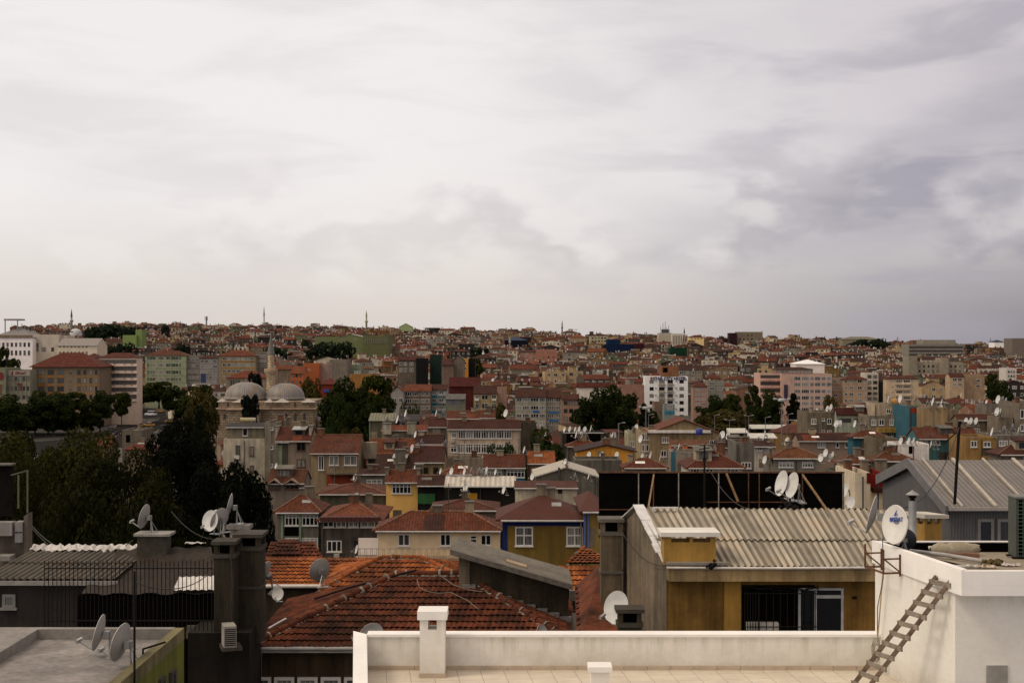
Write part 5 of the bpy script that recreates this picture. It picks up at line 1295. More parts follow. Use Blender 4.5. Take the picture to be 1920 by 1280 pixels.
# --- 180-260 m
b = bld('apartment_building', 'stained cream apartment house with dark slab roof left of brick roofs', 'apartment house', 419, 497, 822, 200, None, 'flat', wall=W(172, 164, 146, .55), rm=FLAT, d=11, ref='stained cream apartment house')
win(b, 442, 835, 450, 852, 1, 0, DKFR); win(b, 468, 836, 476, 854, 1, 0, BROWNFR); panel(b, 440, 853, 449, 860, W(170, 168, 160, .2), 'air_conditioner', .4); win(b, 441, 871, 449, 884, 1, 0, DKFR); win(b, 468, 872, 476, 884, 1, 0, BROWNFR)
b2 = bld('apartment_building', 'set-back upper storey of stained cream house under dark felt', 'apartment house', 425, 495, 800, 201, 792, 'shed', wall=W(120, 112, 94, .4), rm=felt(S(48, 46, 46, .8)), slope=.2, over=.4, ridge=False, ref='set-back storey')
win(b2, 455, 803, 464, 817, 1)
m = MB(); p = at(465, 784, 205); m.tube([(-1.1, 0, .5), (.85, 0, .5)], .36, 14); m.tube([(.85, 0, .5), (1.1, 0, .5)], .36, 14, 1); m.box(-.8, -.6, -.2, .2, 0, .2); m.box(.5, .7, -.2, .2, 0, .2)
o = m.build('water_tank', [simple('tank', (.36, .30, .17), .6), METAL], None, p + Vector((0, 0, -.75))); tag(o, 'yellowish cylindrical water tank lying on dark slab roof', 'water tank')
b = bld('apartment_building', 'grey stair wing with small windows right of stained cream house', 'apartment house', 496, 518, 792, 199, None, 'flat', wall=W(118, 110, 94, .5), rm=FLAT, d=11); win(b, 507, 800, 512, 806, 1); win(b, 507, 835, 512, 842, 1); win(b, 507, 869, 512, 876, 1)
b = bld('house', 'taupe house with brick red roof between pale firewalls', 'house', 518, 582, 826, 188, 800, 'gx', wall=W(116, 104, 92, .3), rm=T(110, 50, 36), ref='firewalled taupe house')
win(b, 556, 828, 573, 845, 2, 0, BROWNFR); win(b, 556, 860, 573, 876, 2, 0, BROWNFR); panel(b, 518, 829, 540, 884, W(70, 66, 58), 'stair_recess', .03); panel(b, 521, 834, 529, 880, W(110, 120, 98), 'green_stair', .05); panel(b, 516, 826, 543, 830, W(150, 148, 145), 'canopy', .5)
chim(b, 579, 583, 798, 1.2, W(165, 155, 138), 'firewall', 3); chim(b, 516, 520, 799, 1.2, W(150, 142, 128), 'firewall', 3); chim(b, 578, 584, 797, 3)
b = bld('house', 'house with broad brick red roof over cluttered balconies', 'house', 583, 672, 849, 180, 814, 'gx', wall=W(126, 110, 84, .4), rm=T(112, 54, 34), ref='broad red roof over balconies')
for x0, x1 in ((597, 607), (617, 635), (645, 668)): win(b, x0, 854, x1, 872 if x0 > 600 else 881, 2)
s0, z0 = loc(b, 615, 885); s1, z1 = loc(b, 672, 877); m = MB(); m.box(s0, s1, -1.2, 0, z0 - .2, z0); m.bar((s0, -1.15, z1), (s1, -1.15, z1), .05)
for i in range(14): m.bar((s0 + (s1 - s0) * i / 13, -1.15, z0), (s0 + (s1 - s0) * i / 13, -1.15, z1), .03)
m.build('balcony', [W(100, 90, 76)], b.root); panel(b, 612, 886, 672, 916, W(128, 56, 34, .3), 'wall_panel', .08, 'orange red lower storey')
win(b, 617, 890, 635, 907, 3); win(b, 645, 889, 668, 907, 4)
b = bld('house', 'grey house with white wide window below dark chimneys', 'house', 672, 726, 888, 172, 878, 'shed', wall=W(100, 96, 84, .5), rm=TDK, slope=.35, ref='grey house below chimneys'); win(b, 687, 898, 716, 914, 3, .6)
b = bld('house', 'rust roofed house behind two grey chimney stacks', 'house', 690, 778, 850, 186, 822, 'gx', wall=W(90, 82, 70), rm=T(128, 62, 32), ref='rust roofed house'); chim(b, 683, 706, 829, -2, W(122, 112, 96), 'chimney', 1.2, False); dishes(b, [777], 1.1)
b = bld('house', 'dark brown lower roof with grey chimney tower in front', 'house', 702, 776, 884, 176, 850, 'gx', wall=W(90, 82, 70), rm=TDK, ref='dark brown lower roof'); chim(b, 741, 759, 842, -1, W(100, 92, 80), 'chimney', 1.2); dishes(b, [770], 1.3)
b = bld('house', 'dark red terraced house with double step roof', 'house', 778, 832, 866, 178, 836, 'gx', wall=W(128, 112, 78, .4), rm=T(74, 30, 28), ref='dark red step roof house'); win(b, 793, 876, 804, 889, 1, 0, DKFR); win(b, 812, 876, 823, 889, 1, 0, DKFR)
b2 = bld('house', 'upper dark red roof step behind the terraced house', 'house', 780, 830, 832, 187, 814, 'gx', wall=W(96, 78, 64), rm=T(74, 30, 28), ref='upper dark red roof')
dishes(b, [788, 834], 1.2)
b = bld('house', 'broken roof house with pale concrete piers and debris', 'house', 716, 800, 806, 214, 796, 'shed', wall=W(128, 118, 100, .6), rm=TOR, slope=.25, ref='broken roof house'); chim(b, 717, 733, 793, -2, W(150, 142, 125), 'pier', 1.5); chim(b, 764, 780, 792, -2, W(140, 132, 116), 'pier', 1.5); dishes(b, [725, 760, 745], 1.6)
b = bld('house', 'olive metal shed roof behind broken roofs', 'shed', 692, 740, 788, 236, 774, 'shed', wall=W(80, 78, 62), rm=sheet(S(110, 108, 88, .8), .5), slope=.3, ridge=False)
b = bld('house', 'dark tarpaulin shed beside olive metal roof', 'shed', 740, 786, 789, 238, 776, 'shed', wall=W(34, 32, 30), rm=felt(S(50, 46, 44, .8)), slope=.3, ridge=False)
b = bld('house', 'low brick roof with orange tarp left of white windowed flats', 'house', 786, 836, 800, 228, 783, 'gx', wall=W(110, 98, 84), rm=TBR, ref='low brick roof with tarp'); dishes(b, [760, 818, 832], 1.5); panel(b, 812, 801, 826, 812, W(150, 145, 138), 'windows_band', .03)
b = bld('apartment_building', 'beige flats with long white framed window bands', 'apartment house', 840, 976, 804, 215, 787, 'gx', wall=W(160, 142, 122, .35), rm=TBR, ref='beige window band flats')
for y0, y1 in ((804, 822), (832, 849)):
    for i in range(7): win(b, 859 + i * 14.4, y0, 859 + i * 14.4 + 14, y1, 3, .72)
win(b, 847, 807, 856, 821, 2, .7); win(b, 845, 836, 856, 848, 2, .7); panel(b, 846, 824, 852, 829, W(160, 155, 148), 'air_conditioner', .5)
b2 = bld('house', 'rooftop storey with brown roof on the beige flats', 'rooftop storey', 838, 900, 784, 222, 770, 'gx', wall=W(118, 108, 96), rm=T(112, 56, 42), ref='rooftop storey'); 
for i in range(6): win(b2, 841 + i * 9, 785, 841 + i * 9 + 8, 793, 2, 0, simple('blue_frame', (.07, .09, .2), .6))
b3 = bld('house', 'right half of rooftop storey with blank wall', 'rooftop storey', 899, 928, 783, 222, 769, 'gx', wall=W(104, 92, 74), rm=T(112, 56, 42)); dish(at(950, 784, 222), 1.28, 60, 'white dish on chimney behind beige window band flats')
b = bld('house', 'grey concrete hut with pole left of green courtyard trees', 'house', 975, 1006, 792, 226, None, 'flat', wall=W(70, 64, 54, .7), rm=FLAT, d=6)
b = bld('house', 'pale barred terrace wall below beige flats', 'house', 832, 906, 858, 190, None, 'flat', wall=W(138, 126, 108, .6), rm=FLAT, d=4); 
b = bld('house', 'small pyramid roof between dishes above pale corrugated shed', 'house', 832, 884, 888, 152, 868, 'hip', wall=W(110, 98, 84), rm=T(128, 64, 46), ref='small pyramid roof')
b = bld('house', 'ruined roofless structure with timber clutter under big trees', 'house', 1054, 1140, 812, 236, None, 'flat', wall=W(52, 48, 42, .7), rm=FLATL, d=8, ref='ruined roofless structure'); dishes(b, [1060, 1070, 1080, 1088, 1098, 1110], 1.5, y=.5); panel(b, 1062, 813, 1078, 840, VOID, 'dark_opening', .02); panel(b, 1086, 813, 1126, 840, VOID, 'dark_opening', .02)
b = bld('house', 'low red tile hip in front of ruined structure', 'house', 1064, 1122, 836, 206, 824, 'hip', wall=W(90, 82, 72), rm=TR_, ref='low red hip'); dishes(b, [1078, 1091, 1102, 1094], 1.5)
b = bld('apartment_building', 'weathered beige corner flats with brick gable roof', 'apartment house', 1218, 1349, 812, 222, 786, 'gy', wall=W(134, 116, 86, .55), rm=T(124, 62, 44), ref='weathered beige corner flats', d=10)
win(b, 1241, 819, 1254, 830, 3); win(b, 1330, 825, 1342, 837, 3); win(b, 1239, 844, 1250, 856, 2); win(b, 1332, 845, 1342, 852, 2)
dish(at(1356, 824, 215), 1.20, 45, 'large white dish right of weathered beige corner flats')
panel(b, 1216, 806, 1332, 811, W(200, 195, 188, .3), 'white_sheet', .5)
m = MB(); p = at(1311, 815, 218); m.lathe([(.42, 0), (.46, .1), (.46, 1.0), (.42, 1.05)], 14); m.lathe([(.42, 1.05), (0, 1.1)], 14); o = m.build('water_barrel', [simple('blue_plastic', (.02, .035, .22), .45)], None, p); o.scale = (1.15, 1.15, .9); tag(o, 'blue plastic water barrel on beige corner flats', 'water barrel')
b = bld('apartment_building', 'beige side wing with curtained windows left of corner flats', 'apartment house', 1201, 1219, 808, 223, None, 'flat', wall=W(140, 124, 96, .5), rm=FLAT, d=10)
for y in (812, 833, 853): win(b, 1203, y, 1209, y + 13, 1); win(b, 1211, y, 1217, y + 13, 1)
b = bld('apartment_building', 'pale green narrow flats left of beige side wing', 'apartment house', 1178, 1200, 812, 232, None, 'flat', wall=W(150, 145, 118, .4), rm=FLAT, d=8, ref='pale green narrow flats'); win(b, 1181, 826, 1190, 838, 2); win(b, 1181, 842, 1190, 852, 2); dishes(b, [1191, 1195], 1.5)
for i, (px, py) in enumerate(((1203, 832), (1206, 866), (1222, 862), (1240, 868), (1246, 872))): dish(at(px, py, 208), 1.20, 60 + 9 * i, ORD[i] + ' dish' + (' ' if not i else ' from left ') + 'fixed to the front of beige corner flats')
b = bld('house', 'brick and orange rooftop terrace before weathered flats', 'house', 1258, 1326, 834, 200, 824, 'shed', wall=W(168, 92, 62, .4), rm=T(120, 70, 50), slope=.25, ref='brick rooftop terrace'); chim(b, 1281, 1289, 833, -1.5, W(190, 112, 78)); chim(b, 1316, 1322, 833, -1.5, W(190, 112, 78))
b = bld('house', 'grey wall house with turquoise side below brick terrace', 'house', 1262, 1336, 848, 186, None, 'flat', wall=W(124, 116, 104, .5), rm=FLAT, d=6, ref='grey wall house with turquoise side'); panel(b, 1258, 846, 1266, 890, W(50, 92, 105), 'turquoise_strip', .05); dishes(b, [1268, 1275], 1.3, y=.2)
b = bld('house', 'grey-brown flat roofed block with white windows at park edge', 'apartment house', 1514, 1566, 773, 250, None, 'flat', wall=W(98, 88, 72, .5), rm=FLAT, d=9, ref='grey-brown block at park edge')
for y in (784, 806): win(b, 1521, y, 1531, y + 11, 2); win(b, 1541, y, 1546, y + 5, 1); win(b, 1551, y, 1560, y + 11, 2)
dishes(b, [1553, 1560], 1.7)
b = bld('house', 'mint walled house with dark red mansard roof', 'apartment house', 1568, 1630, 777, 246, 764, 'gx', wall=W(142, 150, 132, .3), rm=T(84, 30, 28), ref='mint mansard house', slope=1.2); panel(b, 1574, 784, 1596, 792, DKFR, 'window_band', .02); panel(b, 1602, 784, 1624, 792, DKFR, 'window_band', .02); 
for i, px in enumerate((1570, 1577, 1605, 1626)): dish(at(px, 803, 240), 1.28, 50 + 10 * i, ORD[i] + ' dish' + (' ' if not i else ' from left ') + 'on the wall of mint mansard house')
b = bld('apartment_building', 'grey flats with yellow balcony left of blank beige wall', 'apartment house', 1630, 1706, 779, 238, None, 'flat', wall=W(112, 102, 88, .5), rm=FLAT, d=10, ref='grey flats with yellow balcony')
for x0, x1 in ((1634, 1643), (1648, 1658), (1668, 1676), (1682, 1690)): win(b, x0, 786, x1, 797, 2); win(b, x0, 808, x1, 818, 2)
s0, z0 = loc(b, 1643, 810); s1, z1 = loc(b, 1678, 801); m = MB(); m.box(s0, s1, -1.1, 0, z0, z1); m.build('balcony', [W(140, 112, 56)], b.root)
b2 = bld('rooftop_storey', 'beige rooftop rooms above grey flats with yellow balcony', 'rooftop storey', 1640, 1700, 757, 241, None, 'flat', wall=W(158, 142, 120, .4), rm=FLAT, d=6, ref='beige rooftop rooms'); win(b2, 1662, 766, 1670, 775, 2); win(b2, 1677, 767, 1688, 775, 2); dishes(b2, [1668, 1690], 1.6)
m = MB(); p = at(1678, 757, 242); m.lathe([(.62, 0), (.66, .1), (.66, .8), (0, .95)], 12); tag(m.build('water_barrel', [simple('yellow_plastic', (.45, .22, .03), .5)], None, p), 'yellow water tank on the beige rooftop rooms', 'water tank')
b = bld('apartment_building', 'tall blank beige gable wall with turquoise balcony side', 'apartment house', 1722, 1776, 764, 228, None, 'flat', wall=W(140, 118, 88, .35), rm=FLAT, d=12, ref='blank beige gable wall'); dishes(b, [1741, 1752, 1768], 1.7)
b2 = bld('apartment_building', 'turquoise balcony front with washing beside blank beige wall', 'apartment house', 1705, 1722, 762, 229, None, 'flat', wall=W(40, 78, 90, .3), rm=FLAT, d=10); panel(b2, 1706, 764, 1722, 774, W(120, 45, 22), 'orange_room', .03); panel(b2, 1706, 804, 1711, 814, W(150, 24, 70), 'pink_washing', .4)
b = bld('apartment_building', 'brown blank wall block right of blank beige gable', 'apartment house', 1776, 1798, 768, 232, None, 'flat', wall=W(112, 98, 78, .5), rm=FLAT, d=9)
b = bld('house', 'long brown roof with grey eaves above row of dishes', 'house', 1797, 1876, 787, 222, 776, 'gx', wall=W(112, 98, 78, .5), rm=T(92, 46, 36), ref='long brown roof with dish row')
for i, px in enumerate((1813, 1822, 1832)): dish(at(px, 798, 214), 1.12, 60, ['left', 'middle', 'right'][i] + ' dish in the row under the long brown roof')
win(b, 1822, 803, 1838, 811, 3)
b = bld('house', 'grey rooftop hut with two dishes right of long roof', 'house', 1850, 1902, 759, 236, None, 'flat', wall=W(104, 96, 88, .5), rm=FLATL, d=6, ref='grey rooftop hut'); dishes(b, [1874, 1882, 1888], 1.7)
b = bld('house', 'grey gable block at right below rooftop hut', 'house', 1876, 1900, 782, 214, None, 'flat', wall=W(108, 98, 84, .5), rm=FLAT, d=6, ref='grey gable block'); dishes(b, [1872, 1878], 1.6)
b = bld('apartment_building', 'tall grey flats cut by the right picture edge', 'apartment house', 1911, 1940, 756, 212, None, 'flat', wall=W(104, 94, 82, .5), rm=FLAT, d=9); win(b, 1913, 768, 1920, 784, 1); win(b, 1913, 796, 1920, 808, 1)
# --- 300-480 m
b = bld('apartment_building', 'grey-green flats with white windows and blue shop signs', 'apartment house', 966, 1024, 744, 380, 729, 'gx', wall=W(128, 126, 112, .4), rm=TBR, pyB=800, ref='grey-green sign flats')
ROWS = ((745, 753), (760, 768), (775, 783), (789, 797))
wgrid(b, ((968, 978), (980, 992), (995, 1010), (1012, 1022)), ROWS, 3)
panel(b, 999, 769, 1010, 773, simple('blue_sign', (.02, .09, .30), .5), 'sign', .2)
b = bld('apartment_building', 'right half of grey-green flats with two blue signs', 'apartment house', 1024, 1053, 745, 381, 730, 'gx', wall=W(122, 118, 106, .4), rm=TBR, pyB=800)
wgrid(b, ((1026, 1038), (1041, 1051)), ROWS, 3)
for y in (771, 786): panel(b, 1029, y, 1047, y + 4, simple('blue_sign2', (.03, .14, .36), .5), 'sign', .2)
b = bld('apartment_building', 'pink-beige flats with dark windows left of big plane trees', 'apartment house', 1053, 1086, 748, 378, 738, 'gx', wall=W(142, 112, 94, .4), rm=TBR, pyB=800); wgrid(b, ((1057, 1064), (1067, 1075), (1077, 1084)), ((751, 759), (766, 774), (781, 789)), 1, 0, DKFR)
b = bld('house', 'brown roofed house with two white balconies', 'house', 888, 932, 738, 420, 722, 'gx', wall=W(150, 130, 95, .5), rm=TBR, pyB=770, ref='brown roofed balcony house'); wgrid(b, ((891, 898), (903, 915), (922, 930)), ((740, 749), (756, 766)), 2); panel(b, 890, 747, 898, 751, W(200, 198, 192), 'balcony', .8); panel(b, 922, 747, 930, 751, W(200, 198, 192), 'balcony', .8)
b = bld('house', 'pinkish blank side wall of brown roofed balcony house', 'house', 932, 950, 726, 421, None, 'flat', wall=W(132, 106, 90, .3), rm=FLAT, pyB=770)
b = bld('house', 'dark red gabled house with wide sloping roof', 'house', 842, 900, 724, 440, 707, 'gx', wall=W(72, 30, 26), rm=T(92, 28, 26), pyB=752, slope=.7)
b = bld('apartment_building', 'long grey-brown block with white sign band left of blue balconies', 'apartment house', 758, 808, 733, 410, 720, 'gx', wall=W(98, 84, 72, .4), rm=T(126, 62, 44), pyB=775); wgrid(b, ((760, 772), (774, 786), (789, 796), (798, 806)), ((735, 742), (748, 755), (761, 768)), 3)
b = bld('apartment_building', 'grey flats with gable and small windows at tree edge', 'apartment house', 733, 758, 736, 408, 724, 'gy', wall=W(138, 134, 128, .4), rm=TOR, pyB=790); wgrid(b, ((736, 744), (748, 755)), ((746, 754), (762, 770)), 2)
b = bld('apartment_building', 'turquoise banded flats with white balconies', 'apartment house', 808, 838, 731, 415, 720, 'gx', wall=W(130, 136, 132, .3), rm=T(84, 40, 34), pyB=782, ref='turquoise banded flats')
wgrid(b, ((810, 818), (823, 832)), ((733, 740), (747, 754), (761, 768)), 2)
for y in (741, 755, 769): panel(b, 809, y, 819, y + 5, W(30, 110, 130), 'turquoise_band', .06); panel(b, 821, y - 3, 836, y + 1, W(170, 172, 170), 'balcony', .7)
b = bld('house', 'grey house with blue window strip right of turquoise flats', 'house', 836, 872, 748, 405, 738, 'shed', wall=W(110, 112, 98), rm=felt(S(85, 82, 78, .8)), slope=.25, pyB=775); win(b, 838, 748, 850, 757, 4, 0, simple('blue_frame', (.07, .09, .2), .6)); win(b, 851, 748, 861, 757, 4, 0, simple('blue_frame', (.07, .09, .2), .6))
b = bld('hotel', 'white six storey hotel with blue rooftop lettering', 'hotel', 1209, 1290, 706, 600, None, 'flat', wall=W(208, 204, 196, .12), rm=FLATL, d=16, pyB=786, yaw=-3, ref='white hotel')
ys = [(712, 718.5), (725.5, 732), (738.5, 745), (751.5, 758), (764.5, 771), (777.5, 784)]
wgrid(b, ((1218, 1225.5), (1274, 1282)), ys, 1, 0, DKFR); wgrid(b, ((1235.5, 1246), (1251.5, 1262)), ys, 2, 0, DKFR)
for y0, y1 in ys:
    for x0, x1 in ((1235, 1247), (1251, 1263)): panel(b, x0, y1 + .5, x1, y1 + 3.5, W(150, 142, 128), 'balcony', .9)
    panel(b, 1228, y0 + 1, 1231, y0 + 2, W(140, 136, 128), 'air_conditioner', .5); panel(b, 1266.5, y0 + 1, 1269.5, y0 + 2, W(140, 136, 128), 'air_conditioner', .5)
s0, z = loc(b, 1256, 709.5)
text_mesh('STAR CITY HOTEL', 1.75, .08, simple('blue_letters', (.012, .02, .11), .5), 'lettering', b.root, Matrix.Translation((s0, -.15, z)) @ Matrix.Rotation(R(90), 4, 'X'), .055, .98)
s0, z = loc(b, 1221.5, 709); m = MB(); m.face([(s0 + .8 * math.cos(t) * (1 if k % 2 else .45), -.12, z + .8 * math.sin(t) * (1 if k % 2 else .45)) for k, t in enumerate([R(-54 - 36 + 36 * q) for q in range(10)])]); m.build('emblem', [simple('red_star', (.25, .02, .02), .5)], b.root)
b = bld('house', 'brown lift tower with dark opening above the white hotel', 'rooftop tower', 1240, 1272, 686, 612, None, 'flat', wall=W(112, 76, 52, .4), rm=FLAT, d=9, pyB=704); panel(b, 1243, 689, 1252, 698, VOID, 'opening', .05)
b = bld('house', 'grey-turquoise narrow house built before the white hotel', 'house', 1245, 1265, 758, 470, None, 'flat', wall=W(120, 128, 126, .5), rm=FLAT, d=8, pyB=790); panel(b, 1246, 770, 1265, 776, W(50, 120, 140), 'turquoise_band', .1); win(b, 1251, 759, 1261, 766, 3)
b = bld('house', 'brown brick chimneyed annex left of turquoise house', 'house', 1227, 1245, 754, 475, None, 'flat', wall=W(120, 100, 84, .5), rm=FLAT, d=8, pyB=790)
b = bld('apartment_building', 'pink blank-sided block left of the white hotel', 'apartment house', 1160, 1208, 722, 570, None, 'flat', wall=W(136, 102, 88, .35), rm=FLAT, pyB=770)
b = bld('apartment_building', 'white roadside block with red brown mansard behind plane trees', 'apartment house', 1082, 1142, 726, 545, 717, 'gx', wall=W(196, 186, 174, .3), rm=T(104, 46, 42), pyB=740, slope=1.2)
b = bld('apartment_building', 'pink-grey flats with grid of windows right of hotel', 'apartment house', 1300, 1326, 724, 560, 715, 'hip', wall=W(132, 104, 92, .35), rm=T(110, 50, 40), pyB=780); wgrid(b, ((1303, 1312), (1314, 1323)), ((728, 732), (737, 741), (746, 750), (755, 759), (764, 768)), 3)
b = bld('house', 'grey low block with white patch above park trees', 'house', 1328, 1358, 714, 575, None, 'flat', wall=W(120, 118, 108, .4), rm=FLATL, pyB=745); wgrid(b, ((1330, 1340), (1345, 1355)), ((716, 721), (726, 731)), 3)
b = bld('apartment_building', 'pink block with curved white balconies by the park', 'apartment house', 1425, 1466, 700, 560, None, 'flat', wall=W(170, 138, 124, .3), rm=FLAT, d=14, pyB=745, ref='pink balcony block')
for y in (703, 716, 729): 
    panel(b, 1426, y, 1464, y + 6, DKFR, 'window_band', .04)
    panel(b, 1425, y + 7.5, 1464, y + 11, W(190, 150, 134), 'balcony', 1.0)
b = bld('apartment_building', 'long pink block with dense window grid by the park', 'apartment house', 1466, 1560, 701, 556, None, 'flat', wall=W(168, 138, 124, .3), rm=felt(S(60, 52, 46, .8)), d=14, pyB=772, ref='long pink block')
for y0 in (706, 717, 730, 742, 753, 764): 
    for x0, x1 in ((1489, 1501), (1503, 1517), (1519, 1526), (1528, 1538), (1540, 1548), (1550, 1559)): win(b, x0, y0, x1, y0 + 7, 4)
panel(b, 1470, 721, 1477, 748, simple('dark_banner', (.03, .02, .05), .6), 'banner', .3)
b2 = bld('house', 'glazed rooftop storey on the long pink block', 'rooftop storey', 1455, 1524, 692, 562, 688, 'hip', wall=W(140, 110, 98), rm=T(88, 44, 38), d=8, pyB=700); wgrid(b2, tuple(span(1458, 1522, 9, .7)), ((694, 699),), 2)
b = bld('pavilion', 'white tent shaped roof pavilion on top of pink block', 'pavilion', 1493, 1546, 682, 580, 674, 'hip', wall=W(196, 186, 176, .2), rm=simple('white_tent', (.80, .79, .77), .6, var=.05), d=12, pyB=692, slope=.45)
b = bld('apartment_building', 'beige flats right of the long pink block', 'apartment house', 1560, 1582, 708, 560, None, 'flat', wall=W(140, 116, 94, .35), rm=FLAT, pyB=755); wgrid(b, ((1562, 1570), (1573, 1580)), ((711, 718), (725, 731), (738, 744)), 2)
b = bld('apartment_building', 'beige four storey flats with brown roof and paired windows', 'apartment house', 1582, 1626, 711, 556, 702, 'hip', wall=W(150, 126, 102, .35), rm=T(110, 52, 40), pyB=765); wgrid(b, ((1584, 1589), (1592, 1600), (1608, 1616), (1619, 1624)), ((712, 718), (724, 730), (736, 742), (748, 754)), 2)
b = bld('apartment_building', 'narrow white flats with stacked dark balconies', 'apartment house', 1624, 1647, 699, 562, None, 'flat', wall=W(176, 168, 154, .3), rm=FLATL, pyB=758); wgrid(b, ((1627, 1634), (1637, 1645)), ((703, 709), (714, 720), (725, 730), (735, 740), (745, 750)), 2, 0, DKFR)
b = bld('apartment_building', 'dark netted flats between white and beige towers', 'apartment house', 1647, 1662, 716, 566, None, 'flat', wall=W(34, 32, 36, .4), rm=FLAT, pyB=758)
b = bld('apartment_building', 'beige five storey flats with wide top windows', 'apartment house', 1662, 1722, 710, 552, 704, 'hip', wall=W(168, 148, 120, .3), rm=T(110, 56, 44), pyB=760, ref='beige five storey flats'); wgrid(b, ((1671, 1676), (1680, 1692), (1694, 1706), (1708, 1712)), ((712, 717), (723, 727), (733, 737), (744, 748)), 3)
panel(b, 1679, 718, 1708, 721, W(190, 172, 145), 'balcony', .8); panel(b, 1679, 728, 1708, 731, W(190, 172, 145), 'balcony', .8); panel(b, 1679, 738, 1708, 742, W(190, 172, 145), 'balcony', .8)
b = bld('apartment_building', 'pinkish flats with brown balconies right of five storey flats', 'apartment house', 1781, 1808, 706, 545, 699, 'gx', wall=W(160, 138, 112, .4), rm=TBR, pyB=730); wgrid(b, ((1786, 1794), (1796, 1804)), ((709, 714), (718, 723)), 2)
b = bld('apartment_building', 'beige stair tower flats beside pinkish flats', 'apartment house', 1808, 1846, 702, 548, None, 'flat', wall=W(140, 118, 94, .4), rm=FLAT, pyB=730); wgrid(b, ((1830, 1838),), ((711, 716), (721, 726)), 2)
b = bld('apartment_building', 'white cube block near right edge with three windows', 'apartment house', 1887, 1906, 690, 600, None, 'flat', wall=W(176, 170, 160, .2), rm=FLATL, pyB=710); wgrid(b, ((1890, 1893), (1895, 1898), (1900, 1903)), ((695, 699), (703, 707)), 1, 0, DKFR)
# --- left block of the boulevard
b = bld('office_building', 'bank building with red lettering at far left', 'office building', 11, 57, 694, 522, None, 'flat', wall=W(118, 116, 98, .3), rm=FLAT, d=16, pyB=745, ref='bank building')
wgrid(b, tuple(span(11.5, 56, 6, .55)), ((706, 714), (724, 732), (741, 748)), 1, 0, DKFR)
for x in span(7.8, 60, 7, .2): panel(b, x[0], 705, x[1], 750, W(130, 126, 108), 'pilaster', .2)
panel(b, 11.5, 694.5, 56, 704, W(128, 122, 112, .2), 'sign_panel', .12)
RED = simple('sign_red', (.16, .012, .012), .5); s0, z = loc(b, 38.5, 699.3)
text_mesh('ZİRAAT', 1.15, .05, RED, 'lettering', b.root, Matrix.Translation((s0, -.2, z)) @ Matrix.Rotation(R(90), 4, 'X'), .025, .95)
panel(b, 22, 695.5, 24.6, 703.5, RED, 'emblem', .22)
panel(b, 32, 718.5, 37, 720, RED, 'red_banner', .6); panel(b, 38.5, 718.5, 40.5, 731, RED, 'red_banner', .6)
b = bld('office_building', 'green-grey end wall with vertical red letters at left edge', 'office building', -30, 10.5, 690, 520, None, 'flat', wall=W(112, 114, 92, .35), rm=FLAT, d=16, pyB=770)
s0, z = loc(b, 2, 705); m = MB(); m.face([(s0 + 1.0 * math.cos(t), -.1, z + 1.5 * math.sin(t)) for t in [k * math.pi / 6 for k in range(12)]]); m.build('emblem', [RED], b.root)
for k, ch in enumerate('ZİRAAT'): 
    s0, z = loc(b, 1.5, 725 + k * 11.5); text_mesh(ch, 2.0, .05, RED, 'lettering', b.root, Matrix.Translation((s0, -.12, z)) @ Matrix.Rotation(R(90), 4, 'X'), .04, .9)
b = bld('office_building', 'brown office block with red hip and ochre panels', 'office building', 60, 185, 687.5, 530, 661, 'hip', wall=W(112, 98, 80, .25), rm=T(110, 44, 34), pyB=760, over=1.0, ref='brown office block', slope=.55)
for k in range(4):
    y = 693 + k * 15.6
    for x0, x1 in ((71, 83), (89.5, 101), (107, 119.5), (145, 151), (156, 162), (167.5, 172.5), (178, 182.5)): win(b, x0, y, x1, y + 9.5, 2 if x1 - x0 > 8 else 1, 0, DKFR); panel(b, x0, y + 10.5, x1, y + 15, W(140, 96, 46, .3), 'ochre_panel', .08)
    win(b, 130.5, y + 5, 134, y + 8, 1, 0, DKFR)
m = MB()
for px, py in ((127, 674), (139, 674), (147, 674)):
    s, z = loc(b, px, py); m.lathe([(.9, -.5), (.9, .4), (.6, .8), (0, .9)], 10, 0, (s, 6, z))
m.build('roof_vent', [W(150, 145, 135)], b.root)
b = bld('office_building', 'white banded office building with rows of air conditioners', 'office building', 186, 257, 670, 548, 661, 'hip', wall=W(176, 158, 142, .25), rm=T(104, 48, 40), pyB=740, ref='white banded office')
for k in range(6):
    y = 674 + k * 13.2; panel(b, 187, y, 256, y + 7.6, DKFR, 'window_band', .03)
    for x0, x1 in span(187.5, 255.5, 9, .8): win(b, x0, y + .3, x1, y + 7.3, 2, 0, simple('grey_frame', (.3, .28, .27), .5))
    panel(b, 186, y + 8, 257, y + 12.4, W(196, 176, 158, .2), 'white_band', .5)
    for x in (196, 214, 233, 246): panel(b, x, y + 6, x + 2.2, y + 8.4, W(120, 112, 104), 'air_conditioner', .9)
b = bld('office_building', 'pinkish blank wall adjoining the white banded office', 'office building', 158, 186, 670, 552, 662, 'hip', wall=W(150, 130, 116, .3), rm=T(104, 48, 40), pyB=700); win(b, 174, 676, 180, 681, 2, 0, DKFR)
b = bld('apartment_building', 'pale green apartment block with white windows and brown hip', 'apartment house', 272, 349, 666, 690, 657, 'hip', wall=W(132, 138, 112, .3), rm=T(110, 58, 46), pyB=725, ref='pale green apartment block')
ys = ((668, 674.5), (681, 687.5), (694, 701), (707.5, 714))
wgrid(b, ((280, 292), (296.5, 307), (310.5, 320), (323, 335)), ys, 4)
for y0, y1 in ys:
    for x in (276, 321, 336): panel(b, x, y0, x + 3.2, y1, W(66, 96, 46, .2), 'green_panel', .05)
    panel(b, 272, y1 + 1.5, 349, y1 + 2.6, W(150, 152, 130), 'string_course', .12)
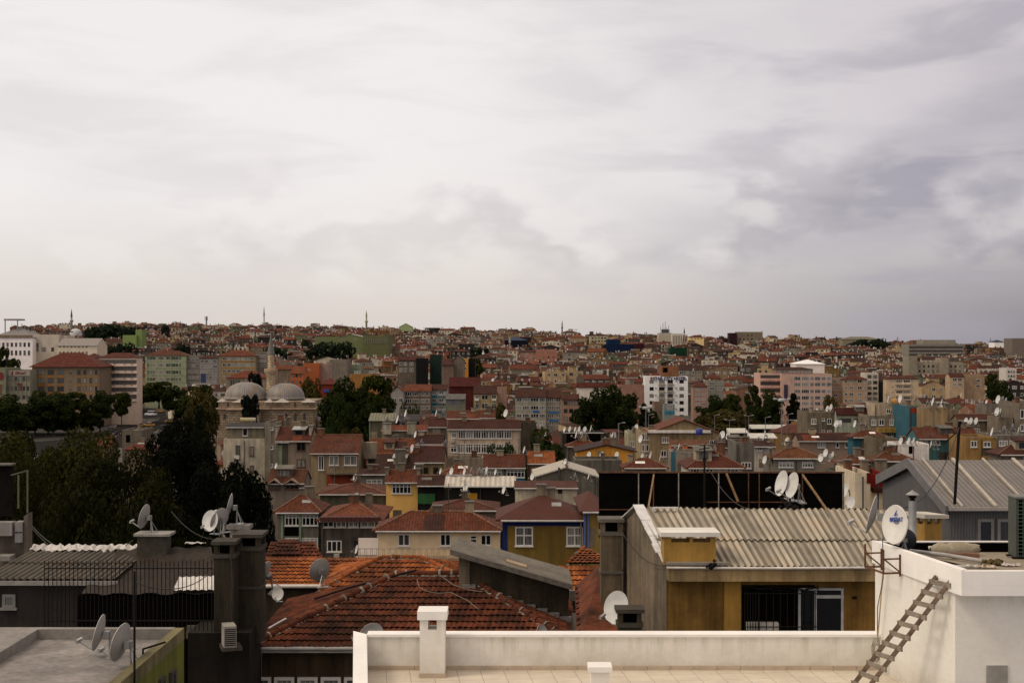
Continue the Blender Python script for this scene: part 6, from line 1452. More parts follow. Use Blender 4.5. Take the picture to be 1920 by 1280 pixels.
b = bld('apartment_building', 'grey glazed flats right of pale green block', 'apartment house', 350, 374, 666, 692, None, 'flat', wall=W(118, 112, 106, .4), rm=FLAT, pyB=725); wgrid(b, tuple(span(351, 373, 3, .8)), tuple(span(669, 724, 5, .5)), 3)
b = bld('apartment_building', 'blue-grey glazed flats with many panes and red roof', 'apartment house', 374, 408, 671, 690, 666, 'hip', wall=W(122, 118, 118, .4), rm=TBR, pyB=720); wgrid(b, tuple(span(375, 407, 4, .82)), tuple(span(672, 722, 5, .55)), 3); panel(b, 376, 700, 386, 720, W(60, 70, 110), 'blue_panel', .06)
b = bld('apartment_building', 'ochre and grey flats with orange hip left of minaret', 'apartment house', 410, 479, 667, 640, 656, 'hip', wall=W(128, 116, 92, .35), rm=T(134, 62, 40), pyB=720, ref='ochre grey flats')
ys = ((670, 675), (681, 687), (693, 698), (704, 709))
wgrid(b, tuple(span(416, 477, 7, .7)), ys, 2)
for y0, y1 in ys: panel(b, 414, y1 + 1.6, 478, y1 + 3.8, W(148, 110, 60), 'ochre_band', .06)
b = bld('apartment_building', 'grey gridded flats directly left of the minaret', 'apartment house', 479, 501, 659, 645, None, 'flat', wall=W(112, 102, 92, .4), rm=FLAT, pyB=690); wgrid(b, tuple(span(480, 500, 3, .7)), tuple(span(663, 690, 3, .55)), 2)
b = bld('school_building', 'red hipped building close behind the left mosque dome', 'building', 424, 498, 708, 440, 694, 'hip', wall=W(120, 108, 92, .4), rm=T(140, 62, 42), pyB=735); wgrid(b, tuple(span(427, 450, 5, .7)), ((712, 722),), 1, 0, DKFR)
b = bld('house', 'orange rendered house with tile roof right of minaret', 'house', 545, 568, 700, 455, 686, 'gx', wall=W(150, 84, 52, .3), rm=T(140, 70, 44), pyB=725); wgrid(b, ((547, 551), (554, 558), (561, 565)), ((702, 707), (714, 719)), 1, 0, DKFR)
b = bld('house', 'tall plain orange block right of the orange tile house', 'house', 568, 598, 681, 470, None, 'flat', wall=W(136, 74, 42, .2), rm=T(140, 70, 44), pyB=715); win(b, 575, 692, 582, 695, 3)
b = bld('house', 'grey ruinous house wall between minaret and orange block', 'house', 516, 546, 692, 460, 684, 'gx', wall=W(116, 104, 90, .5), rm=T(140, 70, 44), pyB=725)
b = bld('house', 'pinkish grey house with graffiti-like drawing beside orange block', 'house', 598, 616, 682, 474, None, 'flat', wall=W(150, 126, 116, .4), rm=FLAT, pyB=702)
b = bld('house', 'red house with blue sign half hidden behind trees', 'house', 598, 634, 720, 400, 708, 'hip', wall=W(112, 44, 32, .3), rm=T(116, 44, 38), pyB=780); win(b, 600, 764, 606, 775, 2); win(b, 609, 763, 615, 776, 2); panel(b, 607, 730, 618, 735, simple('blue_neon', (.03, .08, .45), .4), 'sign', .3)
b = bld('house', 'grey concrete terrace house left of green gabled one', 'house', 618, 652, 674, 500, None, 'flat', wall=W(116, 108, 96, .5), rm=FLATL, pyB=700)
b = bld('house', 'mint green house with dark lean-to roof', 'house', 651, 678, 684, 510, None, 'flat', wall=W(112, 120, 100, .4), rm=felt(S(44, 42, 42, .8)), pyB=702)
b = bld('house', 'yellow house with white terrace roof above big trees', 'house', 655, 708, 702, 450, None, 'flat', wall=W(140, 98, 50, .4), rm=FLATL, pyB=712); wgrid(b, ((664, 676), (692, 702)), ((695, 700),), 2)
b = bld('house', 'grey two storey house with many dishes and white roof edge', 'house', 746, 780, 675, 520, 668, 'gx', wall=W(108, 98, 86, .5), rm=TBR, pyB=705); wgrid(b, ((749, 754), (757, 763), (768, 775)), ((679, 685), (690, 697)), 2)
b = bld('apartment_building', 'tall black netted scaffold block left of green netted one', 'building under works', 780, 800, 672, 512, None, 'flat', wall=W(20, 20, 22, .3), rm=FLAT, pyB=705)
b = bld('apartment_building', 'dark green netted block left of brown house', 'building under works', 806, 828, 665, 518, None, 'flat', wall=W(24, 40, 34, .3), rm=FLAT, pyB=697)
b = bld('house', 'brown house with skylight roof and big grey chimney gable', 'house', 828, 850, 684, 500, 672, 'gx', wall=W(104, 86, 76, .4), rm=T(88, 44, 36), pyB=710); 
b = bld('house', 'grey blank gable slab right of skylight roof', 'house', 849, 870, 676, 502, 664, 'gy', wall=W(104, 94, 82, .4), rm=FLAT, pyB=706)
b = bld('apartment_building', 'narrow yellow facade between grey gable and black side', 'apartment house', 862, 878, 672, 520, None, 'flat', wall=W(170, 118, 40, .3), rm=FLAT, pyB=704); wgrid(b, ((869, 874),), ((678, 683), (688, 693)), 1)
b = bld('apartment_building', 'black netted side right of narrow yellow facade', 'building under works', 878, 891, 672, 522, None, 'flat', wall=W(22, 20, 22, .3), rm=FLAT, pyB=704)
# --- far landmarks
FARB = dict(gutter=False)
b = bld('exhibition_hall', 'large olive green metal hall with louvred side', 'hall', 634, 681, 632, 860, 626, 'gy', wall=W(92, 98, 64, .2), rm=FLATL, d=30, pyB=668, ref='olive green hall'); panel(b, 640, 634, 646, 641, W(130, 128, 110), 'window_panel', .1); panel(b, 664, 634, 670, 641, W(130, 128, 110), 'window_panel', .1)
b = bld('exhibition_hall', 'dark louvred flank of the olive green hall', 'hall', 681, 729, 629, 856, None, 'flat', wall=W(84, 86, 56, .2), rm=FLATL, d=26, pyB=665)
m_ = simple('pale_louvre', (.17, .17, .12), .6)
for x0, x1 in span(683, 727, 11, .5): panel(b, x0, 634, x1, 644, m_, 'louvre', .2)
b = bld('exhibition_hall', 'low olive wing left of the olive green hall', 'hall', 590, 635, 631, 868, None, 'flat', wall=W(88, 94, 62, .2), rm=FLATL, d=20, pyB=642)
b = bld('apartment_building', 'salmon pink block in the middle of roofs', 'apartment house', 1005, 1044, 655, 960, None, 'flat', wall=W(150, 102, 84, .25), rm=TBR, d=14, pyB=677); wgrid(b, ((1016, 1019), (1027, 1030), (1036, 1039)), ((659, 662), (668, 671)), 1, 0, DKFR)
b = bld('apartment_building', 'salmon pink flats with window bands left of the block', 'apartment house', 976, 1005, 660, 965, 656, 'gx', wall=W(146, 104, 88, .25), rm=TBR, d=12, pyB=677); wgrid(b, tuple(span(978, 1004, 4, .6)), ((662, 665), (669, 672)), 2)
NET = lambda r, g, b_: plaster(S(r, g, b_, .95), .35)
b = bld('building_under_works', 'long dark blue netted building on the far slope', 'building under works', 1135, 1190, 645, 1080, None, 'flat', wall=NET(14, 34, 66), rm=FLAT, d=18, pyB=660)
b = bld('building_under_works', 'raised blue netted part left of centre slope', 'building under works', 1138, 1163, 636, 1088, None, 'flat', wall=NET(14, 40, 74), rm=FLAT, d=14, pyB=645)
b = bld('building_under_works', 'maroon netted end right of blue netted building', 'building under works', 1190, 1208, 644, 1076, None, 'flat', wall=NET(58, 22, 32), rm=FLAT, d=16, pyB=659)
b = bld('building_under_works', 'dark green netted building right of the maroon end', 'building under works', 1256, 1288, 652, 1020, None, 'flat', wall=NET(22, 58, 40), rm=FLAT, d=16, pyB=667)
b = bld('building_under_works', 'navy netted block with slate roof behind small minaret', 'building under works', 946, 988, 638, 1120, 630, 'hip', wall=NET(14, 18, 34), rm=felt(S(50, 58, 78, .8)), d=18, pyB=649)
b = bld('civic_building', 'pale columned building with aerials on the skyline', 'building', 1236, 1260, 624, 1380, None, 'flat', wall=W(150, 142, 128, .2), rm=FLATL, d=20, pyB=640)
m = MB()
for k in range(9): x = 2 + k * 1.1; m.tube([(x, 5, b.h), (x, 5, b.h + [8, 5, 12, 6, 14, 7, 5, 9, 4][k] * .8)], .22, 5)
m.box(3, 10, 4, 8, b.h, b.h + 3.5); m.build('antenna_mast', [simple('aerial', (.06, .065, .075), .6)], b.root)
b = bld('civic_building', 'white pilastered block right under the skyline aerials', 'building', 1260, 1280, 625, 1370, None, 'flat', wall=W(165, 158, 146, .2), rm=FLATL, d=20, pyB=646)
for x0, x1 in span(1261, 1279, 6, .4): panel(b, x0, 629, x1, 645, DKFR, 'window_band', .1)
b = bld('apartment_building', 'yellow roofed office on far slope left of blue nets', 'building', 1106, 1140, 630, 1180, None, 'flat', wall=W(150, 142, 110, .3), rm=simple('yellow_roof', (.5, .36, .12), .7), d=14, pyB=643); wgrid(b, tuple(span(1108, 1138, 5, .6)), ((632, 635), (638, 641)), 1, 0, DKFR)
b = bld('house', 'orange roofed pale house on far slope', 'house', 1068, 1100, 632, 1190, 627, 'hip', wall=W(150, 130, 105), rm=T(165, 84, 50), d=12, pyB=642)
b = bld('apartment_building', 'lime green house on the far left slope', 'house', 230, 256, 628, 1000, None, 'flat', wall=W(100, 116, 66, .15), rm=FLAT, d=12, pyB=648)
b = bld('apartment_building', 'tall lime green slab joined to lime house', 'house', 254, 266, 618, 1002, None, 'flat', wall=W(102, 120, 68, .15), rm=FLAT, d=12, pyB=645)
b = bld('house', 'light green gable on the skyline', 'house', 748, 773, 613, 1440, 606, 'gy', wall=W(128, 142, 98, .1), rm=FLATL, d=14, pyB=620)
b = bld('school_building', 'white school with grey hip roof and arched window rows', 'school', -20, 61, 633, 640, 614, 'hip', wall=W(196, 190, 188, .15), rm=sheet(S(120, 116, 112, .8), .6, .3), pyB=672, d=24, slope=.4, ref='white school')
wgrid(b, tuple(span(-6, 58, 8, .5)), ((642, 650), (657, 666)), 2, 0, DKFR); panel(b, -10, 628, 61, 633.5, W(120, 104, 88), 'attic_band', .2)
m = MB(); s, z = loc(b, -5, 600); s1, z1 = loc(b, 24, 597); m.box(s, s1, 8, 16, z, z1)
for x in (s + .3, s1 - 1.0): m.box(x, x + .4, 8.2, 8.6, b.h, z)
m.build('roof_canopy', [FLATL], b.root)
b = bld('school_building', 'cream school wing with arched doorway', 'school', 61, 110, 627, 645, None, 'flat', wall=W(160, 152, 140, .25), rm=FLATL, d=18, pyB=672); wgrid(b, ((63, 72), (78, 86), (96, 101)), ((651, 659),), 2, 0, DKFR); panel(b, 64, 643, 72, 651, DKFR, 'arch_window', .05)
b = bld('school_building', 'cream school end block with pale grey pitched roof', 'school', 107, 182, 648, 636, 634, 'gx', wall=W(172, 160, 142, .2), rm=sheet(S(128, 122, 116, .8), .6, .3), d=16, pyB=668, slope=.7); wgrid(b, tuple(span(109, 166, 8, .5)), ((648, 651), (659, 667)), 2, 0, DKFR)
b = bld('school_building', 'cream flat roofed upper block of the school with dark canopy', 'school', 88, 125, 629, 650, None, 'flat', wall=W(165, 155, 138, .2), rm=FLATL, d=12, pyB=634)
m = MB(); m.box(0, b.w, 0, 10, b.h + 1.6, b.h + 2.1)
for i in range(6): m.box(b.w * i / 5.2, b.w * i / 5.2 + .3, .2, .5, b.h, b.h + 1.6)
m.build('roof_canopy', [simple('dark_canopy', (.05, .05, .05), .7)], b.root)
b = bld('apartment_building', 'long terraced beige block on the far right ridge', 'apartment house', 1704, 1808, 645, 1050, None, 'flat', wall=W(112, 108, 98, .3), rm=FLATL, d=20, pyB=668)
for k in range(3): panel(b, 1705, 649 + k * 7, 1806, 652.5 + k * 7, DKFR, 'window_band', .1)
b = bld('apartment_building', 'stepped upper terraces of the far right ridge block', 'apartment house', 1730, 1792, 637, 1070, None, 'flat', wall=W(122, 116, 104, .3), rm=FLATL, d=16, pyB=646)
b = bld('apartment_building', 'beige long flats with twin towers below the right ridge', 'apartment house', 1716, 1806, 679, 760, None, 'flat', wall=W(140, 130, 112, .3), rm=TBR, d=16, pyB=702); wgrid(b, tuple(span(1720, 1804, 10, .4)), ((684, 689), (693, 698)), 1, 0, DKFR)
b = bld('apartment_building', 'left tower of the long beige flats', 'apartment house', 1704, 1720, 668, 758, None, 'flat', wall=W(128, 120, 104, .3), rm=FLAT, d=12, pyB=702)
b = bld('apartment_building', 'right tower of the long beige flats', 'apartment house', 1766, 1779, 671, 757, None, 'flat', wall=W(136, 126, 108, .3), rm=FLAT, d=12, pyB=702)
b = bld('tower_block', 'brown tower block at the right end of the skyline', 'tower block', 1898, 1935, 634, 1180, None, 'flat', wall=W(100, 90, 82, .2), rm=FLAT, d=20, pyB=671)
b = bld('apartment_building', 'white cubic block with blue roof on the right skyline', 'building', 1864, 1884, 641, 1300, 637, 'hip', wall=W(200, 196, 190, .1), rm=felt(S(34, 38, 64, .8)), d=14, pyB=650, slope=.5)
b = bld('apartment_building', 'dark maroon netted block on right skyline', 'building under works', 1368, 1382, 624, 1360, None, 'flat', wall=NET(54, 30, 36), rm=FLAT, d=14, pyB=643)
b = bld('apartment_building', 'grey-beige tall flats on skyline right of maroon block', 'building', 1382, 1430, 622, 1370, None, 'flat', wall=W(122, 108, 90, .4), rm=FLAT, d=14, pyB=640); wgrid(b, tuple(span(1384, 1428, 6, .4)), ((627, 630), (634, 637)), 1, 0, DKFR)
b = bld('house', 'pale yellow house on skyline right of thin minaret', 'house', 1292, 1320, 632, 1350, 628, 'hip', wall=W(196, 170, 118, .2), rm=TR_, d=12, pyB=642); wgrid(b, tuple(span(1294, 1318, 4, .4)), ((634, 636),), 1, 0, DKFR)
b = bld('hospital_building', 'long pale building below the wooded right hilltop', 'building', 1580, 1650, 636, 1320, 631, 'hip', wall=W(118, 112, 92, .2), rm=felt(S(105, 100, 84, .8)), d=18, pyB=648); panel(b, 1604, 638, 1634, 641, W(170, 165, 150), 'window_band', .2)
# ------------------------------------------------------------------ mosque
def mosque():
    D = 354; c = at(497, 0, D); r = thing('mosque', 'old stone mosque with two ribbed lead domes and one minaret', 'mosque', (c.x, D, 0))
    X = lambda px: (px - 960) * D / F - c.x; Z = lambda py: CZ - (py - 640) * D / F
    ST = stone(S(118, 106, 90, .64)); ST2 = W(140, 118, 98, .4)
    LEAD = NT('lead_dome'); tc = LEAD.new('ShaderNodeTexCoord'); sx = LEAD.new('ShaderNodeSeparateXYZ'); LEAD.link(tc.outputs['UV'], sx.inputs[0])
    co = LEAD.new('ShaderNodeMath', operation='COSINE'); LEAD.link(LEAD.mul(sx.outputs[0], 2 * math.pi * 56), co.inputs[0])
    n = LEAD.noise(tc.outputs['Object'], .35, 4, .6); n2 = LEAD.noise(LEAD.uv(30, 2), 1, 3)
    f = LEAD.mul(LEAD.mul(LEAD.rng(co.outputs[0], .6, 1, 1, .55), LEAD.rng(n2, .3, .7, .75, 1.15)), LEAD.rng(n, .3, .7, .8, 1.1))
    LEADM = LEAD.done(LEAD.vscale(LEAD.mix(LEAD.rng(n, .42, .62, 0, 1), (.25, .205, .16), (.20, .195, .19)), f), .55, .4, .15)
    m = MB(); m.box(X(405), X(587), 0, 24, 0, Z(767)); m.box(X(430), X(490), -3, 0, 0, Z(769)); m.build('wall', [ST], r)
    m = MB(); m.box(X(403), X(592), -.5, 24.3, Z(767.5), Z(765)); m.box(X(428), X(492), -3.4, -.5, Z(767.5), Z(765)); m.build('cornice', [ST2], r)
    m = MB(); m.box(X(408), X(585), 1, 22, Z(765), Z(753)); m.build('upper_wall', [ST], r)
    m = MB()
    for px0, px1, py in ((405, 421, 750), (433, 464, 751), (494, 510, 751), (510, 542, 751), (563, 588, 751)):
        a, b_ = X(px0), X(px1); zz = Z(py + 3.5); m.mesh([(a, .5, zz), (b_, .5, zz), (b_, 4.5, zz), (a, 4.5, zz), ((a + b_) / 2, 2.5, zz + .9)], [(0, 1, 4), (1, 2, 4), (2, 3, 4), (3, 0, 4)])
    m.build('lead_roof', [simple('lead_sheet', (.36, .32, .27), .6)], r)
    for px, rp, ptop in ((461, 39.5, 716), (535, 36, 718)):
        XD = lambda q: (q - 960) * (D + 11) / F - c.x; R_ = rp * (D + 11) / F; Z1 = lambda q: CZ - (q - 640) * (D + 11) / F; zb = Z1(746); zt = Z1(ptop); m = MB(); h = zt - zb; k = 12; nseg = 56
        prof = [(R_ * 1.03, -.15), (R_ * 1.03, .08)] + [(R_ * math.cos(i / k * math.pi / 2) ** .92 if i < k else .02, .1 + (h - .1) * math.sin(i / k * math.pi / 2)) for i in range(k + 1)]
        V = []; UV = []
        for ri, (rr, z) in enumerate(prof):
            for j in range(nseg + 1):
                t = 2 * math.pi * j / nseg; V.append((XD(px) + rr * math.cos(t), 11 + rr * math.sin(t), zb + z)); UV.append((j / nseg, ri / k))
        m.mesh(V, [(i * (nseg + 1) + j, i * (nseg + 1) + j + 1, (i + 1) * (nseg + 1) + j + 1, (i + 1) * (nseg + 1) + j) for i in range(len(prof) - 1) for j in range(nseg)], 0, True, UV)
        d = m.build('dome', [LEADM], r); m = MB(); m.tube([(XD(px), 11, zt - .2), (XD(px), 11, zt + .9)], .12, 6); m.build('finial', [METAL], d)
        m = MB(); q = R_ * .97; m.prism([(XD(px) + q * math.cos(t), 11 + q * math.sin(t)) for t in [math.pi / 8 + k_ * math.pi / 4 for k_ in range(8)]], Z(760), zb - .1); m.build('drum', [ST], d)
    def arch(px, py0, py1, w, y=-.06, mat=DKFR):
        m = MB(); x = X(px); z0, z1 = Z(py1), Z(py0); n = 7; pts = [(x - w, y, z0), (x + w, y, z0)] + [(x + w * math.cos(t), y, z1 - w + w * 1.3 * math.sin(t)) for t in [math.pi * i / n for i in range(n + 1)]]
        m.face(pts); o = m.build('arched_window', [mat], r)
        s = MB()
        for i in range(n):
            t0, t1 = math.pi * i / n, math.pi * (i + 1) / n; s.bar((x + w * 1.2 * math.cos(t0), y, z1 - w + w * 1.5 * math.sin(t0)), (x + w * 1.2 * math.cos(t1), y, z1 - w + w * 1.5 * math.sin(t1)), .25, .2)
        s.build('arch_frame', [ST2], o)
    for px in (537, 554, 571): arch(px, 774, 788, .32)
    for px, yy in ((485, -.06), (421, -.06)): arch(px, 775, 785, .3, -.06)
    for px in (552, 482, 426): arch(px, 754, 763, .28, .94)
    m = MB(); mx = (508 - 960) * (D + 14) / F - c.x; z1 = Z(735); zg = Z(706)
    m.lathe([(1.22, 0), (1.22, Z(735)), (1.12, Z(706)), (1.3, Z(704)), (1.75, Z(699)), (1.75, Z(698.5))], 16, 0, (mx, 14, 0)); m.lathe([(.86, Z(699)), (.82, Z(665))], 16, 0, (mx, 14, 0)); mi = m.build('minaret', [stone(S(150, 136, 114, .55))], r)
    m = MB(); m.lathe([(1.75, Z(698.5)), (1.75, Z(693)), (1.6, Z(693)), (1.6, Z(698))], 16, 0, (mx, 14, 0)); m.build('balcony', [ST2], mi)
    m = MB(); m.lathe([(1.0, Z(665)), (.05, Z(625))], 16, 0, (mx, 14, 0)); m.tube([(mx, 14, Z(625)), (mx, 14, Z(619))], .07, 5); m.build('spire', [simple('spire_lead', (.13, .135, .12), .5)], mi)
    for i, (px, py, rp) in enumerate(((591, 786, 7), (606, 787, 11.5), (624, 788, 10))):
        rr = rp * D / F; m = MB(); m.lathe([(rr, 0), (rr * .92, rr * .45), (rr * .6, rr * .8), (0.01, rr * .95)], 24, 0, (X(px), 6 + i, Z(790))); m.build('porch_dome', [simple('lead_porch', (.26, .25, .24), .6)], r)
        m = MB(); m.lathe([(rr, 0), (rr, Z(790))], 12, 0, (X(px), 6 + i, 0)); m.build('porch_wall', [ST], r)
    FOOT.append((c.x, D + 10, 22)); PROT.append((403, 592, 715, 790, D))
mosque()
def minaret(px, ptop, pbase, D, label, col, spire, wpx=5, balc=None):
    p = at(px, 0, D); base = gz(p.x, D) ; r = thing('minaret', label, 'minaret', (p.x, D, base)); Z = lambda py: CZ - (py - 640) * D / F - base
    w = wpx * D / F / 2; bz = Z(balc or (pbase * .65 + ptop * .35)); sp = Z(ptop + (pbase - ptop) * .42)
    m = MB(); m.lathe([(w, 0), (w * .9, bz - w), (w * 1.6, bz), (w * 1.6, bz + w * .8), (w * .8, bz + w * .8), (w * .75, sp)], 12); m.build('shaft', [simple('minaret_stone', col, .8)], r)
    m = MB(); m.lathe([(w * .95, sp), (.03, Z(ptop))], 12); m.build('spire', [simple('minaret_spire', spire, .5)], r)
minaret(134, 578, 615, 1150, 'stout minaret with dark cone on the left skyline', (.30, .28, .22), (.035, .05, .055), 4.6, 602)
minaret(495, 573, 617, 1350, 'slender pale minaret on skyline above left dome', (.42, .42, .38), (.22, .27, .25), 3.6, 606)
minaret(687, 581, 608, 1420, 'banded yellowish minaret on skyline above olive hall', (.36, .32, .22), (.30, .27, .16), 4.0, 603)
minaret(956, 628, 652, 1060, 'small pale minaret before the navy netted block', (.40, .38, .30), (.36, .36, .20), 3.2, 641)
minaret(1054, 599, 625, 1430, 'thin dark-capped minaret right of centre skyline', (.16, .15, .16), (.02, .022, .035), 2.8, 614)
minaret(1283, 613, 640, 1372, 'dark-capped minaret beside pilastered skyline block', (.40, .38, .34), (.02, .022, .035), 3.4, 628)
minaret(1429, 618, 640, 1400, 'tiny dark minaret tip right of grey-beige skyline flats', (.2, .19, .18), (.02, .022, .035), 2.6, 632)
minaret(1857, 632, 655, 1350, 'far reddish minaret left of white cubic block', (.22, .17, .15), (.10, .06, .06), 2.6, 642)
for px, pyb, D, lab in ((142, 625, 1130, 'white lead dome below the stout left minaret'), (473, 622, 1345, 'small white dome beside slender pale minaret')):
    p = at(px, pyb, D); m = MB(); rr = (11 if px < 200 else 9) * D / F; m.lathe([(rr, -12), (rr, 0), (rr * .9, rr * .4), (rr * .55, rr * .72), (.01, rr * .85)], 20); tag(m.build('dome_building', [simple('white_dome', (.5, .5, .5), .6)], None, p), lab, 'dome')
p = at(387, 607, 1400); m = MB(); m.tube([(0, 0, -4), (0, 0, 7)], .7, 6); 
for k in range(6): m.box(-1.6 + (k % 3) * 1.2, -1.2 + (k % 3) * 1.2, -.3, .3, 3.5 + (k // 3) * 2.2, 5.3 + (k // 3) * 2.2); m.bar((0, 0, 5), (-1.4 + (k % 3) * 1.2, 0, 5), .2)
tag(m.build('phone_mast', [simple('mast', (.16, .16, .16), .6)], None, p), 'phone mast with antenna panels on the left skyline', 'mast')
p = at(1683, 642, 1500); m = MB(); m.tube([(0, 0, -4), (0, 0, 6)], .35, 5); m.bar((-3, 0, 2), (3, 0, 2), .3); m.bar((-2, 0, 4), (2, 0, 4), .3); tag(m.build('pylon', [simple('mast', (.16, .16, .16), .6)], None, p), 'distant lattice pylon in the skyline dip at right', 'pylon')
# ------------------------------------------------------------------ trees
def tree_meshes(seed, h, rx, n, leaf_size, col, form='round', trunk_h=.3):
    g = np.random.default_rng(seed)
    z0 = h * trunk_h; ch = h - z0
    nc = 40 if form != 'cone' else 34
    cl = []
    for i in range(nc):
        if form == 'cone':
            t = g.random(); rr = rx * (1 - t) ** .8 * g.uniform(.3, .95); a = g.uniform(0, 6.28)
            cl.append((rr * math.cos(a), rr * math.sin(a), z0 + t * ch * .95, rx * (.22 + .25 * (1 - t))))
        else:
            v = g.normal(size=3); v /= np.linalg.norm(v); v /= max(math.hypot(v[0], v[1]), abs(v[2])) ** .55; q = g.uniform(.40, .78)
            cl.append((v[0] * rx * q, v[1] * rx * q, z0 + ch * (.5 + .5 * v[2] * q * 1.05), rx * g.uniform(.20, .36)))
    cl = np.array(cl); w = cl[:, 3] ** 2; pick = g.choice(nc, n, p=w / w.sum())
    v = g.normal(size=(n, 3)); v /= np.linalg.norm(v, axis=1)[:, None]
    rad = cl[pick, 3] * g.uniform(.55, 1.08, n) ** .6
    P = cl[pick, :3] + v * rad[:, None] * np.array([1, 1, .8])
    P[:, 2] = np.maximum(P[:, 2], z0 * .7)
    q_ = np.percentile(np.hypot(P[:, 0], P[:, 1]), 97); P[:, :2] *= rx / q_; zb_ = P[:, 2].min(); P[:, 2] = zb_ + (P[:, 2] - zb_) * (h - zb_) / (P[:, 2].max() - zb_)
    nrm = v + g.normal(size=(n, 3)) * .55 + np.array([0, 0, .35]); nrm /= np.linalg.norm(nrm, axis=1)[:, None]
    a = np.cross(nrm, g.normal(size=(n, 3))); a /= np.linalg.norm(a, axis=1)[:, None]; b = np.cross(nrm, a)
    s = leaf_size * g.uniform(.5, 1.3, n)[:, None]
    V = np.concatenate([P - a * s, P + b * s * .55, P + a * s, P - b * s * .55], 1).reshape(-1, 3)
    me = bpy.data.meshes.new('crown'); me.vertices.add(4 * n); me.vertices.foreach_set('co', V.ravel())
    me.loops.add(4 * n); me.loops.foreach_set('vertex_index', np.arange(4 * n)); me.polygons.add(n)
    me.polygons.foreach_set('loop_start', np.arange(0, 4 * n, 4)); me.polygons.foreach_set('loop_total', np.full(n, 4))
    me.materials.append(leaf(col)); me.update(); me.validate()
    m = MB(); rt = h * .018 + .08
    m.tube([(0, 0, -.5), (rt * .3, 0, z0 * .6), (0, rt * .4, z0), (rt * .6, 0, z0 + ch * .45)], rt * 1.25, 8, 0, rt * .35)
    for i in range(7):
        c = cl[i]; m.tube([(0, 0, z0 * (.75 + .05 * i)), (c[0] * .5, c[1] * .5, (z0 + c[2]) / 2 + .4), (c[0], c[1], c[2])], rt * .5, 5, 0, rt * .1)
    o = m.build('trunk', [BARK]); tm = o.data; bpy.data.objects.remove(o)
    return me, tm
G1 = (.016, .026, .005); G2 = (.026, .036, .006); G3 = (.008, .011, .004); G4 = (.045, .040, .011); G5 = (.06, .05, .02)
PT = {}
def tproto(kind):
    if kind not in PT:
        PT[kind] = {'plane': lambda: tree_meshes(1, 18, 7, 6400, .55, G1, 'round', .10), 'plane_b': lambda: tree_meshes(2, 17, 6, 6400, .55, G2, 'round', .10), 'dark': lambda: tree_meshes(3, 18, 5.5, 4200, .5, G3, 'cone', .12),
                    'autumn': lambda: tree_meshes(4, 14, 6, 3600, .5, G4), 'near': lambda: tree_meshes(5, 20, 8.5, 26000, .30, (.025, .027, .005), 'round', .1), 'nearb': lambda: tree_meshes(15, 20, 8.5, 24000, .28, (.017, .020, .004), 'round', .1), 'neardark': lambda: tree_meshes(6, 22, 8, 26000, .30, (.004, .006, .0022), 'round', .05),
                    'tall': lambda: tree_meshes(12, 17, 6, 5200, .6, G2, 'round', .34), 'bush': lambda: tree_meshes(7, 6, 4, 2600, .28, (.02, .035, .01), 'round', .08), 'far': lambda: tree_meshes(8, 12, 6, 900, .9, (.016, .026, .014), 'round', .1), 'fir': lambda: tree_meshes(9, 16, 4, 1500, .75, (.006, .009, .006), 'round', .3)}[kind]()
    return PT[kind]
NAT = {'plane': (18, 7), 'plane_b': (17, 6), 'dark': (18, 5.5), 'autumn': (14, 6), 'near': (20, 8.5), 'nearb': (20, 8.5), 'neardark': (22, 8), 'tall': (17, 6), 'bush': (6, 4), 'far': (12, 6), 'fir': (16, 4)}
TREES = []
def tree(px, pyT, wpx, D, kind, label, group=None, base=None, name='tree', prot=False):
    p = at(px, pyT, D); zb = base if base is not None else gz(p.x, D); H = p.z - zb; wr = wpx * D / F / 2; nh, nr = NAT[kind]
    r = thing(name, label, 'tree', (p.x, D, zb), rnd.uniform(0, 6.28), group); a, b_ = tproto(kind)
    put('crown', a, r); put('trunk', b_, r); r.scale = (wr / nr / 1.0, wr / nr / 1.0, H / nh)
    FOOT.append((p.x, D, wr * .6)); return r
# big trees at left, nearest
tree(110, 800, 210, 150, 'near', 'broad olive-green plane tree with yellowing top at far left', 'large trees at left')
tree(215, 842, 230, 138, 'nearb', 'lower olive tree in front of small red roofs', 'large trees at left', base=-2)
tree(28, 804, 170, 165, 'nearb', 'dark tree filling the left edge below parked cars', 'large trees at left')
tree(38, 842, 140, 120, 'near', 'olive tree at left picture edge behind rooftop hut', 'large trees at left', base=2)
tree(334, 782, 112, 190, 'neardark', 'tallest black-green tree below the boulevard road', 'large trees at left')
tree(330, 812, 170, 150, 'neardark', 'black-green tree between olive trees and dark evergreen', 'large trees at left')
tree(368, 806, 80, 165, 'neardark', 'black-green tree at the foot of mosque beside stained cream house', 'large trees at left')
tree(425, 862, 200, 112, 'neardark', 'huge dark evergreen left of the taupe dormer house', 'large trees at left', base=-2)
tree(492, 960, 80, 96, 'neardark', 'dark lower bough mass beside the green pillared house', 'large trees at left', base=-1)
tree(300, 880, 190, 108, 'nearb', 'dull olive tree rising behind the ridge vent', 'large trees at left', base=-2)
tree(130, 900, 230, 100, 'nearb', 'olive tree with bright leaf glints behind corrugated roof', 'large trees at left', base=-2)
tree(376, 726, 64, 300, 'autumn', 'brownish tree filling the gap left of the mosque', 'boulevard trees')
tree(372, 760, 70, 260, 'dark', 'dark narrow tree left of the mosque wall', 'boulevard trees')
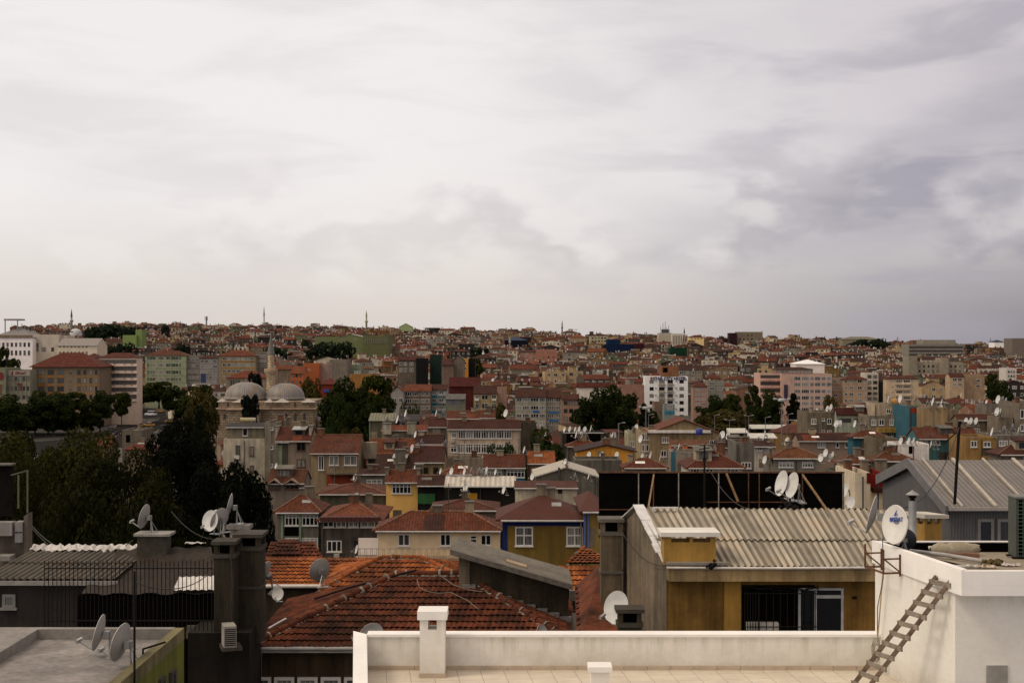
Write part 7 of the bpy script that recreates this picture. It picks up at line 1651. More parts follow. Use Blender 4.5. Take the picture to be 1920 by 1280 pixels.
for i, (px, py, w, D, k) in enumerate(((25, 738, 84, 470, 'plane'), (66, 731, 74, 482, 'plane'), (100, 734, 76, 478, 'plane'), (142, 735, 66, 484, 'plane_b'), (188, 731, 56, 500, 'plane'), (228, 735, 34, 528, 'tall'), (266, 722, 54, 640, 'tall'), (298, 715, 60, 650, 'tall'), (332, 722, 56, 560, 'plane'), (376, 722, 76, 430, 'plane_b'))):
    tree(px, py, w, D, k, ORD[i] + (' tree' if not i else ' tree from left') + ' in the dark row along the boulevard below the offices', 'boulevard trees')
for i, (px, w) in enumerate(((14, 70), (52, 60), (90, 64), (128, 60), (172, 40))): tree(px, 770, w, 492, 'plane', ORD[i] + (' dark tree' if not i else ' dark tree from left') + ' in the lower front row along the boulevard', 'boulevard trees')
tree(655, 706, 104, 330, 'plane', 'large round dark green tree right of the mosque', 'plane trees'); tree(700, 704, 86, 345, 'plane_b', 'olive tree behind the large round tree', 'plane trees'); tree(580, 707, 50, 390, 'autumn', 'yellow-green tree between right dome and red house', 'plane trees')
tree(635, 735, 60, 318, 'plane', 'lower dark tree at foot of the large round tree', 'plane trees')
tree(1114, 726, 84, 352, 'plane', 'left of the two big dark plane trees mid picture', 'plane trees'); tree(1153, 720, 92, 356, 'plane', 'right of the two big dark plane trees mid picture', 'plane trees')
tree(1335, 740, 60, 470, 'plane', 'bright green tree behind the park bushes', 'park trees'); tree(1372, 738, 50, 468, 'plane_b', 'mid green tree right of the bright green one', 'park trees')
tree(1360, 768, 110, 415, 'autumn', 'wide brownish low tree at the park front', 'park trees'); tree(1438, 730, 64, 430, 'plane', 'tall dark tree left of the tall lamp mast', 'park trees'); tree(1488, 737, 44, 432, 'dark', 'dark tree right of the tall lamp mast', 'park trees'); tree(1412, 722, 30, 490, 'plane_b', 'small tree before the curved balconies', 'park trees')
tree(1208, 756, 40, 420, 'dark', 'dark conifer at the left foot of white hotel', 'park trees'); tree(1225, 770, 28, 425, 'plane_b', 'small green tree before the white hotel', 'park trees')
tree(1006, 802, 104, 214, 'plane', 'spreading courtyard tree right of beige window band flats', 'courtyard trees'); tree(938, 828, 60, 205, 'bush', 'leafy vine tree before the beige flats', 'courtyard trees', base=10); tree(768, 752, 44, 330, 'bush', 'green bush behind the dark tarpaulin shed', 'courtyard trees', base=0)
tree(930, 756, 56, 300, 'autumn', 'yellow brown tree behind beige window band flats', 'courtyard trees'); tree(1560, 740, 40, 350, 'autumn', 'thin tree before the beige flats right of pink block', 'courtyard trees'); tree(1880, 712, 60, 460, 'plane', 'dark tree mass near right picture edge', 'courtyard trees'); tree(660, 800, 60, 255, 'autumn', 'olive bush behind the firewalled taupe house', 'courtyard trees')
tree(612, 795, 50, 262, 'bush', 'small yellowish bush by the mosque porch', 'courtyard trees'); tree(467, 740, 34, 340, 'fir', 'small black conifer before the left mosque dome', 'mosque trees'); tree(478, 699, 34, 420, 'fir', 'black conifer behind and between mosque domes', 'mosque trees')
for i, (px, py, w, D) in enumerate(((190, 612, 60, 1130), (215, 607, 70, 1120), (240, 612, 50, 1110), (172, 612, 32, 1140), (310, 608, 16, 1200), (520, 650, 60, 840), (600, 640, 60, 820), (640, 640, 50, 815), (575, 636, 26, 930), (898, 650, 40, 900), (1620, 636, 56, 1240), (1645, 634, 36, 1230), (1600, 642, 36, 1230), (1660, 640, 22, 1220), (225, 642, 60, 900), (1415, 662, 24, 950), (343, 642, 30, 850), (1860, 700, 34, 640), (8, 650, 30, 560), (28, 672, 34, 556), (895, 672, 26, 700), (985, 682, 20, 800))):
    lab = ['dark wooded clump right of the left minaret', 'highest dark clump of the left wooded knoll', 'dark clump beside lime green house', 'dark tree touching the stout minaret', 'lone dark conifer on left skyline', 'dark trees right of the mosque minaret', 'dark tree in front of olive green hall', 'second dark tree in front of olive green hall', 'small dark tree left of olive hall', 'green grove left of the salmon flats', 'dark wooded hilltop at right', 'steep dark tree at end of right hilltop', 'dark tree at left of right hilltop', 'small tree at foot of right hilltop', 'brownish trees below the left wooded knoll', 'bright green tree on the slope above pink blocks', 'bright tree above pale green apartments', 'dark tree beside the white cube block', 'dark tree at left edge before white school', 'yellowish tree at left below white school', 'green trees right of black netted side', 'small dark tree below salmon flats'][i]
    tree(px, py, w, D, 'far' if D > 700 else 'plane_b', lab, 'trees on the far slope')

# ------------------------------------------------------------------ ground, street
def ground():
    ys = list(np.linspace(-40, 560, 13)) + list(np.linspace(600, 1700, 45)) + [1900, 2200, 2800, 4000, 7000]
    m = MB(); V = []; nx = 60
    for y in ys:
        half = max(300, y * .55)
        for i in range(nx + 1):
            x = (i / nx * 2 - 1) * half; V.append((x, y, gz(x, y)))
    m.mesh(V, [(j * (nx + 1) + i, j * (nx + 1) + i + 1, (j + 1) * (nx + 1) + i + 1, (j + 1) * (nx + 1) + i) for j in range(len(ys) - 1) for i in range(nx)], 0, True)
    o = m.build('ground', [felt((.075, .066, .055), .5)]); tag(o, kind='structure')
    asp = felt((.030, .028, .027), .35); asp.node_tree.nodes['Principled BSDF'].inputs['Specular IOR Level'].default_value = 0
    gp = lambda px, py: (atz(px, py, 0).x, atz(px, py, 0).y)
    m = MB(); m.face([(*gp(*q), .03) for q in ((-60, 862), (150, 846), (238, 838), (300, 803), (420, 797), (420, 783), (330, 789), (300, 767), (262, 764), (246, 780), (205, 806), (110, 826), (-60, 838))][::-1]); o = m.build('road', [asp]); tag(o, kind='structure')
    m = MB()
    for a, b_ in (((196, 829), (238, 806)), ((238, 806), (300, 797)), ((300, 797), (400, 790))):
        A = Vector((*gp(*a), .042)); Q = Vector((*gp(*b_), .042)); n = int((Q - A).length / 7); u = (Q - A).normalized(); w_ = Vector((-u.y, u.x, 0)) * .13
        for k in range(n): p = A + u * k * 7; m.face([p - w_, p - w_ + u * 3, p + w_ + u * 3, p + w_])
    tag(m.build('road_marking', [simple('road_paint', (.5, .48, .44), .7)]), kind='structure')
    m = MB(); m.prism([gp(*q) for q in ((-60, 837.8), (110, 825.8), (205, 805.8), (246, 779.8), (258, 765), (186, 796), (60, 806), (-60, 812))], -.02, .16); m.prism([gp(*q) for q in ((247, 792), (262, 785), (330, 793.5), (420, 786), (330, 792), (272, 799.5))][:2] + [gp(300, 787), gp(270, 796)], -.02, .16); tag(m.build('pavement', [felt((.045, .041, .036), .5)]), kind='structure')
ground()
def carmesh(kind, col):
    L, w, h, ch = {'car': (4.4, 1.8, .85, .62), 'van': (5.2, 2.0, 1.15, .9), 'bus': (11, 2.5, 1.2, 1.8)}[kind]
    body = MB(); pr = [(-L / 2, .30), (L / 2, .30), (L / 2, h * .8), (L * .44, h * .95), (-L * .46, h), (-L / 2, h * .85)]
    n = len(pr); P = [(x, s * w / 2, z) for s in (-1, 1) for x, z in pr]; body.mesh(P, [tuple(range(n))[::-1], tuple(range(n, 2 * n))] + [(i, (i + 1) % n, n + (i + 1) % n, n + i) for i in range(n)], 0)
    f0, f1 = {'car': (-.40, .22), 'van': (-.47, .36), 'bus': (-.495, .49)}[kind]; i0, i1 = {'car': (-.28, .08), 'van': (-.45, .25), 'bus': (-.49, .485)}[kind]
    cab = MB(); lo = [(L * f0, -w * .48), (L * f1, -w * .48), (L * f1, w * .48), (L * f0, w * .48)]; hi = [(L * i0, -w * .40), (L * i1, -w * .40), (L * i1, w * .40), (L * i0, w * .40)]
    z0, z1 = h * .93, h + ch
    V = [(x, y, z0) for x, y in lo] + [(x, y, z1) for x, y in hi]; cab.mesh(V, [(0, 1, 5, 4), (1, 2, 6, 5), (2, 3, 7, 6), (3, 0, 4, 7)], 0)
    rf = MB(); rf.mesh([(x * 1.0, y * 1.03, z1 + .0) for x, y in hi] + [(x * .96, y * .95, z1 + .06) for x, y in hi], [(0, 1, 5, 4), (1, 2, 6, 5), (2, 3, 7, 6), (3, 0, 4, 7), (4, 5, 6, 7)], 0)
    wh = MB(); wh.tube([(0, -.1, 0), (0, .1, 0)], .33, 14); wh.tube([(0, -.112, 0), (0, -.1, 0)], .19, 10, 1); wh.tube([(0, .112, 0), (0, .1, 0)], .19, 10, 1)
    lt = MB(); lt.box(-.03, .03, -.18, .18, -.08, .08)
    return L, w, h, body, cab, rf, wh, lt
def car(name, label, cat, px, py, D, rz, kind, col, group=None):
    p = at(px, py, D); z = .032; r = thing(name, label, cat, (p.x, D, z), R(rz), group); L, w, h, body, cab, rf, wh, lt = carmesh(kind, col); pm = simple('car_paint', col, .3, spec=.5, var=.05)
    body.build('body', [pm], r); cab.build('cabin_glass', [simple('car_glass', (.012, .014, .018), .1, spec=.5)], r); rf.build('roof', [pm], r)
    o = wh.build('wheel', [BLACK, METAL], r, (-L * .31, -w / 2 + .08, .33)); 
    for x, y in ((L * .31, -1), (-L * .31, 1), (L * .31, 1)): put('wheel', o.data, r, (x, y * (w / 2 - .08), .33))
    o = lt.build('headlight', [simple('lamp_glass', (.6, .58, .5), .2)], r, (L / 2 + .01, -w * .34, h * .68)); put('headlight', o.data, r, (L / 2 + .01, w * .34, h * .68))
YEL = (.55, .27, .01)
car('parked_car', 'yellow taxi in mid road above grey roof hut', 'car', 278, 799, CZ * F / (799 - 640), 176, 'car', YEL, 'taxis on the boulevard')
car('parked_car', 'yellow taxi half hidden right by the dark trees', 'car', 319, 792, CZ * F / (792 - 640), 185, 'car', YEL, 'taxis on the boulevard')
car('parked_car', 'yellow taxi uphill behind the white minibus', 'car', 296, 773, CZ * F / (773 - 640), 150, 'car', YEL, 'taxis on the boulevard')
car('minibus', 'white minibus driving between two yellow taxis', 'minibus', 283, 779, CZ * F / (779 - 640), 155, 'van', (.62, .62, .64), None)
car('bus', 'dark bus with lit headlights at road left', 'bus', 211, 815, CZ * F / (815 - 640), -80, 'bus', (.03, .02, .02), None)
car('parked_car', 'silver car parked under trees at far left', 'car', 22, 826, CZ * F / (826 - 640), 10, 'car', (.35, .36, .38), 'cars parked under the trees')
car('parked_car', 'second silver car parked under trees at far left', 'car', 44, 824, CZ * F / (824 - 640), 12, 'car', (.30, .30, .33), 'cars parked under the trees')
p = at(164, 800, 520); r = thing('kiosk', 'kiosk with bright orange fascia under the boulevard trees', 'kiosk', (p.x, 520, .16)); r.scale = (1.2, 1.2, 1.2)
m = MB(); m.box(-2.0, 2.0, .4, 3, 0, 2.6); m.build('wall', [W(150, 146, 138)], r); m = MB(); m.box(-2.6, 2.6, -.4, 3.3, 2.62, 3.15); m.build('fascia', [simple('orange_fascia', (.45, .10, .015), .5)], r); m = MB(); m.box(-1.3, 1.3, .36, .4, .9, 2.2); m.build('hatch', [VOID], r)
# pedestrians -----------------------------------------------------------
def personmesh(col, trouser, seed):
    g = random.Random(seed); st = g.uniform(.12, .25)
    J = [(0, 0, .95), (0, 0, 1.2), (0, 0, 1.42), (0, -.01, 1.52), (0, -.02, 1.64), (0, -.02, 1.74), (.19, 0, 1.40), (.25, .03, 1.12), (.24, -.08, .88), (-.19, 0, 1.40), (-.25, -.03, 1.12), (-.24, .08, .88), (.1, 0, .90), (.11, -st * .6, .5), (.11, -st, .06), (.11, -st - .16, .03), (-.1, 0, .90), (-.11, st * .3, .5), (-.11, st, .08), (-.11, st - .15, .03)]
    E = [(0, 1), (1, 2), (2, 3), (3, 4), (4, 5), (2, 6), (6, 7), (7, 8), (2, 9), (9, 10), (10, 11), (0, 12), (12, 13), (13, 14), (14, 15), (0, 16), (16, 17), (17, 18), (18, 19)]
    Rr = [.16, .15, .15, .06, .11, .08, .07, .055, .045, .07, .055, .045, .1, .075, .05, .04, .1, .075, .05, .04]
    me = bpy.data.meshes.new('p'); me.from_pydata(J, E, []); o = bpy.data.objects.new('p', me); C.objects.link(o)
    sk = o.modifiers.new('s', 'SKIN')
    for v, q in zip(me.skin_vertices[0].data, Rr): v.radius = (q, q * .85)
    me.skin_vertices[0].data[0].use_root = True
    o.modifiers.new('u', 'SUBSURF').levels = 1
    bpy.context.view_layer.update(); nm = bpy.data.meshes.new_from_object(o.evaluated_get(bpy.context.evaluated_depsgraph_get())); bpy.data.objects.remove(o)
    nm.materials.clear()
    for mt in (simple('skin', (.35, .20, .14), .6), simple('coat%d' % seed, col, .8), simple('trousers', trouser, .8), simple('hair', (.02, .015, .012), .7)): nm.materials.append(mt)
    for p in nm.polygons:
        z = p.center.z; x = abs(p.center.x); p.material_index = (3 if z > 1.66 else 0 if z > 1.50 or (z < .93 and x > .19) else 1 if z > .92 else 2); p.use_smooth = True
    return nm
PED = [((.02, .02, .025), (.02, .02, .03)), ((.10, .02, .02), (.015, .015, .02)), ((.03, .05, .12), (.03, .03, .035)), ((.2, .19, .18), (.02, .02, .025)), ((.04, .04, .035), (.05, .05, .07))]
PM = [personmesh(a, b_, i) for i, (a, b_) in enumerate(PED)]
CO = ['black', 'dark red', 'navy', 'pale grey', 'charcoal']
for i, (px, py, D) in enumerate(((238, 784, 452), (243, 785, 450), (247, 783, 455), (232, 787, 447), (258, 786, 449), (266, 784, 453), (275, 785, 451), (226, 790, 444), (187, 797, 420), (183, 796, 425))):
    y = CZ * F / (py + 5 - 640); p = at(px, 0, y)
    o = put('person', PM[i % 5], None, (p.x, y, .16), rnd.uniform(0, 6.28))
    tag(o, ['black coated walker nearest the white office entrance', 'dark red coated walker beside black coated one', 'navy coated walker at the office entrance', 'pale grey coated walker left of the entrance', 'charcoal coated walker by the railing left of taxi', 'black coated walker directly above the taxi', 'dark red coated walker above the taxi right side', 'navy coated walker near the bus rear', 'pale grey coated person waiting by kiosk', 'charcoal coated person waiting by kiosk'][i], 'person', 'people on the boulevard')
# bollard railing -----------------------------------------------------------
m = MB(); m.tube([(0, 0, 0), (0, 0, .9)], .07, 6); m.lathe([(.09, .88), (.09, .95), (0, 1.0)], 8); bo = m.build('bollard', [simple('bollard_paint', (.3, .29, .27), .6)])
for i in range(18):
    px = 249 + i * 2.9; y = CZ * F / (795.5 - i * .52 - 640); o = bo if not i else put('bollard', bo.data); o.location = (at(px, 0, y).x, y, .16); tag(o, 'grey post in the kerb row above the yellow taxi', 'bollard', 'identical kerb posts along the boulevard')
# street lamps ---------------------------------------------------------------
def lamp(px, pyT, D, label, kind='double', H=None):
    p = at(px, pyT, D); r = thing('street_lamp', label, 'street lamp', (p.x, D, 0), 0, 'street lamps'); h = p.z
    m = MB(); m.tube([(0, 0, 0), (0, 0, h)], .13 if h < 14 else .2, 8, 0, .07 if h < 14 else .13); m.build('pole', [simple('lamp_pole', (.17, .175, .18), .5, .3)], r); m = MB()
    if kind == 'mast':
        m.lathe([(.9, h - .5), (1.1, h), (.4, h + .2)], 10)
        for s in (-1, 1): m.box(s * 1.6 - .35, s * 1.6 + .35, -.3, .3, h - .1, h + .3); m.bar((0, 0, h), (s * 1.6, 0, h), .1)
    else:
        for s in ((-1, 1) if kind == 'double' else (1,)): m.bar((0, 0, h - .1), (s * 1.1, 0, h + .1), .07); m.box(s * 1.1 - .3, s * 1.1 + .3, -.13, .13, h + .05, h + .2)
    m.build('lamp_head', [simple('lamp_head', (.40, .40, .39), .5)], r)
lamp(1466, 748, 330, 'tallest lamp mast rising through the park trees', 'mast'); lamp(1211, 763, 380, 'lamp mast left of the white hotel foot', 'mast')
lamp(1368, 787, 350, 'double armed lamp in front of the brownish park tree'); lamp(1340, 778, 390, 'single lamp left in the brownish park tree', 'single'); lamp(1435, 782, 360, 'single lamp beside dark park tree', 'single'); lamp(1475, 788, 345, 'double armed lamp right of tallest mast'); lamp(1478, 776, 400, 'single lamp behind the tallest mast', 'single'); lamp(1216, 777, 370, 'single lamp right of hotel foot mast', 'single'); lamp(1404, 779, 395, 'double armed lamp between brownish and dark tree'); lamp(363, 762, 300, 'lone street lamp among the trees left of mosque', 'single'); lamp(312, 724, 600, 'double armed lamp above the boulevard trees'); lamp(1160, 793, 300, 'lamp under the big plane trees', 'single')
for i, (x0, x1, py, D, lab) in enumerate(((1368, 1404, 812, 330, 'long pale market canopy under brownish park tree'), (1408, 1458, 822, 318, 'second pale canopy below the dark park trees'), (1410, 1480, 804, 380, 'rear pale canopy line behind lamp posts'))):
    p = at(x0, py, D); q = at(x1, py, D); r = thing('market_canopy', lab, 'canopy', (p.x, D, 0)); w = q.x - p.x; m = MB(); m.prism([(0, 0), (w, 0), (w, 5), (0, 5)], p.z, [p.z + .15, p.z + .15, p.z + .9, p.z + .9]); m.build('canopy_sheet', [W(160, 158, 150, .3)], r); m = MB()
    for k in range(5): m.tube([(w * (k + .5) / 5, .4, 0), (w * (k + .5) / 5, .4, p.z)], .08, 5)
    m.build('post', [DKFR], r)
# small red roofs and grey hut among trees
b = bld('house', 'grey flat roofed hut with dark doorway among the left trees', 'hut', 229, 266, 806, 250, None, 'flat', wall=W(96, 88, 76, .4), rm=FLATL, d=8); panel(b, 236, 815, 244, 829, VOID, 'doorway', .03)
b = bld('house', 'red tile roof left of the grey hut among trees', 'house', 172, 206, 836, 240, 820, 'gx', wall=W(90, 80, 66), rm=T(118, 50, 34)); b = bld('house', 'red tile roof with white ridge right below grey hut', 'house', 236, 286, 842, 236, 826, 'hip', wall=W(104, 92, 76), rm=T(122, 54, 36))
# ------------------------------------------------------------------ the city on the slope
def far_city():
    g = random.Random(21)
    cand = []
    D = 150.0
    while D < 1640:
        step = 9 + D * .0062 if D > 560 else 17
        half = D * .375; x = -half + g.uniform(0, 8)
        while x < half:
            wd = g.uniform(7.5, 15) if D > 560 else g.uniform(9, 14)
            cx = x + wd / 2; y = D + g.uniform(-4, 4)
            x += wd + g.choice([.2, .2, .6, 1.5, 4.0])
            px = 960 + F * cx / y
            if D < 700 and px < 350: continue
            if D < 560:
                if px < 415 or (1190 < px < 1520 and D > 300) or (395 < px < 640 and 330 < D): continue
            yaw = 18 * math.sin(cx * .006 + y * .004) + g.uniform(-7, 7)
            fl = g.choice([2, 3, 3, 3, 4, 4, 5]) if D > 560 else g.choice([2, 3, 3])
            h = fl * 2.9 + g.uniform(0, .8)
            dp = g.uniform(8, 12); rise = g.uniform(1.1, 2.2)
            rt = g.choices(['gx', 'hip', 'gy', 'flat'], [4, 4.5, 2, 3.6])[0]
            if D > 1380: h = min(h, 10.0)
            cand.append((y, cx, wd, dp, h, rise, rt, yaw, fl, g.random(), g.random(), g.random()))
        D += step
    pr = PROT
    HW, HH = 960, 640
    occ = np.zeros((HH, HW), bool)
    out = []
    cand.sort()
    named = sorted([(q[4], q) for q in pr], key=lambda t: t[0])
    ni = 0
    for c in cand:
        y, cx, wd, dp, h, rise, rt, yaw, fl, r1, r2, r3 = c
        while ni < len(named) and named[ni][0] < y:
            x0, x1, y0, y1, _ = named[ni][1]; occ[max(0, int(y0 / 2)):int(y1 / 2), max(0, int(x0 / 2)):max(0, int(x1 / 2))] = True; ni += 1
        skip = False
        for fx_, fy_, fr in FOOT:
            if (fx_ - cx) ** 2 + (fy_ - y - dp / 2) ** 2 < (fr + wd * .5) ** 2: skip = True; break
        if skip: continue
        base = min(gz(cx - wd / 2, y), gz(cx + wd / 2, y)) - .5 if y > 560 else 0
        xa, xb = 960 + F * (cx - wd / 2) / y, 960 + F * (cx + wd / 2) / y
        top = h + (rise if rt != 'flat' else 0)
        pt = 640 - (base + top - CZ) * F / y
        for x0, x1, y0, y1, Dn in pr:
            if Dn > y and xb > x0 - 1 and xa < x1 + 1 and pt < y1:
                over = (y1 - pt) * y / F; top2 = top - over - .2
                if top2 < 3.2: skip = True; break
                h = top2 - (rise if rt != 'flat' else 0); top = top2; pt = y1
                if h < 2.6: skip = True; break
        if skip: continue
        if y < 560:   # fillers stay behind the line of sight of the named rows
            h = min(h, 9.5 if y > 300 else 7.5)
            pt = 640 - (base + h + rise - CZ) * F / y
        ri0, ri1 = max(0, int(pt / 2)), min(HH, int((640 - (base - CZ) * F / y) / 2)); ci0, ci1 = max(0, int(xa / 2)), min(HW, int(xb / 2) + 1)
        if ci1 <= ci0 or ri1 <= ri0: continue
        vis = int((~occ[ri0:ri1, ci0:ci1]).sum()); occ[ri0:ri1, ci0:ci1] = True
        if vis < 2: continue
        out.append((vis, (y, cx, wd, dp, h, rise, rt, yaw, fl, r1, r2, r3, base, pt, (xa + xb) / 2, ri1 * 2)))
    return out
WALLN = ['grey', 'beige', 'brown-grey', 'pinkish', 'cream', 'ochre', 'pale grey', 'dark grey', 'off-white', 'pale green']
WALLC = [(83, 76, 67), (128, 108, 83), (86, 72, 56), (128, 97, 79), (167, 144, 108), (119, 90, 52), (122, 115, 101), (47, 43, 40), (185, 175, 153), (95, 99, 76)]
WPAL = [W(*c, .5) for c in WALLC]
ROOFN = ['red-brown', 'rust', 'brown', 'orange']
def farroof(col):
    t = NT('far_roof'); g_ = t.new('ShaderNodeNewGeometry'); n = t.noise(g_.outputs['Position'], .12, 4, .7); n2 = t.noise(g_.outputs['Position'], .9, 3, .7)
    f = t.mul(t.rng(n, .3, .7, .6, 1.35), t.rng(n2, .3, .7, .6, 1.3)); return t.done(t.vscale(col, f), .9, .2)
RPAL = [farroof(S(*c, 1.5)) for c in ((94, 48, 33), (102, 50, 33), (70, 42, 32), (114, 62, 38))]
FRF = farroof((.17, .155, .13)); DKW = simple('dark_pane', (.016, .017, .02), .3, var=.4); SPK = simple('pale_speck', (.66, .64, .60), .6)
def house_into(m, mr, mw, c, wi, ri, M, ex=None, roofonly=0):
    """walls -> m (slot wi), roof -> mr (slot ri), windows -> mw"""
    y, cx, wd, dp, h, rise, rt, yaw, fl, r1, r2, r3, base, pt, pxc, _ = c
    g = random.Random(int(r1 * 1e9)); P = lambda *a: M @ Vector(a)
    def quad(q, mb, mi, *pts): mb.face([P(*p) for p in pts], mi)
    w, d = wd, dp
    quad(0, m, wi, (0, 0, 0), (w, 0, 0), (w, 0, h), (0, 0, h)); quad(0, m, wi, (w, 0, 0), (w, d, 0), (w, d, h), (w, 0, h)); quad(0, m, wi, (0, d, 0), (0, 0, 0), (0, 0, h), (0, d, h)); quad(0, m, wi, (w, d, 0), (0, d, 0), (0, d, h), (w, d, h))
    e = .3; z1 = h + rise
    if rt == 'hip':
        k = min(d / 2 + e, w * .48); a, b_ = (-e + k, d / 2, z1), (w + e - k, d / 2, z1)
        cs = [(-e, -e, h), (w + e, -e, h), (w + e, d + e, h), (-e, d + e, h)]
        for q in ((cs[0], cs[1], b_, a), (cs[1], cs[2], b_), (cs[2], cs[3], a, b_), (cs[3], cs[0], a)): quad(0, mr, ri, *q)
    elif rt == 'gx':
        quad(0, mr, ri, (-.1, -e, h), (w + .1, -e, h), (w + .1, d / 2, z1), (-.1, d / 2, z1)); quad(0, mr, ri, (w + .1, d + e, h), (-.1, d + e, h), (-.1, d / 2, z1), (w + .1, d / 2, z1))
        m.face([P(0, 0, h), P(0, d / 2, z1 - .15), P(0, d, h)], wi); m.face([P(w, 0, h), P(w, d, h), P(w, d / 2, z1 - .15)], wi)
    elif rt == 'gy':
        quad(0, mr, ri, (-e, -.2, h), (w / 2, -.2, z1), (w / 2, d, z1), (-e, d, h)); quad(0, mr, ri, (w + e, -.2, h), (w + e, d, h), (w / 2, d, z1), (w / 2, -.2, z1))
        m.face([P(0, 0, h), P(w, 0, h), P(w / 2, 0, z1 - .15)], wi); m.face([P(0, d, h), P(w / 2, d, z1 - .15), P(w, d, h)], wi)
    else:
        quad(0, mr, 'flat', (.2, .2, h - .3), (w - .2, .2, h - .3), (w - .2, d - .2, h - .3), (.2, d - .2, h - .3)); quad(0, m, wi, (.2, .2, h - .3), (.2, .2, h), (w - .2, .2, h), (w - .2, .2, h - .3))
        for q in (((0, 0, h), (w, 0, h), (w - .2, .2, h), (.2, .2, h)), ((w, 0, h), (w, d, h), (w - .2, d - .2, h), (w - .2, .2, h)), ((0, d, h), (0, 0, h), (.2, .2, h), (.2, d - .2, h)), ((w, d, h), (0, d, h), (.2, d - .2, h), (w - .2, d - .2, h)), ((.2, d - .2, h - .3), (w - .2, d - .2, h - .3), (w - .2, d - .2, h), (.2, d - .2, h)), ((.2, .2, h - .3), (.2, d - .2, h - .3), (.2, d - .2, h), (.2, .2, h))): quad(0, m, wi, *q)
    n = max(2, int(w / 2.6))
    if rt == 'flat' and r3 < .75 or g.random() < .25:      # stair heads, huts and raised rooms on the roof
        a = g.uniform(.2, .5) * w; xo = g.uniform(.1, .45) * w; ya, yb = d * .35, d * .8; hh = (h if rt == 'flat' else h + rise * .4) + g.uniform(1.2, 2.6)
        for q in (((xo, ya, h - .5), (xo + a, ya, h - .5), (xo + a, ya, hh), (xo, ya, hh)), ((xo + a, ya, h - .5), (xo + a, yb, h - .5), (xo + a, yb, hh), (xo + a, ya, hh)), ((xo, yb, h - .5), (xo, ya, h - .5), (xo, ya, hh), (xo, yb, hh))): quad(0, m, wi, *q)
        quad(0, mr, ri if g.random() < .5 else 'flat', (xo - .2, ya - .3, hh), (xo + a + .2, ya - .3, hh), (xo + a + .2, yb, hh + .4), (xo - .2, yb, hh + .4))
    if g.random() < .35:                                    # lean-to at the front
        a = g.uniform(.3, .6) * w; xo = g.uniform(0, w - a); hh = h * g.uniform(.45, .8)
        for q in (((xo, -2, 0), (xo + a, -2, 0), (xo + a, -2, hh), (xo, -2, hh)), ((xo + a, -2, 0), (xo + a, 0, 0), (xo + a, 0, hh + .6), (xo + a, -2, hh)), ((xo, 0, 0), (xo, -2, 0), (xo, -2, hh), (xo, 0, hh + .6))): quad(0, m, wi, *q)
        quad(0, mr, ri if g.random() < .6 else 'flat', (xo - .2, -2.2, hh), (xo + a + .2, -2.2, hh), (xo + a + .2, -.02, hh + .7), (xo - .2, -.02, hh + .7))
    if r2 > .12:
        for f in range(fl):
            zt = h - .7 - f * 2.9
            if zt - 1.4 < .5: break
            for i in range(n):
                if g.random() < .12: continue
                xx = w * (i + .5) / n; hw = g.choice([.5, .65, .9]) 
                mw((xx - hw, zt - 1.45, xx + hw, zt, 0)); 
            if abs(yaw) > 6:
                for i in range(3):
                    if g.random() < .4: continue
                    yy = d * (i + .5) / 3; mw((yy - .5, zt - 1.45, yy + .5, zt, 1 if yaw < 0 else 2))
def frameM(c):
    y, cx, wd, dp, h, rise, rt, yaw, fl, r1, r2, r3, base = c[:13]
    a = R(yaw); return Matrix.Translation((cx - wd / 2 * math.cos(a), y - wd / 2 * math.sin(a), base)) @ Matrix.Rotation(a, 4, 'Z')
LANDM = [(134, 600, 'stout left minaret'), (40, 645, 'white school'), (248, 632, 'lime green house'), (310, 690, 'pale green apartments'), (445, 680, 'ochre grey flats'), (495, 600, 'slender pale minaret'), (508, 670, 'mosque minaret'), (582, 695, 'plain orange block'), (670, 645, 'olive green hall'), (687, 595, 'banded minaret'), (760, 612, 'light green gable'), (790, 690, 'black netted block'), (870, 690, 'narrow yellow facade'), (865, 725, 'dark red gabled house'), (966, 640, 'navy netted block'), (1005, 765, 'grey-green sign flats'), (1022, 667, 'salmon pink block'), (1054, 612, 'dark-capped centre minaret'), (1122, 638, 'yellow roofed office'), (1162, 650, 'blue netted building'), (1272, 660, 'dark green netted building'), (1258, 632, 'skyline aerials'), (1250, 740, 'white hotel'), (1406, 632, 'grey-beige skyline flats'), (1350, 700, 'low block above park'), (1445, 720, 'pink balcony block'), (1520, 683, 'white tent pavilion'), (1540, 735, 'long pink block'), (1636, 725, 'narrow white flats'), (1615, 642, 'wooded right hilltop'), (1690, 735, 'five storey flats'), (1756, 655, 'far ridge block'), (1760, 690, 'twin towered flats'), (1895, 700, 'white cube block'), (1910, 650, 'brown tower block'), (1795, 715, 'pinkish flats'), (655, 750, 'large round tree'), (1130, 760, 'big plane trees'), (900, 745, 'brown roofed balcony house'), (1115, 690, 'roofs above plane trees')]
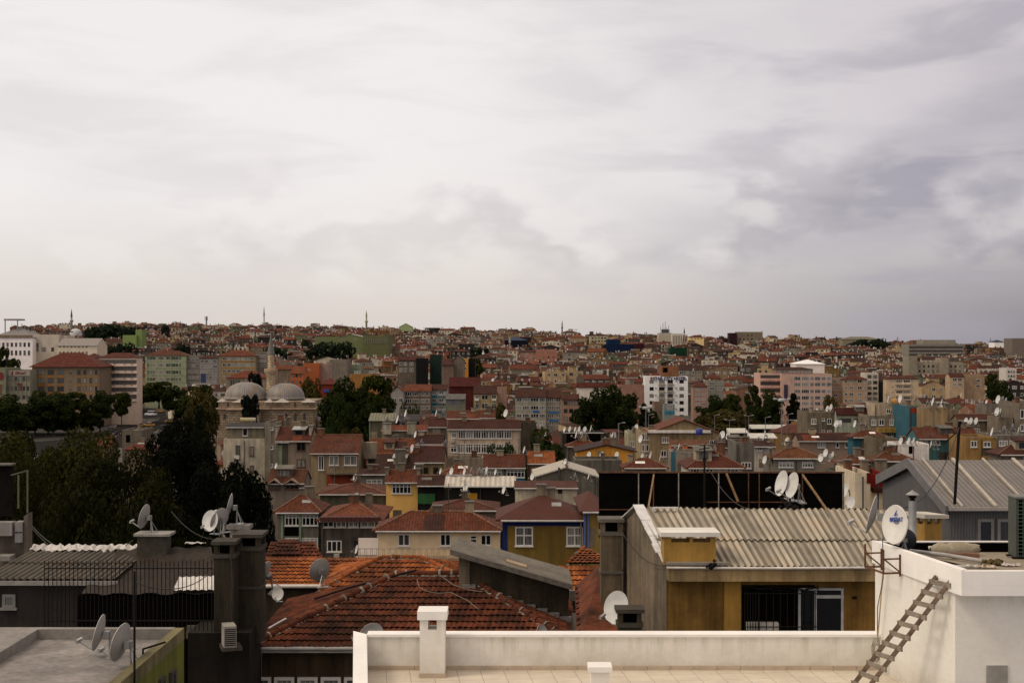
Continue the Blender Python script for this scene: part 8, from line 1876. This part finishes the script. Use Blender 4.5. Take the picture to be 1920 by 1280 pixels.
def make_city():
    lst = far_city(); lst.sort(key=lambda t: -t[0])
    # nearest 230 individuals by visible area; the rest is one mass
    ind = lst[:255]; rest = lst[255:]
    info = []
    for vis, c in ind:
        y, cx, wd, dp, h, rise, rt, yaw, fl, r1, r2, r3, base, pt, pxc, _ = c
        wi = int(r3 * 10) % 10; ri = int(r1 * 97) % 4
        info.append((c, wi, ri))
    keys = {}
    for i, (c, wi, ri) in enumerate(info):
        pxc, pt = c[14], c[13] + 6
        L = min(LANDM, key=lambda l: (l[0] - pxc) ** 2 + ((l[1] - pt) * 2.2) ** 2)
        dx, dy = pxc - L[0], pt - L[1]
        v = 'above' if dy < -9 else 'below' if dy > 9 else ''
        hz = 'left' if dx < -14 else 'right' if dx > 14 else ''
        dr = (v + '-' + hz + ' of') if v and hz else (v or (hz and hz + ' of') or 'beside')
        rn = 'flat roof' if c[6] == 'flat' else ROOFN[ri] + {'hip': ' hipped roof', 'gx': ' pitched roof', 'gy': ' gable'}[c[6]]
        keys.setdefault((WALLN[wi], rn, dr, L[2]), []).append(i)
    labs = {}
    for (wn, rn, dr, ln), ids in keys.items():
        ids.sort(key=lambda i: info[i][0][14])
        for k, i in enumerate(ids):
            o_ = '' if len(ids) == 1 else (['left one', 'right one'][k] if len(ids) == 2 else (['leftmost', 'second', 'third', 'fourth', 'fifth', 'sixth', 'seventh', 'eighth', 'ninth', 'tenth', 'eleventh'][k] + ('' if k == 0 else ' from left'))) + ' of %s ' % {2: 'two', 3: 'three', 4: 'four', 5: 'five', 6: 'six'}.get(len(ids), str(len(ids)))
            labs[i] = '%s%s house%s, %s, %s %s' % (o_, wn, 's' if o_ else '', rn, dr, ln)
    for i, (c, wi, ri) in enumerate(info):
        M = frameM(c); r = thing('house', labs[i], 'house', M.translation, R(c[7]), 'houses on the city slope'); I = Matrix.Identity(4)
        m, mr = MB(), MB(); wins = []
        house_into(m, mr, wins.append, c, 0, 0, I)
        flat = c[6] == 'flat'; n_ = [q == 'flat' for q in mr.m]; mr.m = [0 if q == flat else 1 for q in n_]
        m.build('wall', [WPAL[wi]], r); mr.build('roof', [FRF, RPAL[ri]] if flat else [RPAL[ri], FRF], r)
        for x0, z0, x1, z1, side in wins:
            near = c[0] < 900
            a, _ = winmesh(round((x1 - x0) / .2) * .2, 1.4, 2 if near and x1 - x0 > 1.2 else 1, 0, WHITE if r_odd(c[10]) else simple('grey_frame', (.3, .28, .27), .5), True, .12)
            if side == 0: put('window', a, r, (x0, 0, z0))
            elif side == 1: put('window', a, r, (0, x1, z0), R(-90))
            else: put('window', a, r, (c[2], x0, z0), R(90))
        g = random.Random(i)
        if g.random() < .6:
            q = MB(); x = g.uniform(1, c[2] - 1.5); yy = c[3] * g.uniform(.35, .6); q.box(x, x + .8, yy, yy + .7, c[4] * .9, c[4] + (c[5] if not flat else .3) + g.uniform(.4, 1.1)); q.build('chimney', [WPAL[g.randrange(10)]], r)
    # the mass of further houses
    m = MB(); sk = MB(); g = random.Random(99)
    for vis, c in rest:
        M = frameM(c); wi = int(c[11] * 10) % 10; ri = int(c[9] * 97) % 4
        n0 = len(m.m); mr = MB(); wins = []; house_into(m, mr, wins.append, c, wi, 10 + ri, M)
        mr.m = [14 if q == 'flat' else q for q in mr.m]; b0 = len(m.v)
        m.v += mr.v; m.f += [tuple(b0 + q for q in f) for f in mr.f]; m.m += mr.m
        for x0, z0, x1, z1, side in wins:
            if side == 0: pts = [(x0, -.06, z0), (x1, -.06, z0), (x1, -.06, z1), (x0, -.06, z1)]
            elif side == 1: pts = [(-.06, x1, z0), (-.06, x0, z0), (-.06, x0, z1), (-.06, x1, z1)]
            else: pts = [(c[2] + .06, x0, z0), (c[2] + .06, x1, z0), (c[2] + .06, x1, z1), (c[2] + .06, x0, z1)]
            m.face([M @ Vector(p) for p in pts], 15)
        for k in range(g.choice([0, 1, 2, 3, 4])):
            x = g.uniform(.5, c[2] - .5); yy = c[3] * g.uniform(.1, .6); zz = c[4] + c[5] * g.uniform(.3, 1)
            if g.random() < .5: m.box(x, x + .9, yy, yy + .8, c[4] * .8, zz + 1.4, g.randrange(10), M)
            else: m.box(x, x + g.uniform(1, 3), yy, yy + .4, zz + .2, zz + .5, 16, M)
    for vis, c in lst:
        M = frameM(c); hp = c[4] + (c[5] if c[6] in ('hip', 'gx') else .1)
        for k in range(g.choice([1, 2, 3, 4, 5])):
            x = g.uniform(.3, c[2] - .3); yy = c[3] * .5 if c[6] != 'flat' else .2; s = g.uniform(.42, .8); fz = g.random()
            zz = hp if fz < .65 else c[4] * g.uniform(.7, 1); yy = yy if fz < .65 else -.35
            sk.face([M @ Vector((x + .62 * s * math.cos(t), yy + .5 * s * math.cos(t), zz + .75 + s * math.sin(t))) for t in [q * math.pi / 4 for q in range(8)]])
            sk.box(x - .04, x + .04, yy - .02, yy + .06, zz - .2, zz + .7, 0, M)
    tag(sk.build('satellite_dishes', [SPK]), 'countless pale satellite dishes scattered over the far slope roofs', 'satellite dishes', None, 'stuff')
    o = m.build('city_houses', WPAL + RPAL + [FRF, DKW, SPK]); tag(o, 'dense mass of small red roofed houses covering the far slope', 'houses', None, 'stuff')
    # dishes on the individual houses, up to the count limit
    left = max(0, 285 - NDISH[0]); g = random.Random(5); k = 0
    for i, (c, wi, ri) in enumerate(info):
        M = frameM(c); n = g.choice([0, 1, 1, 1])
        sub = labs[i]
        for j in range(n):
            if k >= left: break
            x = g.uniform(.5, c[2] - .5); k += 1
            z = c[4] + (c[5] if c[6] in ('hip', 'gx') else .1); yy = c[3] / 2 if c[6] != 'flat' else .3
            p = M @ Vector((x, yy, z))
            lab = 'white dish, ' + ('' if n == 1 else ORD[j] + ' listed ') + 'on ' + sub
            dish(p, g.uniform(1.0, 1.5), g.choice([40, 60, 80, 100]), 'dish on ' + (sub if len(sub.split()) < 15 else sub.split(', ')[0] + ', ' + sub.split(', ')[2]), 'satellite dishes on the slope houses', False)
def r_odd(v): return int(v * 1000) % 2
make_city()

# ------------------------------------------------------------------ light
SUN_EL, SUN_AZ = 50, -112     # azimuth measured from the view direction, left negative
w = bpy.data.worlds.new('World'); bpy.context.scene.world = w; w.use_nodes = True
nt = w.node_tree; N = nt.nodes; Lk = nt.links
for n in list(N): N.remove(n)
def nn(t, **k):
    x = N.new(t)
    for a, v in k.items(): setattr(x, a, v)
    return x
def val(x, i, v): x.inputs[i].default_value = v
def math_(op, a, b=0.0, clamp=False):
    x = nn('ShaderNodeMath', operation=op, use_clamp=clamp)
    for i, v in enumerate((a, b)):
        if isinstance(v, (int, float)): val(x, i, v)
        else: Lk.new(v, x.inputs[i])
    return x.outputs[0]
def rng(v, a, b, c, d, smooth=True):
    x = nn('ShaderNodeMapRange', interpolation_type='SMOOTHSTEP' if smooth else 'LINEAR'); Lk.new(v, x.inputs[0])
    for i, q in enumerate((a, b, c, d)): val(x, i + 1, q)
    return x.outputs[0]
tc = nn('ShaderNodeTexCoord'); sp = nn('ShaderNodeSeparateXYZ'); Lk.new(tc.outputs['Generated'], sp.inputs[0])
X, Y, Z = sp.outputs
def noise(vec, sc, det, rough, dist=0.0, off=(0, 0, 0), scl=(1, 1, 1)):
    mp = nn('ShaderNodeMapping'); mp.inputs['Location'].default_value = off; mp.inputs['Scale'].default_value = scl; Lk.new(vec, mp.inputs[0])
    x = nn('ShaderNodeTexNoise'); val(x, 'Scale', sc); val(x, 'Detail', det); val(x, 'Roughness', rough); val(x, 'Distortion', dist); Lk.new(mp.outputs[0], x.inputs['Vector']); return x.outputs['Fac']
def mixc(fac, a, b, mode='MIX'):
    x = nn('ShaderNodeMix', data_type='RGBA', blend_type=mode)
    for i, v in ((0, fac), (6, a), (7, b)):
        if isinstance(v, (int, float)): val(x, i, v)
        elif isinstance(v, tuple): x.inputs[i].default_value = (*v, 1)
        else: Lk.new(v, x.inputs[i])
    return x.outputs[2]
G = tc.outputs['Generated']
right = rng(X, -.10, .36, 0, 1)
low = rng(Z, .0, .12, 1, 0)
col = mixc(rng(Z, -.01, .12, 0, 1), (.72, .655, .60), (.93, .885, .87))
col = mixc(math_('MULTIPLY', right, rng(Z, .03, .17, .35, .75)), col, (.56, .505, .545))
col = mixc(math_('MULTIPLY', rng(X, -.05, .44, 0, 1), rng(Z, -.01, .13, .95, 0)), col, (.205, .197, .235))
# broad soft layers
big = noise(G, 3.2, 5, .5, .3, (2.3, .4, 1.1), (1, 1, 3.6)); mid = noise(G, 7.5, 6, .52, .4, (.7, 4.1, 2.6), (1, 1, 4.2))
k1 = math_('MULTIPLY', rng(big, .42, .66, 0, 1), math_('ADD', math_('MULTIPLY', right, .46), .22))
k2 = math_('MULTIPLY', rng(mid, .45, .68, 0, 1), math_('ADD', math_('MULTIPLY', right, .36), .26))
col = mixc(math_('ADD', k1, k2, True), col, mixc(right, (.67, .625, .64), (.375, .35, .41)))
# puffy heaps in the lower sky, lit on top and grey below
band = math_('MULTIPLY', rng(Z, .025, .06, 0, 1), rng(Z, .10, .15, 1, 0))
pz = (1, 1, 1.9); po = (.63, .1, .27)
cum = noise(G, 8, 9, .5, .0, po, pz); cub = noise(G, 8, 4, .45, .0, (po[0], po[1], po[2] + .045), pz)
mask = math_('MULTIPLY', math_('MULTIPLY', rng(cum, .44, .53, 0, 1), band), rng(X, -.34, .10, .45, 1))
lit = rng(math_('SUBTRACT', cum, cub), -.04, .09, 0, 1)
col = mixc(math_('MULTIPLY', mask, .66), col, mixc(lit, mixc(right, (.70, .645, .635), (.33, .31, .365)), mixc(right, (.93, .88, .85), (.66, .61, .62))))
vs = nn('ShaderNodeVectorMath', operation='SCALE'); Lk.new(col, vs.inputs[0]); Lk.new(rng(Z, .24, .75, 1.0, 1.35), vs.inputs['Scale'])
zt = nn('ShaderNodeMix', data_type='RGBA'); zt.blend_type = 'MULTIPLY'; Lk.new(rng(Z, .22, .45, 0, 1), zt.inputs[0]); Lk.new(vs.outputs[0], zt.inputs[6]); zt.inputs[7].default_value = (1, .91, .79, 1)
bg2 = nn('ShaderNodeBackground'); Lk.new(zt.outputs[2], bg2.inputs[0]); val(bg2, 1, 1.0)
sky = nn('ShaderNodeTexSky', sky_type='NISHITA'); sky.sun_disc = False; sky.sun_elevation = R(SUN_EL); sky.sun_rotation = R(SUN_AZ)
bg1 = nn('ShaderNodeBackground'); Lk.new(sky.outputs[0], bg1.inputs[0]); val(bg1, 1, .08)
mx = nn('ShaderNodeMixShader'); val(mx, 0, .94); Lk.new(bg1.outputs[0], mx.inputs[1]); Lk.new(bg2.outputs[0], mx.inputs[2])
ow = nn('ShaderNodeOutputWorld'); Lk.new(mx.outputs[0], ow.inputs[0])
ld = bpy.data.lights.new('sun', 'SUN'); ld.energy = 1.12; ld.angle = R(14); ld.color = (1, .87, .70)
so = bpy.data.objects.new('sun', ld); C.objects.link(so)
dv = Vector((math.sin(R(SUN_AZ)) * math.cos(R(SUN_EL)), math.cos(R(SUN_AZ)) * math.cos(R(SUN_EL)), math.sin(R(SUN_EL))))
so.rotation_euler = (dv).to_track_quat('Z', 'Y').to_euler(); so.location = (0, 0, 120)
cd = bpy.data.cameras.new('camera'); co = bpy.data.objects.new('camera', cd); C.objects.link(co)
cd.lens = 50; cd.sensor_width = 36; cd.clip_end = 20000; cd.clip_start = .1
co.location = (0, 0, CZ); co.rotation_euler = (R(90), 0, 0); bpy.context.scene.camera = co
sc = bpy.context.scene; sc.view_settings.view_transform = 'Standard'; sc.view_settings.look = 'None'; sc.view_settings.exposure = 0
sc.cycles.max_bounces = 5; sc.cycles.diffuse_bounces = 2; sc.cycles.glossy_bounces = 2; sc.cycles.transmission_bounces = 2; sc.cycles.use_denoising = True
